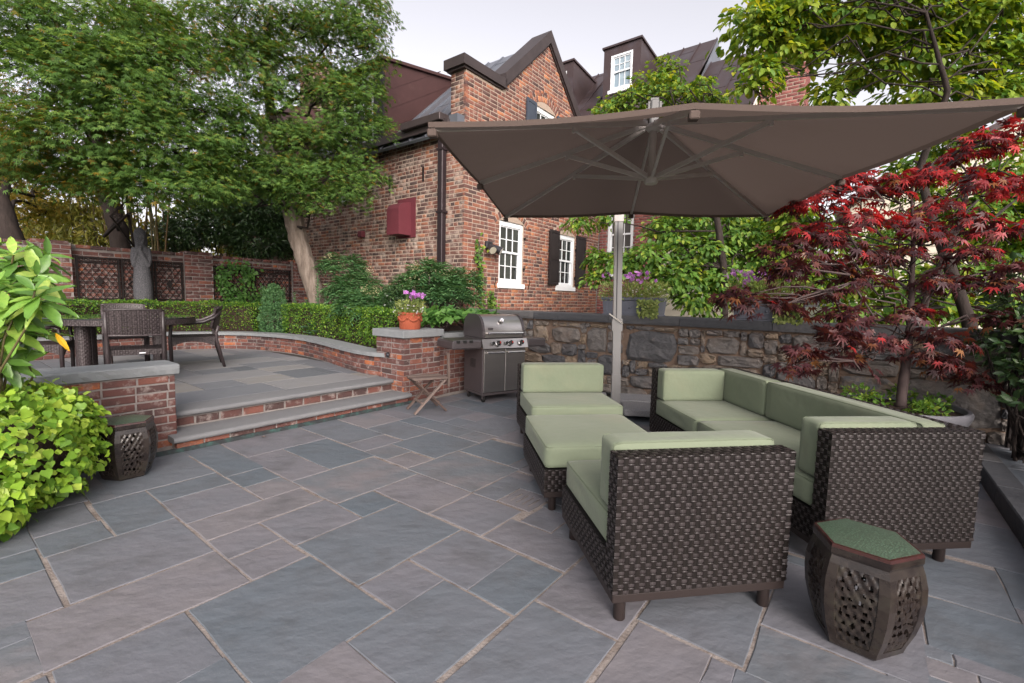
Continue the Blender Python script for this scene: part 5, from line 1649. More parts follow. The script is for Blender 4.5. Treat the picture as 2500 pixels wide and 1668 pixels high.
for (x0, x1, nm) in ((-.44, -.022, 'left'), (GW + .022, GW + .34, 'right')):
    s_ = MB(); s_.cbox(x0, x1, -.03, .46, .72, .83, b=.018)
    so = s_.build('side_shelf', M_GRILL_GREY, gr)
    MB().cbox(x0 + .02, x1 - .004, .0, .44, .829, .8345, b=.002).build('shelf_tray', M_STEEL, so)
    if nm == 'left':
        for k in range(3):
            MB().cbox(x0 + .05 + k * .09, x0 + .10 + k * .09, -.036, -.026, .80, .835, b=.003).build('tool_notch', M_BLACK, so)
for (x, y) in ((.05, .06), (GW - .05, .06), (.05, GD - .06), (GW - .05, GD - .06)):
    m = MB(); m.tube([(x - .014, y, .036), (x + .014, y, .036)], .036, 16)
    w_ = m.build('caster', M_BLACK, gr, smooth=True, angle=40)
    MB().cbox(x - .022, x + .022, y - .012, y + .012, .045, .128, b=.003).build('caster_fork', M_GRILL_GREY, w_)
MB().cbox(.0, GW, .0, GD, .095, .131, b=.004).build('bottom_frame', M_GRILL_GREY, gr)

# ================================================================== weathered folding chair
fc = empty('folding_chair', (-1.005, 5.46, 0), R(30), 'small weathered wooden folding chair with slatted seat between the steps and the grill', 'chair')
for k in range(8):
    y = -.155 + k * .042
    MB().cbox(-.21, .21, y, y + .030, .405, .422, b=.003).build('seat_slat', M_WOOD, fc)
for x in (-.19, .17):
    MB().cbox(x, x + .022, -.16, .175, .38, .404, b=.003).build('seat_rail', M_WOOD, fc)
for y in (-.14, .15):
    MB().bar((-.20, y, .012), (.17, y, .39), .022, .036, up=(0, 1, 0)).build('leg', M_WOOD, fc)
    MB().bar((.20, y + .026, .012), (-.17, y + .026, .39), .022, .036, up=(0, 1, 0)).build('leg', M_WOOD, fc)
for x in (-.10, .10):
    MB().cbox(x - .012, x + .012, -.13, .16, .115, .14, b=.003).build('stretcher', M_WOOD, fc)
MB().bar((.245, -.08, .30), (.235, -.08, .70), .03, .022, up=(0, 1, 0)).build('back_post', M_WOOD, fc)

# ================================================================== dining set
def ring_fn(cx, cy, r, z0):
    return lambda u, v, o: np.stack([cx + (r + o) * np.cos(u / r), cy + (r + o) * np.sin(u / r), z0 + v], 1)
DT_ = empty('dining_table', (-4.92, 5.83, ZT), R(38), 'round dark wicker dining table with glass top on the terrace', 'table')
TR_ = .76
MB().lathe([(0.0, .665), (TR_ - .01, .665), (TR_ - .01, .735), (0, .735)], 48).build('table_frame', M_CORE, DT_)
weave(DT_, ring_fn(0, 0, TR_ - .004, .668), 2 * math.pi * (TR_ - .004), .066, pu=.022, pv=.022, mats=(M_WICKER_D, M_WICKER_D))
MB().lathe([(0, .737), (TR_ - .008, .737), (TR_ - .002, .741), (TR_ - .006, .746), (0, .746)], 64).build('table_top', M_GLASS, DT_, smooth=True, angle=30)
for k in range(4):
    a = R(45 + 90 * k)
    x, y = .50 * math.cos(a), .50 * math.sin(a)
    lg = MB().lathe([(0, 0), (.066, 0), (.066, .665), (0, .665)], 16, x, y).build('leg', M_CORE, DT_)
    weave(lg, ring_fn(x, y, .07, .01), 2 * math.pi * .07, .65, pu=.022, pv=.022, mats=(M_WICKER_D, M_WICKER_D))
def dining_chair(loc, rot, label):
    """faces local +y; woven seat, curved woven back, arms that sweep into the back"""
    t = empty('dining_chair', loc, rot, label, 'chair', 'wicker armchairs around the dining table')
    wd = (M_WICKER_D, M_WICKER_D)
    hw = .285
    # seat with woven skirt
    MB().cbox(-hw + .02, hw - .02, -.25, .28, .40, .445, b=.012).build('seat', M_WICKER_D, t)
    weave(t, plane_fn((-hw + .02, -.25, .447), (1, 0, 0), (0, 1, 0)), 2 * hw - .04, .53, pu=.024, pv=.022, mats=wd)
    def skirt(o, u, v, w):
        n0 = np.cross(np.array(u, float), np.array(v, float))
        o = np.array(o, float); u = np.array(u, float); v = np.array(v, float)
        def f(a, b, c):
            lift = .07 * np.sin(np.pi * np.clip(a / w, 0, 1)) * (1 - b / .13)
            return o + np.outer(a, u) + np.outer(b + lift, v) + np.outer(c, n0)
        return f
    weave(t, skirt((-hw + .015, -.255, .315), (1, 0, 0), (0, 0, 1), 2 * hw - .03), 2 * hw - .03, .13, pu=.022, pv=.02, mats=wd)
    weave(t, skirt((-hw + .01, .27, .315), (0, -1, 0), (0, 0, 1), .52), .52, .13, pu=.022, pv=.02, mats=wd)
    weave(t, skirt((hw - .01, -.25, .315), (0, 1, 0), (0, 0, 1), .52), .52, .13, pu=.022, pv=.02, mats=wd)
    weave(t, skirt((hw - .015, .285, .315), (-1, 0, 0), (0, 0, 1), 2 * hw - .03), 2 * hw - .03, .13, pu=.022, pv=.02, mats=wd)
    # legs
    for sx in (-1, 1):
        MB().tube([(sx * (hw - .02), .26, 0), (sx * (hw - .015), .265, .44), (sx * (hw - .01), .25, .62), (sx * (hw - .01), .19, .645)], [.02, .022, .021, .02], 10).build('leg', M_WICKER_D, t, smooth=True)
        MB().tube([(sx * (hw - .03), -.36, 0), (sx * (hw - .02), -.27, .40), (sx * (hw - .015), -.27, .50), (sx * (hw - .01), -.30, .60)], [.019, .024, .022, .02], 10).build('leg', M_WICKER_D, t, smooth=True)
        # arm
        MB().tube([(sx * (hw - .01), .19, .645), (sx * (hw), .05, .64), (sx * (hw + .005), -.12, .655), (sx * (hw), -.24, .71), (sx * (hw - .03), -.335, .80)], [.024, .026, .026, .024, .018], 10).build('arm', M_WICKER_D, t, smooth=True)
    # back: curved woven sheet
    def back(u, v, o):
        w = 2 * hw - .02
        x = u - w / 2
        bend = .075 * (1 - (2 * x / w) ** 2)
        lean = -.29 - v * .22 + .09 * np.abs(2 * x / w) ** 2 * 0
        top = .02 * (1 - (2 * x / w) ** 2)
        return np.stack([x, lean - bend + .06 - o, .545 + v * (1 + top)], 1)
    weave(t, back, 2 * hw - .02, .30, pu=.021, pv=.0215, mats=wd, seed=3)
    weave(t, lambda u, v, o: back(u, v, -.012 - o), 2 * hw - .02, .30, pu=.021, pv=.0215, mats=wd, seed=4)
    us = np.linspace(0, 2 * hw - .02, 12)
    for vv, nm in ((.302, 'top_rail'), (0.0, 'lower_rail')):
        pts = back(us, np.full(12, vv), np.full(12, -.004))
        MB().tube([tuple(p) for p in pts], .013, 8).build(nm, M_WICKER_D, t, smooth=True)
    m = MB(); m.box(.02, .075, -.262, -.259, .335, .346); m.build('maker_tag', M_WHITE, t)
    return t
def side_chair(loc, rot, label):
    """armless: straight back posts, curved woven back, woven seat; faces local +y"""
    t = empty('dining_chair', loc, rot, label, 'chair', 'armless wicker chairs at the dining table')
    wd = (M_WICKER_D, M_WICKER_D)
    hw = .255
    MB().cbox(-hw + .01, hw - .01, -.22, .24, .40, .445, b=.012).build('seat', M_WICKER_D, t)
    weave(t, plane_fn((-hw + .01, -.22, .447), (1, 0, 0), (0, 1, 0)), 2 * hw - .02, .46, pu=.024, pv=.022, mats=wd)
    weave(t, plane_fn((-hw + .01, -.222, .385), (1, 0, 0), (0, 0, 1)), 2 * hw - .02, .06, pu=.022, pv=.02, mats=wd)
    weave(t, plane_fn((hw - .008, -.22, .385), (0, 1, 0), (0, 0, 1)), .46, .06, pu=.022, pv=.02, mats=wd)
    weave(t, plane_fn((-hw + .008, .24, .385), (0, -1, 0), (0, 0, 1)), .46, .06, pu=.022, pv=.02, mats=wd)
    for sx in (-1, 1):
        MB().tube([(sx * (hw - .022), -.27, 0), (sx * (hw - .020), -.235, .42), (sx * (hw - .018), -.25, .62), (sx * (hw - .018), -.285, .85)], [.019, .022, .021, .017], 10).build('back_leg', M_WICKER_D, t, smooth=True)
        MB().tube([(sx * (hw - .025), .225, 0), (sx * (hw - .022), .22, .42)], [.019, .022], 10).build('leg', M_WICKER_D, t, smooth=True)
    def back(u, v, o):
        w = 2 * hw - .01
        x = u - w / 2
        return np.stack([x, -.25 - v * .13 - .05 * (1 - (2 * x / w) ** 2) - o, .60 + v + .012 * (v / .26) * (1 - (2 * x / w) ** 2)], 1)
    weave(t, back, 2 * hw - .01, .26, pu=.021, pv=.0215, mats=wd, seed=3)
    weave(t, lambda u, v, o: back(u, v, -.014 - o), 2 * hw - .01, .26, pu=.021, pv=.0215, mats=wd, seed=4)
    us = np.linspace(0, 2 * hw - .01, 12)
    for vv, nm in ((.262, 'top_rail'), (0.0, 'lower_rail')):
        pts = back(us, np.full(12, vv), np.full(12, -.006))
        MB().tube([tuple(p) for p in pts], .011, 8).build(nm, M_WICKER_D, t, smooth=True)
    MB().box(.02, .075, -.229, -.2265, .40, .411).build('maker_tag', M_WHITE, t)
    return t
sc0 = side_chair((-4.17, 5.10, ZT), R(39), 'armless dining chair in front of the table, its woven back towards the camera')
c_ = copy_tree(sc0); c_.location = (-5.56, 6.62, ZT); c_.rotation_euler = (0, 0, R(222)); c_['label'] = 'armless dining chair on the far side of the table, only its back showing'
dc0 = dining_chair((-4.62, 6.66, ZT), R(126), 'dining armchair on the right of the table, seen from the side')
c_ = copy_tree(dc0); c_.location = (-5.50, 5.30, ZT); c_.rotation_euler = (0, 0, R(-56)); c_['label'] = 'dining armchair on the left of the table, partly behind the aucuba'

# ================================================================== stone statue
def statue():
    parts = []
    mb = MB()
    def ell(c, r):
        prof = [(math.sin(math.pi * k / 12), -math.cos(math.pi * k / 12)) for k in range(13)]
        prof[0] = (0.02, -1); prof[-1] = (0.02, 1)
        k0 = len(mb.v)
        mb.lathe(prof, 16)
        for i in range(k0, len(mb.v)):
            p = mb.v[i]
            mb.v[i] = (c[0] + p[0] * r[0], c[1] + p[1] * r[1], c[2] + p[2] * r[2])
    def chain(pts, rads, n=10):
        for i in range(len(pts) - 1):
            a, b = Vector(pts[i]), Vector(pts[i + 1])
            for k in range(n + 1):
                t = k / n
                r = rads[i] + (rads[i + 1] - rads[i]) * t
                ell(a.lerp(b, t), (r, r * .92, r))
    # skirt and torso: one lofted body following the outline
    zz_ = [0.0, .06, .18, .32, .46, .60, .74, .86, .97, 1.06, 1.16, 1.26, 1.34, 1.40, 1.45]
    rx_ = [.115, .125, .142, .160, .175, .183, .180, .170, .158, .152, .156, .166, .168, .14, .08]
    ry_ = [.10, .11, .12, .13, .138, .142, .14, .132, .122, .116, .116, .116, .11, .098, .07]
    k0 = len(mb.v)
    zs = np.linspace(0, 1.45, 60)
    mb.lathe([(1.0, z) for z in zs], 28)
    for i in range(k0, len(mb.v)):
        p = mb.v[i]
        mb.v[i] = (p[0] * float(np.interp(p[2], zz_, rx_)), p[1] * float(np.interp(p[2], zz_, ry_)), p[2])
    ell((0, 0, 1.0), (.166, .128, .014))
    # neck, head turned to the side, hair cap
    ell((0, .01, 1.47), (.095, .085, .10))
    ell((.012, -.015, 1.60), (.10, .115, .135))
    ell((-.015, .03, 1.635), (.125, .125, .135))
    ell((-.075, .045, 1.52), (.065, .075, .14))
    ell((.075, .055, 1.53), (.045, .065, .11))
    ell((.075, -.085, 1.565), (.022, .03, .03))      # nose
    ell((.055, -.09, 1.615), (.05, .03, .016))       # brow
    ell((.06, -.085, 1.525), (.03, .022, .012))      # lips
    ell((.045, -.07, 1.50), (.035, .035, .03))       # chin
    # arms folded up to the chin
    chain([(-.135, .0, 1.37), (-.158, -.03, 1.22), (-.135, -.075, 1.10)], [.052, .046, .040])
    chain([(-.135, -.075, 1.10), (-.09, -.105, 1.24), (-.035, -.11, 1.38)], [.040, .034, .030])
    chain([(.135, .0, 1.37), (.16, -.03, 1.22), (.14, -.075, 1.10)], [.052, .046, .040])
    chain([(.14, -.075, 1.10), (.08, -.11, 1.22), (.0, -.115, 1.37)], [.040, .034, .030])
    ell((-.02, -.115, 1.42), (.036, .028, .05)); ell((.02, -.12, 1.41), (.034, .028, .05))
    o = mb.build('statue', M_IRONSTONE)
    rm = o.modifiers.new('remesh', 'REMESH'); rm.mode = 'VOXEL'; rm.voxel_size = 0.013; rm.use_smooth_shade = True
    sm = o.modifiers.new('smooth', 'SMOOTH'); sm.factor = .5; sm.iterations = 3
    return o
st = statue()
st.location = W(1.335, 6.02, 0.70); st.rotation_euler = (0, 0, R(28)); st.scale = (.80, .85, 1.03)
tag(st, 'tall grey granite statue of a standing figure in front of the garden wall', 'statue')

# ================================================================== iron lattice panels on the garden wall
def lattice(x0, x1, z0, z1, label, motif):
    w, h = x1 - x0, z1 - z0
    t = empty('trellis_panel', W(GS + x0, GQ - .035, z0), FA, label, 'trellis', 'iron lattice panels on the garden wall')
    m = MB()
    m.box(0, .028, -.015, .015, 0, h); m.box(w - .028, w, -.015, .015, 0, h); m.box(.028, w - .028, -.015, .015, 0, .025); m.box(.028, w - .028, -.015, .015, h - .025, h); m.box(.028, w - .028, -.012, .012, h - .10, h - .082)
    m.build('frame', M_IRON, t)
    n = max(3, int(round((w - .056) / .092)))
    k = 0
    pitch = (w - .056) / n
    slope = 1.45
    hh = h - .127
    for sgn in (-1, 1):
        for i in range(-int(hh / slope / pitch) - 2, n + int(hh / slope / pitch) + 2):
            xa = .028 + i * pitch
            pts = []
            za, zb = .025, h - .10
            xb = xa + sgn * hh / slope
            # clip to the frame
            def clip(xc):
                return za + (xc - xa) * sgn * slope
            P = [(xa, za), (xb, zb)]
            if max(xa, xb) < .028 or min(xa, xb) > w - .028: continue
            if P[0][0] < .028: P[0] = (.028, clip(.028))
            if P[0][0] > w - .028: P[0] = (w - .028, clip(w - .028))
            if P[1][0] < .028: P[1] = (.028, clip(.028))
            if P[1][0] > w - .028: P[1] = (w - .028, clip(w - .028))
            if P[1][1] - P[0][1] < .03: continue
            MB().bar((P[0][0], sgn * .004, P[0][1]), (P[1][0], sgn * .004, P[1][1]), .009, .009, up=(0, 1, 0)).build('lattice_bar', M_IRON, t)
    mx = MB()
    for i in range(max(3, int(w / .07))):
        cx = .04 + (w - .08) * (i + .5) / max(3, int(w / .07))
        mx.tube([(cx + .024 * math.cos(a), 0, h - .054 + .02 * math.sin(a)) for a in np.linspace(0, 2 * math.pi, 11)], .006, 5, cap=False)
    mx.build('scroll_band', M_IRON, t)
    if motif == 'diamond':
        c = (w / 2, h * .42)
        MB().poly_extrude([(c[0], -.02, c[1] + .085), (c[0] + .055, -.02, c[1]), (c[0], -.02, c[1] - .085), (c[0] - .055, -.02, c[1])], (0, .012, 0)).build('diamond_plate', M_IRON, t)
    else:
        mm = MB()
        c = (w / 2, h * .45)
        for k in range(8):
            a = k * math.pi / 4
            mm.tube([(c[0] + r * math.cos(a + tw), -.015 - .02 * math.sin(r * 18), c[1] + r * math.sin(a + tw) * 1.1) for r, tw in ((.01, 0), (.06, .15), (.11, -.1), (.15, .35), (.13, .7), (.10, .6))], [.014, .017, .016, .013, .010, .008], 6)
        mm.build('rosette', M_IRON, t, smooth=True)
lattice(-1.87, -1.27, 1.19, 1.95, 'black iron lattice panel with small diamond, leftmost on the garden wall', 'diamond')
lattice(-1.25, -0.76, 1.19, 1.95, 'black iron lattice panel with scrolled rosette behind the statue', 'rosette')
lattice(-0.74, -0.27, 1.19, 1.95, 'black iron lattice panel with small diamond between the statue and the brick pier', 'diamond')
lattice(0.27, 1.08, 1.19, 1.93, 'iron lattice panel overgrown by a green climber right of the brick pier', 'diamond')
lattice(1.12, 1.94, 1.19, 1.93, 'iron lattice panel at the far right end of the garden wall near the leaning trunk', 'rosette')

# ================================================================== terracotta pot, wall planters, bowl (the plants come later)
POT = W(2.452 + .27, -.05 + .20, .935)
pot = empty('flower_pot', POT, 0, 'terracotta pot with relief swags and pink flowers on the brick pier', 'flower pot')
MB().lathe([(.0, .0), (.132, .0), (.138, .012), (.146, .13), (.150, .19), (.158, .195), (.160, .22), (.150, .224), (.140, .20), (.0, .195)], 28).build('pot', M_TERRA, pot, smooth=True, angle=40)
m = MB()
for k in range(6):
    a0 = k * math.pi / 3
    pts = [((.151 - .002 * abs(t)) * math.cos(a0 + t * .5), (.151 - .002 * abs(t)) * math.sin(a0 + t * .5), .115 + .05 * t * t) for t in np.linspace(-1, 1, 9)]
    m.tube(pts, [.008, .011, .013, .015, .016, .015, .013, .011, .008], 6)
    m.tube([(.155 * math.cos(a0 + .52), .155 * math.sin(a0 + .52), .165 + dz) for dz in (-.03, -.01, .01)], [.006, .016, .01], 6)
m.build('relief_swags', M_TERRA, pot, smooth=True)
MB().lathe([(0, .196), (.139, .201), (0, .206)], 20).build('soil', M_SOIL, pot)
def wall_planter(q0, q1, label):
    t = empty('window_box', W(4.75, q0, 1.177), FA, label, 'planter', 'lead-grey window boxes on the stone wall')
    L = q1 - q0
    hgt = .25
    def shell(zs, off):
        v = []
        for z, o in zip(zs, off):
            v += [(-.03 - o, -o, z), (.24 + o, -o, z), (.24 + o, L + o, z), (-.03 - o, L + o, z)]
        f = []
        for i in range(len(zs) - 1):
            for k in range(4):
                f.append((i * 4 + k, i * 4 + (k + 1) % 4, i * 4 + 4 + (k + 1) % 4, i * 4 + 4 + k))
        return v, f
    m = MB(); v, f = shell([0, .015, .02, .20, .215, hgt, hgt, .2], [.0, .0, -.012, .004, .018, .02, .0, -.01])
    f.append((0, 3, 2, 1)); m.add(v, f); m.build('box', M_LEAD, t)
    m = MB(); m.box(-.032, -.018, .05, .075, .02, .20); m.box(-.032, -.018, L - .075, L - .05, .02, .20); m.box(-.030, -.018, .075, L - .075, .165, .20); m.box(-.030, -.018, .075, L - .075, .02, .05)
    m.build('moulding', M_LEAD, t)
    m = MB(); m.lathe([(0, 0), (.012, .004), (.016, .012), (.0, .02)], 10)
    for i, p in enumerate(m.v): m.v[i] = (-.022 - p[2], L / 2 + p[0], .11 + p[1])
    m.build('boss', M_LEAD, t, smooth=True)
    MB().box(-.0, .21, .02, L - .02, .18, .215).build('soil', M_SOIL, t)
    return t
WP1 = wall_planter(-2.49, -1.67, 'grey window box of pink flowers on the stone wall behind the umbrella pole')
WP2 = wall_planter(-4.12, -3.40, 'grey window box on the stone wall half hidden by red maple branches')
BOWL = W(4.14, -4.98, 0)
bo = empty('bowl_planter', BOWL, 0, 'wide grey bowl planter holding the red maple behind the sofa', 'planter')
MB().lathe([(0, 0), (.26, 0), (.27, .03), (.33, .12), (.42, .26), (.475, .38), (.495, .43), (.50, .465), (.485, .488), (.46, .485), (.445, .44), (.0, .42)], 40).build('bowl', M_BOWL, bo, smooth=True, angle=50)
MB().lathe([(0, .455), (.2, .462), (.452, .445), (.40, .40), (0, .40)], 24).build('soil', M_SOIL, bo, smooth=True)

# ================================================================== iron railing on the right kerb
ra = empty('iron_railing', W(0, -5.79, .13), FA, 'black iron railing with thin pickets along the right edge', 'railing')
m = MB(); m.box(1.2, 4.66, -.02, .02, .93, .965); m.box(1.2, 4.66, -.02, .02, .06, .09); m.build('rail', M_IRON, ra)
for k in range(33):
    x = 1.25 + k * .105
    MB().box(x - .009, x + .009, -.009, .009, .0, 1.0).build('picket', M_IRON, ra)
for x in (1.2, 2.9, 4.64):
    MB().box(x - .02, x + .02, -.0195, .0195, 0, 1.08).build('post', M_IRON, ra)
# dry leaf on the paving by the step
lf = MB(); lf.add([(0, 0, .006), (.02, .012, .012), (.045, .008, .008), (.06, 0, .016), (.045, -.012, .009), (.02, -.015, .014), (.03, .0, .004)], [(0, 1, 6), (1, 2, 6), (2, 3, 6), (3, 4, 6), (4, 5, 6), (5, 0, 6)])
tag(lf.build('dry_leaf', M_WOOD, loc=W(.62, -.20, 0.002)), 'small dry brown leaf on the paving at the foot of the steps', 'leaf')
# ================================================================== foliage
def tmpl(vs, fs):
    return np.array(vs, float), np.array(fs, int)
def palm(lobes, lens, notch=.34, droop=.18):
    """palmate leaf: x towards the middle lobe"""
    vs = [(0, 0, 0)]
    fs = []
    n = len(lobes)
    nt = []
    for i in range(n + 1):
        if i == 0: a = lobes[0] - 24
        elif i == n: a = lobes[-1] + 24
        else: a = (lobes[i - 1] + lobes[i]) / 2
        vs.append((notch * math.cos(R(a)), notch * math.sin(R(a)), .03))
        nt.append(len(vs) - 1)
    for i in range(n):
        vs.append((lens[i] * math.cos(R(lobes[i])), lens[i] * math.sin(R(lobes[i])), -droop * lens[i]))
        t = len(vs) - 1
        fs += [(0, nt[i], t), (0, t, nt[i + 1])]
    return tmpl(vs, fs)
T_PALM = palm([-115, -75, -37, 0, 37, 75, 115], [.40, .75, .97, 1.08, .97, .75, .40], notch=.36, droop=.34)
T_PALM5 = tmpl([(0, 0, 0)] + [(l * math.cos(R(a)), l * math.sin(R(a)), -.15 * l) for a, l in ((-80, .7), (-40, .95), (0, 1.05), (40, .95), (80, .7))] + [(.3 * math.cos(R(a)), .3 * math.sin(R(a)), 0.02) for a in (-105, -60, -20, 20, 60, 105)],
               [(0, 6, 1), (0, 1, 7), (0, 7, 2), (0, 2, 8), (0, 8, 3), (0, 3, 9), (0, 9, 4), (0, 4, 10), (0, 10, 5), (0, 5, 11)])
T_STAR = tmpl([(0, 0, 0)] + [q for a, l in ((-75, .75), (-38, .95), (0, 1.05), (38, .95), (75, .75)) for q in ((.42 * l * math.cos(R(a - 14)), .42 * l * math.sin(R(a - 14)), .02), (l * math.cos(R(a)), l * math.sin(R(a)), -.16 * l), (.42 * l * math.cos(R(a + 14)), .42 * l * math.sin(R(a + 14)), .02))],
              [t for k in range(5) for t in ((0, 1 + 3 * k, 2 + 3 * k), (0, 2 + 3 * k, 3 + 3 * k))])
T_OVAL = tmpl([(0, 0, 0), (.30, .26, .05), (.68, .22, .03), (1.0, 0, -.16), (.68, -.22, .03), (.30, -.26, .05), (.5, 0, -.05)],
              [(0, 6, 1), (1, 6, 2), (2, 6, 3), (3, 6, 4), (4, 6, 5), (5, 6, 0)])
T_TINY = tmpl([(0, 0, 0), (.5, .32, .04), (1, 0, 0), (.5, -.32, .04)], [(0, 2, 1), (0, 3, 2)])
T_LANCE = tmpl([(0, 0, 0), (.4, .13, .02), (1, 0, -.12), (.4, -.13, .02)], [(0, 2, 1), (0, 3, 2)])
T_IVY = tmpl([(0, 0, 0), (-.13, .24, .0), (.08, .46, -.05), (.34, .44, .0), (.60, .27, .02), (.92, 0, -.14), (.60, -.27, .02), (.34, -.44, .0), (.08, -.46, -.05), (-.13, -.24, .0), (.36, 0, -.05)],
             [(0, 10, 1), (1, 10, 2), (2, 10, 3), (3, 10, 4), (4, 10, 5), (5, 10, 6), (6, 10, 7), (7, 10, 8), (8, 10, 9), (9, 10, 0)])
def _auc():
    xs = [0, .10, .26, .42, .58, .72, .85, 1.0]
    ws = [.02, .075, .135, .165, .155, .125, .075, .0]
    vs, fs = [], []
    for i, (x, w) in enumerate(zip(xs, ws)):
        zb = -.28 * x * x + .05 * x
        ser = (.018 if i in (4, 6) else -.006) if i > 3 else 0
        vs += [(x, 0, zb - .03), (x, w + ser, zb + .03), (x, -w - ser, zb + .03)]
    for i in range(len(xs) - 1):
        a = i * 3; b = a + 3
        fs += [(a, b, b + 1), (a, b + 1, a + 1), (a, a + 2, b + 2), (a, b + 2, b)]
    return tmpl(vs, fs)
T_AUC = _auc()
T_PETAL = tmpl([(0, 0, 0)] + [(math.cos(R(72 * k + d)) * r, math.sin(R(72 * k + d)) * r, .12) for k in range(5) for d, r in ((-26, .85), (0, 1), (26, .85))],
               [t for k in range(5) for t in ((0, 1 + 3 * k, 2 + 3 * k), (0, 2 + 3 * k, 3 + 3 * k))])
def nrmz(a):
    return a / np.maximum(np.linalg.norm(a, axis=-1, keepdims=True), 1e-9)
def basis(tip, nor):
    x = nrmz(tip)
    z = nor - x * np.sum(nor * x, 1, keepdims=True)
    z = nrmz(z)
    y = np.cross(z, x)
    return x, y, z
def leaves(name, parent, T, P, tip, nor, size, mat, rng, nobj=0, offset=None, stuff=True, tint=None):
    """P positions (world-aligned, relative to the parent), one template leaf each; the nobj largest on screen become single objects"""
    P = np.asarray(P, float); n = len(P)
    if n == 0: return None
    x, y, z = basis(np.asarray(tip, float), np.asarray(nor, float))
    size = np.broadcast_to(np.asarray(size, float), (n,))
    idx = np.arange(n)
    if nobj:
        off = np.array(parent.location) if offset is None else np.array(offset)
        wp = P + off - CAMV
        d = np.linalg.norm(wp, axis=1) / size + np.where(np.abs(wp[:, 0]) < 1.1 * np.maximum(wp[:, 1], .01), 0, 1e4)
        order = np.argsort(d)
        # keep to the camera side of the crown
        pick = order[:nobj]
        key = (name, mat.name)
        me = bpy.data.meshes.new('leaf')
        me.from_pydata([tuple(v) for v in T[0]], [], [tuple(f) for f in T[1]])
        me.polygons.foreach_set('use_smooth', [True] * len(me.polygons))
        me.materials.append(mat)
        me.update()
        for i in pick:
            o = bpy.data.objects.new('leaf', me)
            col.objects.link(o)
            o.parent = parent
            s = size[i]
            M = Matrix(((x[i][0] * s, y[i][0] * s, z[i][0] * s, P[i][0]), (x[i][1] * s, y[i][1] * s, z[i][1] * s, P[i][1]), (x[i][2] * s, y[i][2] * s, z[i][2] * s, P[i][2]), (0, 0, 0, 1)))
            o.matrix_local = M
        idx = order[nobj:]
        if len(idx) == 0: return None
    V, F = T
    k = len(V)
    m = len(idx)
    vv = (P[idx][:, None, :] + size[idx][:, None, None] * (V[None, :, 0:1] * x[idx][:, None, :] + V[None, :, 1:2] * y[idx][:, None, :] + V[None, :, 2:3] * z[idx][:, None, :])).reshape(-1, 3)
    ff = (F[None] + (np.arange(m) * k)[:, None, None]).reshape(-1, F.shape[1])
    tt = (.001 + rng.random(m) * .998) if tint is None else np.clip(tint[idx], .001, .999)
    o = np_mesh(name, vv, ff, mat, parent, np.repeat(tt, len(F)), smooth=True)
    if stuff: o['kind'] = 'stuff'
    return o
def sprays(clumps, dens, lpn, disc, rng, base=(0, 0, 0), flat=1.0, droop=.35, ry=None, shell=.35, up=1.0):
    """flat leaf sprays spread over ellipsoidal clumps; returns P, tip, normal and the spray centres"""
    PP, TT, NN, CC = [], [], [], []
    base = np.array(base)
    for c in clumps:
        ctr = np.array(c[:3]) - base
        rx, rz = c[3], c[4]
        ryy = rx if ry is None else ry
        ns = max(3, int(dens * (rx * rz) ** .5 * 10 * max(.3, rx)))
        d = nrmz(rng.normal(size=(ns, 3)))
        rad = (shell + (1 - shell) * rng.random(ns) ** .6)[:, None]
        sc = ctr + d * rad * np.array([rx, ryy, rz])
        CC.append(sc)
        sn = nrmz(np.array([0, 0, up]) + d * np.array([.55, .55, .25]) + rng.normal(size=(ns, 3)) * .22)
        for i in range(ns):
            n_l = max(3, int(lpn * (.6 + .8 * rng.random())))
            a = rng.random(n_l) * 2 * np.pi
            r = disc * np.sqrt(rng.random(n_l)) * (.7 + .6 * rng.random())
            e1 = nrmz(np.cross(sn[i], [0.3, 0.9, 0.1])[None])[0]; e2 = np.cross(sn[i], e1)
            p = sc[i] + np.outer(np.cos(a) * r, e1) + np.outer(np.sin(a) * r, e2) + rng.normal(size=(n_l, 3)) * disc * .12 * flat
            p[:, 2] -= (r / disc) ** 2 * disc * .22
            t = np.outer(np.cos(a), e1) + np.outer(np.sin(a), e2) + d[i] * .7 + np.array([0, 0, -droop]) + rng.normal(size=(n_l, 3)) * .35
            PP.append(p); TT.append(t); NN.append(np.repeat(sn[i][None], n_l, 0) + rng.normal(size=(n_l, 3)) * .30)
    return np.concatenate(PP), np.concatenate(TT), np.concatenate(NN), CC
def limb(m, a, b, r0, r1, rng, wob=.06, n=6, sag=0.0):
    a, b = np.array(a, float), np.array(b, float)
    L = np.linalg.norm(b - a)
    pts, rad = [], []
    w = rng.normal(size=(n + 1, 3)) * wob * L
    for i in range(n + 1):
        t = i / n
        p = a + (b - a) * t + w[i] * math.sin(math.pi * t) + np.array([0, 0, sag * L * math.sin(math.pi * t)])
        pts.append(tuple(p)); rad.append(r0 + (r1 - r0) * t ** .8)
    m.tube(pts, rad, 7 if r0 < .05 else 10)
    return pts
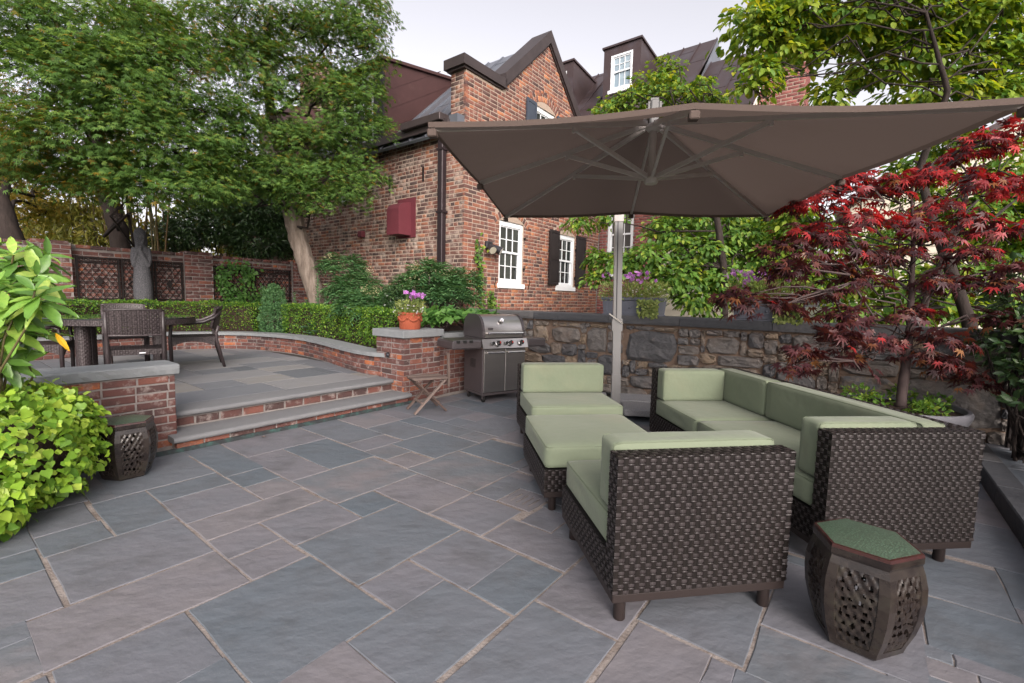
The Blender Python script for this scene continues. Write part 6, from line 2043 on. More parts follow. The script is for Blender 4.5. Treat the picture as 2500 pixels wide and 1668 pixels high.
def tree(name, label, base, trunk_pts, trunk_r, clumps, T, size, mat, bark, rng, dens, lpn, disc, group=None, cat='tree', nobj=0, twigs=3, start=None, second=None, bark2=None, size_var=.5, droop=.35, shell=.35, up=1.0):
    t = empty(name, base, 0, label, cat, group)
    base = np.array(base)
    m = MB()
    tp = [tuple(np.array(p) - base) for p in trunk_pts]
    # trunk with fine rings
    pts, rad = [], []
    for i in range(len(tp) - 1):
        for k in range(5):
            f = k / 5
            p = np.array(tp[i]) * (1 - f) + np.array(tp[i + 1]) * f
            pts.append(tuple(p + rng.normal(size=3) * trunk_r[i] * .06)); rad.append((trunk_r[i] * (1 - f) + trunk_r[i + 1] * f) * (1 + (rng.random() - .5) * .12))
    pts.append(tp[-1]); rad.append(trunk_r[-1])
    m.tube(pts, rad, 14)
    m.build('trunk', bark, t, smooth=True)
    P, tip, nor, CC = sprays(clumps, dens, lpn, disc, rng, base, droop=droop, shell=shell, up=up)
    b = MB(); tw = MB()
    tparr = np.array(tp)
    for ci, c in enumerate(clumps):
        ctr = np.array(c[:3]) - base
        # leave the trunk at a point below the clump
        cand = np.linspace(0, 1, 24)
        tot = len(tp) - 1
        tpts = np.array([tparr[min(int(f * tot), tot - 1)] * (1 - (f * tot - min(int(f * tot), tot - 1))) + tparr[min(int(f * tot), tot - 1) + 1] * (f * tot - min(int(f * tot), tot - 1)) for f in cand])
        dd = np.linalg.norm(tpts - ctr, axis=1) + 1.2 * np.maximum(0, tpts[:, 2] - ctr[2] + .25) + np.where(cand < .35, 1.0, 0)
        a = tpts[int(np.argmin(dd))]
        L = np.linalg.norm(ctr - a)
        bp = limb(b, a, ctr, min(trunk_r[-1] * .75, .016 + .014 * L), .010, rng, wob=.07, n=7, sag=.06)
        sc = CC[ci]
        for k in range(min(twigs, len(sc))):
            q = sc[int(rng.integers(len(sc)))]
            limb(tw, bp[int(rng.integers(3, 8))], q, .009, .003, rng, wob=.05, n=4)
    b.build('branches', bark2 or bark, t, smooth=True)['kind'] = 'stuff'
    if tw.v: tw.build('twigs', bark2 or bark, t, smooth=True)['kind'] = 'stuff'
    sz = size * (1 - size_var / 2 + size_var * rng.random(len(P)))
    if second is None:
        leaves('crown', t, T, P, tip, nor, sz, mat, rng, nobj=nobj)
    else:
        sel = second(P + base, rng)
        leaves('crown', t, T, P[~sel], tip[~sel], nor[~sel], sz[~sel], mat[0], rng, nobj=nobj)
        leaves('crown', t, T, P[sel], tip[sel], nor[sel], sz[sel], mat[1], rng, nobj=0)
    return t
MAPLE_R = [(-4.67,7.80,5.61,0.88,0.59),(-4.18,8.20,5.98,0.93,0.54),(-3.38,8.40,6.18,0.95,0.48),(-2.67,8.40,5.91,0.48,0.44),(-2.85,8.60,6.38,0.65,0.32),(-4.34,8.20,5.21,0.77,0.54),(-3.79,8.60,5.27,0.65,0.45),(-3.01,8.60,5.13,0.49,0.49),(-2.59,8.50,5.61,0.36,0.40),(-4.12,8.30,4.40,0.63,0.47),(-3.29,8.50,4.27,0.56,0.32),(-2.75,8.50,4.36,0.28,0.32),(-4.01,8.20,3.50,0.66,0.31),(-3.27,8.40,3.49,0.67,0.30),(-4.25,8.20,3.16,0.27,0.19),(-4.47,7.60,3.73,0.43,0.39),(-2.80,8.40,3.88,0.32,0.32)]
MAPLE_L = [(-6.57,6.50,4.84,0.92,0.43),(-6.03,6.80,4.85,1.09,0.51),(-5.47,7.20,5.25,1.02,0.48),(-6.45,6.50,4.12,0.92,0.43),(-5.76,6.80,4.21,1.09,0.51),(-5.12,7.20,4.59,0.95,0.54),(-4.68,7.30,4.08,0.69,0.55),(-5.46,7.00,3.70,0.99,0.46),(-6.23,6.80,3.55,0.96,0.38),(-6.78,6.60,3.41,0.68,0.37),(-5.03,7.20,3.46,0.75,0.34),(-5.68,7.00,3.13,0.66,0.26),(-4.65,7.20,3.21,0.41,0.24)]
GOLD = [(-10.54,10.00,5.16,0.47,0.57),(-10.53,10.00,3.48,0.57,0.47),(-9.90,10.00,3.23,0.75,0.42),(-11.44,11.00,2.81,0.83,0.31),(-7.52,10.00,6.52,1.13,0.75),(-9.02,9.50,3.65,0.72,0.36),(-6.36,10.00,6.46,0.85,0.66),(-10.25,9.00,3.90,0.76,1.02)]
DARKSH = [(-6.21,9.60,3.57,0.63,0.45),(-5.72,10.00,3.86,0.66,0.57),(-5.16,9.60,3.08,0.63,0.45),(-5.75,9.40,2.85,0.62,0.44),(-6.37,9.40,2.67,0.53,0.35),(-5.16,9.40,2.40,0.53,0.27),(-6.96,9.60,2.51,0.45,0.27),(-4.82,9.80,2.77,0.37,0.55)]
DOG_A = [(2.24,8.00,2.13,0.45,0.23),(2.73,8.20,2.61,0.46,0.23),(3.12,8.00,2.30,0.53,0.26),(3.84,8.30,2.58,0.55,0.27),(4.17,8.00,2.18,0.38,0.26),(2.78,7.80,1.84,0.51,0.26),(3.37,7.80,1.78,0.51,0.22),(3.82,7.80,1.57,0.44,0.22),(3.02,7.60,1.41,0.43,0.18),(1.84,8.20,2.03,0.35,0.14),(1.49,8.40,2.15,0.20,0.11),(2.41,8.00,1.77,0.30,0.19),(1.47,8.20,1.76,0.15,0.09),(3.77,8.60,2.14,0.65,0.32),(1.24,9.00,2.90,0.19,0.14),(1.86,9.20,3.01,0.26,0.10),(2.17,9.50,5.28,0.45,0.18),(1.81,9.40,5.15,0.27,0.11),(2.70,9.60,5.58,0.45,0.32),(3.00,9.80,6.05,0.26,0.28),(3.19,9.50,5.34,0.54,0.20),(3.69,9.60,5.68,0.25,0.25),(3.88,9.50,5.34,0.29,0.16),(3.25,8.60,2.92,0.81,0.24),(4.28,8.60,2.86,0.49,0.20)]
DOG_B = [(3.19,6.80,5.30,0.42,0.26),(3.67,6.80,5.43,0.51,0.26),(3.46,6.80,5.02,0.38,0.22),(4.29,7.00,5.41,0.53,0.26),(4.79,7.00,5.39,0.53,0.30),(5.33,7.00,5.55,0.59,0.30),(5.96,7.00,5.45,0.59,0.26),(6.58,7.00,5.55,0.59,0.30),(7.17,7.00,5.30,0.40,0.40),(5.30,7.20,4.94,0.48,0.24),(5.87,7.20,5.07,0.54,0.27),(6.51,7.20,5.02,0.54,0.24),(7.18,7.20,4.85,0.48,0.27),(3.33,6.80,4.64,0.29,0.19),(3.26,6.80,4.41,0.18,0.13),(4.62,7.20,4.52,0.34,0.14),(4.08,7.00,4.93,0.26,0.13),(6.05,7.20,4.55,0.61,0.15),(6.96,7.20,4.54,0.54,0.17),(7.81,7.20,4.99,0.54,0.61),(4.67,7.00,5.95,1.32,0.26),(6.53,7.00,5.99,1.06,0.26)]
DOG_C = [(4.49,7.50,2.75,0.35,0.25),(5.00,7.50,2.42,0.42,0.25),(4.51,7.20,1.85,0.41,0.24),(5.19,7.20,1.79,0.41,0.27),(5.91,7.50,2.38,0.42,0.28),(5.91,7.00,1.67,0.46,0.26),(6.21,6.80,1.42,0.45,0.22),(5.58,6.80,1.28,0.38,0.14),(5.00,6.80,1.33,0.38,0.14),(6.66,7.00,1.95,0.46,0.30),(7.10,7.20,2.76,0.54,0.41),(7.42,7.20,3.41,0.48,0.48),(7.47,7.00,2.29,0.40,0.40),(6.60,7.40,2.92,0.49,0.35),(4.41,7.80,2.38,0.29,0.26),(6.54,7.80,3.55,0.44,0.29),(7.13,7.80,4.05,0.44,0.22),(7.09,6.80,1.50,0.45,0.32),(7.87,7.00,2.74,0.40,0.99)]
RED_U = [(2.83,4.30,2.44,0.24,0.08),(3.13,4.40,2.58,0.23,0.09),(2.58,4.20,2.26,0.24,0.07),(3.34,4.40,2.43,0.25,0.08),(3.53,4.30,2.51,0.20,0.08),(3.71,4.20,2.58,0.20,0.09),(3.92,4.20,2.73,0.20,0.10),(4.04,4.10,2.81,0.17,0.10),(4.19,4.00,2.82,0.15,0.11),(3.97,4.10,2.49,0.21,0.09),(4.20,4.00,2.43,0.15,0.09),(3.78,4.20,2.28,0.20,0.07),(2.98,4.20,2.15,0.24,0.06),(3.41,4.20,2.14,0.20,0.06),(3.56,4.10,2.04,0.17,0.06),(3.91,4.00,2.14,0.19,0.07)]
RED_D = [(2.54,4.10,2.01,0.23,0.08),(2.92,4.20,2.00,0.24,0.08),(3.16,4.20,1.87,0.20,0.07),(2.30,4.00,1.85,0.21,0.08),(1.86,3.80,1.43,0.16,0.06),(2.43,4.00,1.70,0.23,0.08),(2.82,4.20,1.76,0.20,0.07),(2.53,3.90,1.48,0.22,0.07),(2.99,4.10,1.61,0.19,0.07),(3.44,4.20,1.85,0.20,0.07),(3.90,4.00,1.85,0.19,0.07),(4.07,3.90,2.05,0.18,0.07),(4.18,3.90,1.70,0.15,0.08),(4.00,4.00,1.59,0.19,0.07),(3.76,4.10,1.63,0.21,0.07),(2.87,3.90,1.31,0.22,0.07),(2.60,3.80,1.14,0.22,0.07),(2.39,3.80,1.01,0.18,0.06),(3.11,4.00,1.12,0.19,0.07),(3.43,4.00,1.35,0.21,0.06),(3.68,4.00,1.13,0.17,0.07),(3.85,4.00,0.91,0.15,0.07),(4.06,4.00,0.76,0.15,0.07),(3.67,4.10,0.97,0.15,0.06),(2.37,3.80,0.86,0.14,0.04),(4.12,3.90,1.33,0.17,0.07),(2.08,3.80,1.36,0.20,0.05),(2.95,4.00,0.89,0.15,0.05)]
AUC = [(-2.90,2.70,1.51,0.00,0.00),(-2.83,2.80,1.56,0.00,0.00),(-2.70,2.80,1.44,0.00,0.00),(-2.73,2.60,1.38,0.00,0.00),(-2.68,2.70,1.32,0.00,0.00),(-2.84,2.60,1.23,0.00,0.00),(-2.78,2.70,1.18,0.00,0.00),(-2.88,2.65,1.02,0.00,0.00),(-3.08,2.70,1.41,0.00,0.00),(-3.04,2.60,1.14,0.00,0.00),(-2.88,2.75,0.92,0.00,0.00),(-3.19,2.90,1.63,0.00,0.00),(-2.84,3.00,1.57,0.00,0.00),(-2.87,2.90,1.15,0.00,0.00),(-2.99,2.60,0.89,0.00,0.00),(-2.51,2.60,1.35,0.00,0.00),(-3.13,3.00,1.64,0.00,0.00)]

MAPLE_R += [(-4.43,8.00,3.43,0.53,0.30),(-3.64,8.20,3.14,0.54,0.22),(-2.92,8.30,3.21,0.43,0.20),(-2.94,8.40,4.68,0.48,0.48),(-3.17,8.40,5.04,0.48,0.40),(-2.60,8.40,4.91,0.28,0.44),(-3.67,8.30,3.97,0.55,0.35)]
MAPLE_L += [(-5.50,7.00,2.89,0.59,0.20),(-4.92,7.10,2.99,0.60,0.21),(-4.52,7.30,3.05,0.31,0.19),(-6.33,7.30,3.01,0.62,0.21),(-4.41,7.50,4.03,0.42,0.35),(-6.99,7.30,3.25,0.76,0.24)]
MAPLE_R += [(-4.46,7.90,3.05,0.30,0.16),(-2.53,8.40,3.55,0.24,0.22),(-3.50,8.20,2.92,0.31,0.12),(-2.37,8.50,4.29,0.14,0.28)]
MAPLE_L += [(-7.13,6.80,3.11,0.51,0.26)]
r6 = np.random.default_rng(61)
# --- green maples
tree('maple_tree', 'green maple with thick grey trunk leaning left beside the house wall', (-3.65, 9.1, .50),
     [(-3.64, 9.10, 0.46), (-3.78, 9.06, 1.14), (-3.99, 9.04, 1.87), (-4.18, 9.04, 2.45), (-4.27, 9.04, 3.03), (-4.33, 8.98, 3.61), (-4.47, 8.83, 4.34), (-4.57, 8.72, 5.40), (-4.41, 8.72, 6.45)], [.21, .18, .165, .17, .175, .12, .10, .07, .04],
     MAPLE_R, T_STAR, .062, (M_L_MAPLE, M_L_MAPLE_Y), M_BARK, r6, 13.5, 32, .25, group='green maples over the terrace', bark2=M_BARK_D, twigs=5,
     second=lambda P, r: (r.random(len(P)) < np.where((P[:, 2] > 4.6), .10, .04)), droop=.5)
tree('maple_tree', 'broad green maple with dark trunk behind the garden wall on the left', (-8.10, 9.75, 0.0),
     [(-8.10, 9.75, -.1), (-8.15, 9.75, 1.5), (-8.16, 9.7, 2.4), (-8.30, 9.6, 3.4), (-8.1, 9.2, 4.3), (-7.4, 8.7, 5.0), (-6.8, 8.3, 5.5), (-6.2, 8.0, 6.1), (-5.9, 7.8, 6.9)], [.20, .18, .17, .15, .13, .11, .09, .07, .05],
     MAPLE_L, T_STAR, .064, (M_L_MAPLE, M_L_MAPLE_Y), M_BARK_D, r6, 13.5, 32, .25, group='green maples over the terrace', twigs=5,
     second=lambda P, r: (r.random(len(P)) < np.where((P[:, 0] < -6.0) & (P[:, 2] < 4.0), .2, .04)), droop=.5)
tree('backlit_tree', 'golden backlit tree with leaning dark trunk at the far left behind the wall', (-8.5, 8.1, 0),
     [(-8.35, 8.0, -.1), (-8.45, 8.0, 1.6), (-8.62, 8.0, 2.3), (-8.85, 8.1, 2.9), (-9.2, 8.6, 3.8), (-9.0, 9.3, 5.0)], [.2, .18, .16, .13, .1, .06],
     GOLD, T_STAR, .085, M_L_MAPLE_Y, M_BARK_D, r6, 7.0, 18, .26, twigs=3)
# --- dogwoods behind the stone wall
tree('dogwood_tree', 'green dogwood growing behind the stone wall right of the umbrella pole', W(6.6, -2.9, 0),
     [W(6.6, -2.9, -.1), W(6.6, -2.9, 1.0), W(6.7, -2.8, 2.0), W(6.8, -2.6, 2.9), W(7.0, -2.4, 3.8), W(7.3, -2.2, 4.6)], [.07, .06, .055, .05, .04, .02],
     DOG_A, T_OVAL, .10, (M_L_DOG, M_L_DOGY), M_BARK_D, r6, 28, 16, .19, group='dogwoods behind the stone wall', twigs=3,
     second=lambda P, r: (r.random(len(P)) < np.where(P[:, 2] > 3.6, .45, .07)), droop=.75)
tree('dogwood_tree', 'sunlit yellow-green dogwood spreading across the upper right corner', W(6.9, -5.9, 0),
     [W(6.9, -5.9, -.1), W(6.95, -5.75, 1.2), W(6.8, -5.35, 2.3), W(7.0, -5.1, 3.2), W(6.8, -5.3, 4.1), W(6.5, -5.0, 5.0)], [.09, .075, .06, .045, .032, .015],
     DOG_B, T_OVAL, .118, (M_L_DOGY, M_L_DOG), M_BARK_D, r6, 19, 16, .19, group='dogwoods behind the stone wall', twigs=5,
     second=lambda P, r: (r.random(len(P)) < .35), droop=.75)
tree('dogwood_tree', 'low green dogwood behind the red maple and the stone wall', W(6.5, -5.2, 0),
     [W(6.5, -5.2, -.1), W(6.5, -5.2, .9), W(6.6, -5.3, 1.6), W(6.7, -5.5, 2.3), W(6.8, -5.6, 3.0)], [.05, .045, .04, .03, .02],
     DOG_C, T_OVAL, .112, (M_L_DOG, M_L_DOGY), M_BARK_D, r6, 30, 16, .20, group='dogwoods behind the stone wall', twigs=3,
     second=lambda P, r: (r.random(len(P)) < .4), droop=.75)
# --- red maple in the bowl
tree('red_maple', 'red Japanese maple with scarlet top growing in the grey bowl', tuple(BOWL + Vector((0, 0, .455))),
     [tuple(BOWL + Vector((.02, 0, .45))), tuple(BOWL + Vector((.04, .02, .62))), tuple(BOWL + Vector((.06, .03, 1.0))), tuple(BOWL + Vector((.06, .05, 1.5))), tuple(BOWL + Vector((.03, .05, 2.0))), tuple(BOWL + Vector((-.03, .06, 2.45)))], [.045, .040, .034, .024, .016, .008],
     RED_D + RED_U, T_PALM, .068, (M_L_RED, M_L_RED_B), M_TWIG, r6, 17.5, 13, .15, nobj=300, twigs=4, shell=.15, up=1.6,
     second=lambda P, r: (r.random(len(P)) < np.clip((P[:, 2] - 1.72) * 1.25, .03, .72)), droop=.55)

# ================================================================== shrubs and hedges
def shrub(name, label, base, ells, T, size, mat, rng, n, cat='shrub', group=None, stems=True, outward=.8, upb=.5, shell=.6, nobj=0, bark=M_BARK_D, jit=.5, sv=.5):
    """leaves over the outer part of some ellipsoids (x, y, z, rx, ry, rz)"""
    t = empty(name, base, 0, label, cat, group)
    b = np.array(base)
    PP, TT, NN = [], [], []
    vol = np.array([e[3] * e[4] + e[3] * e[5] + e[4] * e[5] for e in ells]); vol = vol / vol.sum()
    for e, f in zip(ells, vol):
        k = max(4, int(n * f))
        d = nrmz(rng.normal(size=(k, 3)))
        bump = 1 + .12 * np.sin(d[:, 0] * 9 + e[0] * 7) * np.sin(d[:, 1] * 8 + e[1] * 5) + .08 * np.sin(d[:, 2] * 11 + e[2])
        r = (shell + (1 - shell) * rng.random(k) ** .45) * bump
        p = np.array(e[:3]) - b + d * r[:, None] * np.array(e[3:6])
        PP.append(p); TT.append(d * outward + rng.normal(size=(k, 3)) * jit); NN.append(d * .7 + np.array([0, 0, upb]) + rng.normal(size=(k, 3)) * .35)
    P = np.concatenate(PP); tip = np.concatenate(TT); nor = np.concatenate(NN)
    keep = P[:, 2] + b[2] > .02
    P, tip, nor = P[keep], tip[keep], nor[keep]
    leaves('foliage', t, T, P, tip, nor, size * (1 - sv / 2 + sv * rng.random(len(P))), mat, rng, nobj=nobj)
    if stems:
        m = MB()
        for e in ells:
            for k in range(4):
                d = rng.normal(size=3) * .5
                limb(m, (rng.normal() * .04, rng.normal() * .04, -.02), np.array(e[:3]) - b + d * np.array(e[3:6]), .014, .005, rng, n=4)
        m.build('stems', bark, t, smooth=True)
    return t
def hedge(u0, u1, label, n):
    c0, d0 = crv_at((u0 + u1) / 2)
    base = W(c0[0], c0[1], .56)
    t = empty('box_hedge', base, 0, label, 'hedge', 'clipped box hedge along the curved wall')
    b = np.array(base)
    r = np.random.default_rng(int(u0 * 10) + 5)
    off0, off1, zb, zt = .33, .74, .60, 1.17
    P, N = [], []
    # surface samples: top, front, back, ends
    L = u1 - u0
    for k in range(n):
        u = u0 + L * r.random()
        f = r.random()
        if f < .40: o, z, nn = off0 + (off1 - off0) * r.random(), zt, (0, 1)
        elif f < .80: o, z, nn = off0, zb + (zt - zb) * r.random() ** .8, (-1, 0)
        elif f < .92: o, z, nn = off1, zb + (zt - zb) * r.random(), (1, 0)
        else:
            o, z, nn = off0 + (off1 - off0) * r.random(), zb + (zt - zb) * r.random(), (0, 0)
            u = u0 if r.random() < .5 else u1
        dep = abs(r.normal()) * .035
        wv = .022 * math.sin(u * 7.3) + .016 * math.sin(u * 17 + z * 9)
        p, d = crv_at(u)
        nr = np.array([d[1], -d[0]])
        o2 = o + (dep if nn[0] < 0 else -dep if nn[0] > 0 else 0) + wv * (1 if nn[0] >= 0 else -1)
        z2 = z - (dep if nn[1] else 0) + wv * .7 * (1 if nn[1] else 0) + (r.random() < .05) * r.random() * .05
        w = W(p[0] + nr[0] * o2, p[1] + nr[1] * o2, z2)
        P.append((w.x - b[0], w.y - b[1], w.z - b[2]))
        wn_ = nr[0] * nn[0] * BV + nr[1] * nn[0] * AV
        N.append(np.array([wn_[0], wn_[1], nn[1]]))
    P = np.array(P); N = np.array(N)
    k = len(P)
    leaves('foliage', t, T_TINY, P, N * .5 + np.array([0, 0, .45]) + r.normal(size=(k, 3)) * .55, N + r.normal(size=(k, 3)) * .6, .032 * (.7 + .6 * r.random(k)), M_L_BOX, r)
    # unseen dark core added to block light through the leaves
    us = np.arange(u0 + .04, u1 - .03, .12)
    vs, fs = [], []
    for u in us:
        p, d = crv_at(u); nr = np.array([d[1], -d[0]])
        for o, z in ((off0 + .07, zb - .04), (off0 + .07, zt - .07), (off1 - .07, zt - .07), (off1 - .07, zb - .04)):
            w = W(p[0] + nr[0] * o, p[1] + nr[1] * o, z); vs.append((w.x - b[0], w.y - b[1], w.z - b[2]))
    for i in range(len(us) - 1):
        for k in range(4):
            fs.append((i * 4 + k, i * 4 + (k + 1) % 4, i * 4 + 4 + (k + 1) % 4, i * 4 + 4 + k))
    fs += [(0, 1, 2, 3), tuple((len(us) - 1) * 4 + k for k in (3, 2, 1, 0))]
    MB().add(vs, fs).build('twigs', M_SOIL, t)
hedge(0.55, 4.15, 'clipped box hedge on the right, from the pier to the round shrub', 15000)
hedge(4.75, 9.0, 'clipped box hedge on the left, behind the dining table', 15000)
p_, d_ = crv_at(4.45)
jb = W(p_[0] + d_[1] * .46, p_[1] - d_[0] * .46, .57)
r7 = np.random.default_rng(71)
shrub('conifer_shrub', 'small upright blue-green shrub between the two lengths of hedge', tuple(jb), [(jb.x, jb.y, .85, .27, .27, .34), (jb.x, jb.y, 1.2, .2, .2, .3), (jb.x, jb.y, 1.42, .11, .11, .14)], T_LANCE, .05, M_L_NAN, r7, 6500, upb=.3, shell=.75)
shrub('box_topiary', 'small clipped box bush standing beside the flower pot', (-1.79, 6.98, .6), [(-1.79, 6.98, .98, .22, .22, .30), (-1.77, 6.98, 1.30, .17, .17, .22)], T_TINY, .034, M_L_BOX_D, r7, 5200, shell=.8)
def pinnate(n, ells, rng, base, L=.22, pairs=5):
    """compound leaves: pairs of small leaflets along arching stalks"""
    PP, TT, NN = [], [], []
    w = np.array([e[3] * e[5] for e in ells]); w = w / w.sum()
    for e, f in zip(ells, w):
        for k in range(int(n * f)):
            d = nrmz(rng.normal(size=(1, 3)))[0]; d[2] = abs(d[2]) * .9 - .2
            c = np.array(e[:3]) + d * (.55 + .45 * rng.random()) * np.array(e[3:6])
            dirv = nrmz((d * np.array([1, 1, .4]) + rng.normal(size=3) * .4 + np.array([0, 0, .15]))[None])[0]
            side = nrmz(np.cross(dirv, [0, 0, 1])[None])[0]
            for j in range(pairs):
                t_ = (j + .5) / pairs
                q = c + dirv * L * t_ + np.array([0, 0, -.10 * t_ * t_])
                for sg in (-1, 1):
                    PP.append(q); TT.append(side * sg + dirv * .7 + np.array([0, 0, -.25])); NN.append(np.array([0, 0, 1.0]) + rng.normal(size=3) * .3)
    return np.array(PP) - np.array(base), np.array(TT), np.array(NN)
def nandina(label, base, ells, n, rng, fl=4):
    t = empty('nandina_shrub', base, 0, label, 'shrub', 'nandina shrubs against the house')
    P, T_, N = pinnate(n, ells, rng, base)
    leaves('foliage', t, T_LANCE, P, T_, N, .085 * (.7 + .6 * rng.random(len(P))), M_L_NAN, rng)
    m = MB()
    for e in ells:
        for k in range(7):
            limb(m, (rng.normal() * .12, rng.normal() * .12, -.03), np.array(e[:3]) - np.array(base) + rng.normal(size=3) * .5 * np.array(e[3:6]), .012, .005, rng, n=4)
    m.build('stems', M_TWIG, t, smooth=True)
    for k in range(fl):
        e = ells[int(rng.integers(len(ells)))]
        d = nrmz(rng.normal(size=(1, 3)))[0]; d[2] = abs(d[2]); d[1] = -abs(d[1])
        c = np.array(e[:3]) - np.array(base) + d * np.array(e[3:6]) * 1.0
        q = c + rng.normal(size=(60, 3)) * np.array([.045, .045, .05])
        leaves('flower_panicle', t, T_TINY, q, rng.normal(size=(60, 3)), rng.normal(size=(60, 3)), .022, M_CREAMFL, rng)
nandina('leafy nandina shrub with cream flowers at the house corner below the downspout', (-1.35, 7.55, .8), [(-1.55, 7.5, 1.45, .40, .35, .38), (-1.05, 7.6, 1.40, .35, .3, .36), (-1.35, 7.5, 1.72, .32, .28, .25), (-.85, 7.75, 1.62, .25, .22, .28)], 1150, r7, 6)
nandina('leafy nandina shrub spilling forward beside the box topiary', (-2.2, 7.6, .7), [(-2.15, 7.6, 1.15, .42, .35, .30), (-2.55, 7.9, 1.2, .4, .35, .32)], 650, r7, 4)
nandina('leafy nandina shrub with cream flowers to the right of the leaning trunk', (-3.1, 8.9, .7), [(-3.0, 8.8, 1.45, .50, .4, .48), (-3.3, 9.0, 1.9, .38, .35, .35), (-2.75, 8.7, 1.2, .4, .35, .35)], 900, r7, 5)
# broad-leaved plant behind the short wall
def broad():
    base = (-.95, 6.75, .75)
    t = empty('broad_leaf_plant', base, 0, 'broad-leaved green plant spilling over the wall behind the grill', 'plant')
    r = np.random.default_rng(81)
    ells = [(-1.35, 6.72, 1.0, .28, .25, .17), (-1.0, 6.80, 1.05, .32, .28, .20), (-.62, 6.95, 1.06, .32, .28, .16), (-.35, 7.1, 1.04, .22, .2, .12)]
    PP, TT, NN = [], [], []
    for e in ells:
        k = 190
        d = nrmz(r.normal(size=(k, 3))); d[:, 2] = np.abs(d[:, 2])
        p = np.array(e[:3]) - np.array(base) + d * (.7 + .3 * r.random((k, 1))) * np.array(e[3:6])
        PP.append(p); TT.append(d * np.array([1, 1, 0]) + np.array([0, -.2, -.45]) + r.normal(size=(k, 3)) * .35); NN.append(d + np.array([0, -.3, .8]) + r.normal(size=(k, 3)) * .25)
    P = np.concatenate(PP)
    leaves('foliage', t, T_IVY, P, np.concatenate(TT), np.concatenate(NN), .115 * (.6 + .8 * r.random(len(P))), M_L_HYD, r, nobj=300)
    m = MB()
    for e in ells:
        for k in range(8):
            limb(m, np.array([e[0], e[1] + .1, .72]) - np.array(base), np.array(e[:3]) - np.array(base) + r.normal(size=3) * .1, .01, .004, r, n=3)
    m.build('stems', M_BARK_D, t)
broad()
# acanthus spikes in front of the trunk
def acanthus(x, y, zb, h, label):
    t = empty('acanthus', (x, y, zb), 0, label, 'plant', 'acanthus flower spikes by the leaning trunk')
    r = np.random.default_rng(int(abs(x) * 1000))
    MB().tube([(0, 0, 0), (.01, 0, h * .5), (0, .01, h)], [.012, .010, .005], 6).build('stalk', M_L_NAN, t)
    n = int(90 * h)
    zz = h * (.35 + .65 * r.random(n)); a = r.random(n) * 6.28
    P = np.stack([.03 * np.cos(a), .03 * np.sin(a), zz], 1)
    out = np.stack([np.cos(a), np.sin(a), .2 + 0 * a], 1)
    leaves('bracts', t, T_TINY, P * np.array([.6, .6, 1]), out + np.array([0, 0, .8]), out, .04, M_L_NAN, r)
    leaves('flowers', t, T_TINY, P[::2], out, out + np.array([0, 0, .5]), .042, M_WHITEFL, r)
    k = 26
    a = r.random(k) * 6.28
    leaves('leaf_rosette', t, T_AUC, np.stack([.05 * np.cos(a), .05 * np.sin(a), r.random(k) * .2 - .05], 1), np.stack([np.cos(a), np.sin(a), .5 + r.random(k) * .5], 1), np.stack([-np.cos(a) * .5, -np.sin(a) * .5, 1 + 0 * a], 1), .26, M_L_BLUE, r)
for (x, y, h, lb) in ((-5.15, 9.55, .95, 'acanthus spike farthest left, in front of the trellis'), (-4.62, 9.35, .92, 'tall acanthus spike left of the leaning trunk'), (-4.40, 9.35, .82, 'short acanthus spike second from the leaning trunk'), (-4.05, 9.1, .70, 'shortest acanthus spike just left of the trunk foot'), (-3.70, 8.78, 1.12, 'tallest acanthus spike in front of the leaning trunk'), (-3.52, 8.72, .86, 'acanthus spike with white flowers right of the tallest one'), (-3.40, 8.78, .88, 'acanthus spike at the right foot of the leaning trunk')):
    acanthus(x, y, .58, h, lb)
# climber on the trellis
def climber(label, name, pts, n, T, size, mat, rng, spread, stem_r=.008, off=(0, -.05, 0), nobj=0):
    base = pts[0]
    t = empty(name, tuple(base), 0, label, 'climber')
    b = np.array(base)
    m = MB()
    for k in range(3):
        m.tube([tuple(np.array(p) - b + rng.normal(size=3) * .02) for p in pts], stem_r, 6)
    m.build('stems', M_TWIG, t)
    seg = [np.array(p) for p in pts]
    P = []
    for k in range(n):
        i = int(rng.integers(len(seg) - 1)); f = rng.random()
        P.append(seg[i] * (1 - f) + seg[i + 1] * f + rng.normal(size=3) * np.array(spread) - b)
    P = np.array(P)
    k = len(P)
    leaves('foliage', t, T, P, rng.normal(size=(k, 3)) * .6 + np.array([.1, -.5, -.3]), rng.normal(size=(k, 3)) * .4 + np.array([.3, -.9, .4]), size * (.6 + .8 * rng.random(k)), mat, rng, nobj=nobj)
sp = lambda x, z: tuple(W(GS + x, GQ - .10, z))
fb = -np.array(AV)
climber('glossy green climber trained over the iron lattice right of the brick pier', 'climbing_shrub', [sp(.75, .6), sp(.7, 1.2), sp(.45, 1.45), sp(.4, 1.75), sp(.75, 1.95), sp(1.0, 1.75), sp(.8, 1.4), sp(.55, 1.15), sp(1.0, 1.2), sp(1.3, 1.35), sp(1.6, 1.15), sp(1.3, 1.0)], 1700, T_TINY, .075, M_L_HYD, r7, (.10, .05, .10))
climber('thin green vine creeping up the house corner behind the nandina', 'wall_vine', [tuple(W(HX + .5, HY - .05, 1.0)), tuple(W(HX + .38, HY - .04, 1.4)), tuple(W(HX + .42, HY - .04, 1.75)), tuple(W(HX + .33, HY - .03, 2.1)), tuple(W(HX + .36, HY - .03, 2.4))], 260, T_IVY, .055, M_L_DOG, r7, (.05, .03, .10))
climber('small vine creeping low on the gable wall beside the window', 'wall_vine', [tuple(W(HX + .85, HY - .04, 1.0)), tuple(W(HX + .72, HY - .04, 1.25)), tuple(W(HX + .70, HY - .04, 1.45))], 170, T_IVY, .05, M_L_DOG, r7, (.06, .03, .06))
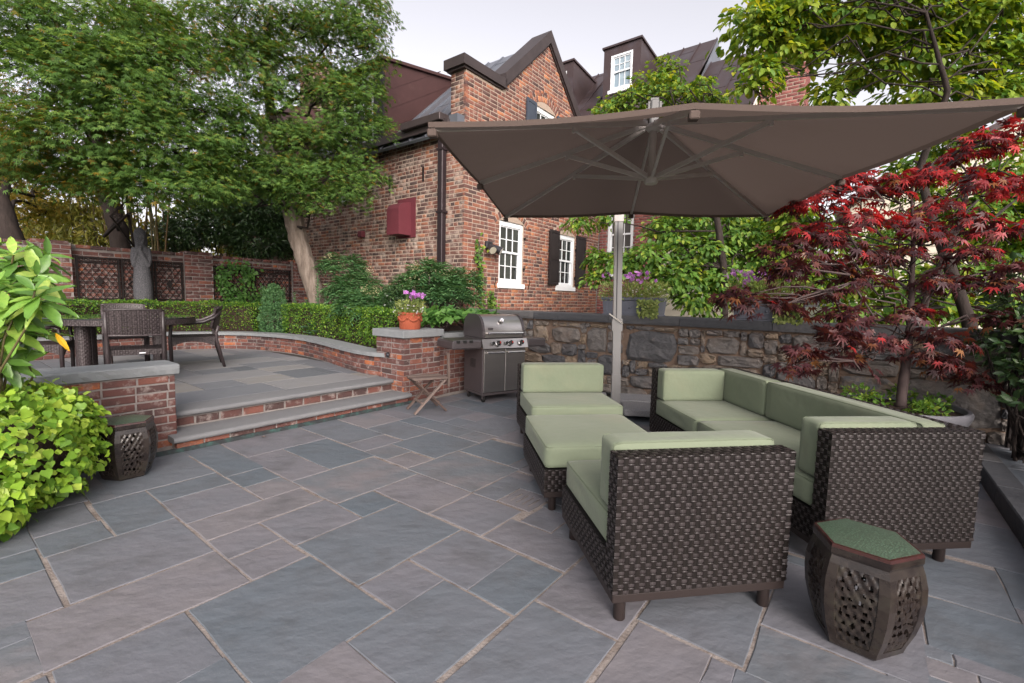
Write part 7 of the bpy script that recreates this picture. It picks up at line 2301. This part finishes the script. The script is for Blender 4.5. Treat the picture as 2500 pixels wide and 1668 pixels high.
# dark evergreens behind the garden wall
DARKSH = [(c[0] * 1.2, c[1] * 1.2, CH + (c[2] - CH) * 1.2, c[3] * 1.25, c[4] * 1.25) for c in DARKSH]
for i, (idx_, lb) in enumerate((((0, 1, 7), 'dark glossy evergreen shrub behind the wall, tallest beside the leaning trunk'), ((2, 5), 'dark glossy evergreen shrub behind the right end of the garden wall'), ((3, 4, 6), 'dark glossy evergreen shrub behind the garden wall beside the statue'))):
    es = [(DARKSH[k][0], DARKSH[k][1], DARKSH[k][2], DARKSH[k][3] * 1.15, .55, DARKSH[k][4] * 1.15) for k in idx_]
    shrub('evergreen_shrub', lb, (es[0][0], es[0][1], .6), es, T_LANCE, .13, M_L_BOX_D, np.random.default_rng(90 + i), 6500, group='evergreens behind the garden wall', shell=.35, upb=.8)
# soft backdrop trees beyond the garden wall
for i, (bx, by, es, lb) in enumerate(((-12.5, 13.5, [(-12.5, 13.5, 2.6, 1.6, 1.2, 1.5), (-11.0, 13.8, 2.4, 1.3, 1.0, 1.2), (-14.2, 13.2, 2.9, 1.5, 1.2, 1.8)], 'hazy yellow-green bush beyond the wall at the far left'),
                                      (-8.2, 14.0, [(-9.0, 14.0, 3.0, 1.5, 1.0, 1.8), (-7.4, 14.4, 3.2, 1.5, 1.0, 2.2)], 'yellow-green bush glimpsed behind the bamboo'))):
    shrub('backdrop_bush', lb, (bx, by, 0), es, T_OVAL, .17, M_L_MAPLE_Y if i == 0 else M_L_BAM, np.random.default_rng(120 + i), 4500, shell=.3, cat='bush')
# bamboo grove
def bamboo():
    base = (-8.95, 10.6, 0)
    t = empty('bamboo_clump', base, 0, 'clump of bamboo canes with yellow-green leaves behind the garden wall', 'bamboo')
    r = np.random.default_rng(97)
    for k in range(34):
        x, y = r.uniform(-.9, 1.1), r.uniform(-.35, .5)
        lean = r.normal() * .35 + x * .15
        MB().tube([(x, y, 0), (x + lean * .3, y, 2.2), (x + lean * .8, y - .1, 4.0), (x + lean * 1.6, y - .2, 5.4)], [.018, .017, .013, .006], 6).build('cane', M_BAMBOO, t, smooth=True)
    n = 3600
    P = np.stack([r.uniform(-1.5, .8, n), r.uniform(-.6, .4, n), 2.0 + 3.4 * r.random(n)], 1)
    P[:n // 2, 0] = r.uniform(-1.7, -.2, n // 2); P[:n // 2, 2] = 2.0 + 1.3 * r.random(n // 2)
    leaves('foliage', t, T_LANCE, P, r.normal(size=(n, 3)) * .7 + np.array([0, -.2, -.7]), r.normal(size=(n, 3)) + np.array([0, -.5, .5]), .16 * (.6 + .8 * r.random(n)), M_L_BAM, r)
bamboo()
# aucuba on the left
AUC = [(c[0] - .17, c[1], c[2], 0, 0) for c in AUC]
def aucuba():
    base = (-3.25, 2.70, 0)
    t = empty('aucuba_shrub', base, 0, 'large-leaved light green aucuba at the left edge above the ivy', 'shrub')
    r = np.random.default_rng(101)
    PP, TT, NN, SS = [], [], [], []
    st_ = MB()
    for c in AUC:
        ctr = np.array(c[:3])
        limb(st_, np.array([.05 + r.normal() * .05, r.normal() * .06, .25]), ctr - np.array(base), .009, .005, r, n=5, wob=.03)
        axis = nrmz((np.array([.35, -.35, .75]) + r.normal(size=3) * .3)[None])[0]
        e1 = nrmz(np.cross(axis, [.2, .9, .3])[None])[0]; e2 = np.cross(axis, e1)
        for tier, (cnt, el, sz) in enumerate(((4, .75, .12), (7, .18, .175), (6, -.20, .18))):
            a0 = r.random() * 6.28
            for k in range(cnt):
                a = a0 + 6.283 * k / cnt + r.normal() * .2
                rad = np.cos(a) * e1 + np.sin(a) * e2
                PP.append(ctr - axis * .045 * tier - np.array(base)); TT.append(rad * .9 + axis * el + np.array([0, 0, -.08])); NN.append(axis + np.array([0, 0, .5]) - rad * el + r.normal(size=3) * .15); SS.append(sz * (.8 + .4 * r.random()))
    leaves('foliage', t, T_AUC, np.array(PP), np.array(TT), np.array(NN), np.array(SS), M_L_AUC, r, nobj=300)
    st_.build('stems', M_BAMBOO, t, smooth=True)
    y_ = [np.array((-2.68, 2.70, 1.10))]
    for p in y_:
        me = bpy.data.meshes.new('yellow_leaf'); me.from_pydata([tuple(v) for v in T_AUC[0]], [], [tuple(f) for f in T_AUC[1]]); me.update()
        o = link('yellow_leaf', me, M_L_YEL, t)
        o.location = tuple(p - np.array(base)); o.rotation_euler = (R(35), R(38), R(-20)); o.scale = (.14, .09, .12)
aucuba()
# golden ivy mound
def ivy():
    base = (-3.06, 2.62, 0)
    dx = -.11
    t = empty('ivy_mound', base, 0, 'dense mound of yellow-green ivy in the left foreground', 'ivy')
    r = np.random.default_rng(103)
    PP, TT, NN = [], [], []
    for (cx, cy, cz, rx, ry, rz, n) in ((-3.0, 2.62, .36, .50, .60, .40, 3000), (-2.86, 2.35, .22, .34, .36, .30, 1400), (-3.2, 2.3, .35, .45, .5, .4, 1500), (-2.86, 2.95, .45, .24, .26, .26, 750), (-3.1, 2.9, .5, .4, .4, .3, 700)):
        d = nrmz(r.normal(size=(n, 3)))
        bump = 1 + .10 * np.sin(d[:, 0] * 9 + cx) * np.sin(d[:, 2] * 8) + .06 * np.sin(d[:, 1] * 15)
        p = np.array([cx + dx, cy, cz]) - np.array(base) + d * ((.86 + .16 * r.random(n)) * bump)[:, None] * np.array([rx, ry, rz])
        ok = p[:, 2] > .03
        PP.append(p[ok]); TT.append((d * np.array([.4, .4, .1]) + np.array([.1, -.15, -.7]) + r.normal(size=(n, 3)) * .4)[ok]); NN.append((d + np.array([0, -.15, .45]) + r.normal(size=(n, 3)) * .28)[ok])
    P = np.concatenate(PP); N = len(P)
    leaves('foliage', t, T_IVY, P, np.concatenate(TT), np.concatenate(NN), .050 * (.5 + .85 * r.random(N)), M_L_IVY, r, nobj=300)
    m = MB()
    for (cx, cy, cz, rx, ry, rz) in ((-2.95, 2.62, .33, .40, .5, .33), (-2.80, 2.35, .2, .26, .3, .2), (-3.2, 2.3, .3, .28, .34, .26)):
        k0 = len(m.v)
        m.lathe([(.05, -1), (.6, -.8), (.9, -.4), (1, 0), (.9, .4), (.6, .8), (.05, 1)], 12)
        for i in range(k0, len(m.v)):
            p = m.v[i]; m.v[i] = (cx + dx - base[0] + p[0] * rx * .82, cy - base[1] + p[1] * ry * .82, max(.0, cz + p[2] * rz * .82))
    m.build('inner_stems', M_SOIL, t)
ivy()
# flowers: pot and window boxes
def flowers(parent, region, n_leaf, n_pink, rng, pink_c, pink_s, trail=None, white=30):
    x0, x1, y0, y1, z0, z1 = region
    P = np.stack([rng.uniform(x0, x1, n_leaf), rng.uniform(y0, y1, n_leaf), z0 + (z1 - z0) * rng.random(n_leaf) ** 1.2], 1)
    c = np.array([(x0 + x1) / 2, (y0 + y1) / 2, z0])
    out = nrmz(P - c)
    leaves('trailing_foliage', parent, T_LANCE, P, out + rng.normal(size=(n_leaf, 3)) * .5 + np.array([0, 0, .2]), rng.normal(size=(n_leaf, 3)) + np.array([0, 0, .8]), .055 * (.6 + .7 * rng.random(n_leaf)), M_TRAIL, rng)
    if trail:
        leaves('trailing_foliage', parent, T_IVY, trail[0], trail[1], trail[2], .04, M_TRAIL, rng)
    pc = np.array(pink_c) + rng.normal(size=(n_pink, 3)) * np.array(pink_s)
    m = MB()
    for p in pc:
        m.tube([(p[0] * .6 + c[0] * .4, p[1] * .6 + c[1] * .4, z0), tuple(p - np.array([0, 0, .01]))], .003, 5)
    m.build('flower_stalks', M_TRAIL, parent)
    PF, TF, NF = [], [], []
    for p in pc:
        for k in range(3):
            PF.append(p + rng.normal(size=3) * .012); TF.append(rng.normal(size=3)); NF.append(np.array([.15, -.5, .6]) + rng.normal(size=3) * .5)
    leaves('pink_flowers', parent, T_PETAL, np.array(PF), np.array(TF), np.array(NF), .026 * (.8 + .4 * rng.random(len(PF))), M_PINK, rng)
    if white:
        Q = np.stack([rng.uniform(x0 - .04, x1 + .04, white), rng.uniform(y0 - .04, y1 + .02, white), rng.uniform(z0, z0 + (z1 - z0) * .8, white)], 1)
        leaves('white_flowers', parent, T_PETAL, Q, rng.normal(size=(white, 3)), rng.normal(size=(white, 3)) * .5 + np.array([0, -.6, .5]), .012, M_WHITEFL, rng)
flowers(pot, (-.17, .17, -.15, .15, .19, .36), 420, 16, r7, (.06, 0, .43), (.07, .05, .035), white=45)
for wp, L, pf_ in ((WP1, .82, .45), (WP2, .72, .80)):
    n = 260
    yy = r7.uniform(.0, .28, n); zz = .22 - .24 * r7.random(n) ** 1.3
    tr = (np.stack([-.05 - .03 * r7.random(n), yy, zz], 1), r7.normal(size=(n, 3)) * .4 + np.array([-.3, 0, -.8]), r7.normal(size=(n, 3)) * .4 + np.array([-1, 0, .3]))
    flowers(wp, (-.08, .24, -.06, L + .06, .2, .44), 1500, 26, r7, (.02, L * pf_, .52), (.05, L * .24, .05), trail=tr, white=90)
shrub('groundcover', 'tuft of small green leaves in the bowl under the red maple', tuple(BOWL + Vector((0, 0, .46))),
      [(BOWL.x - .32, BOWL.y - .12, .50, .13, .12, .08), (BOWL.x - .20, BOWL.y + .22, .52, .16, .12, .09), (BOWL.x + .08, BOWL.y - .25, .50, .14, .1, .07), (BOWL.x + .34, BOWL.y - .02, .50, .11, .1, .07), (BOWL.x - .05, BOWL.y - .30, .49, .12, .08, .06), (BOWL.x + .22, BOWL.y + .22, .52, .1, .1, .1)], T_OVAL, .045, M_L_DOG, r7, 700, cat='plant', stems=False)
shrub('rhododendron', 'glossy green shrub hanging over the railing at the right edge', (4.30, 3.75, .13),
      [(4.36, 3.9, 1.10, .28, .35, .30), (4.14, 3.62, .86, .16, .2, .12), (4.45, 3.95, 1.5, .3, .4, .35), (4.02, 3.52, .66, .12, .15, .06), (4.4, 3.6, .8, .22, .25, .35)], T_OVAL, .075, M_L_BOX_D, r7, 1700, shell=.4)
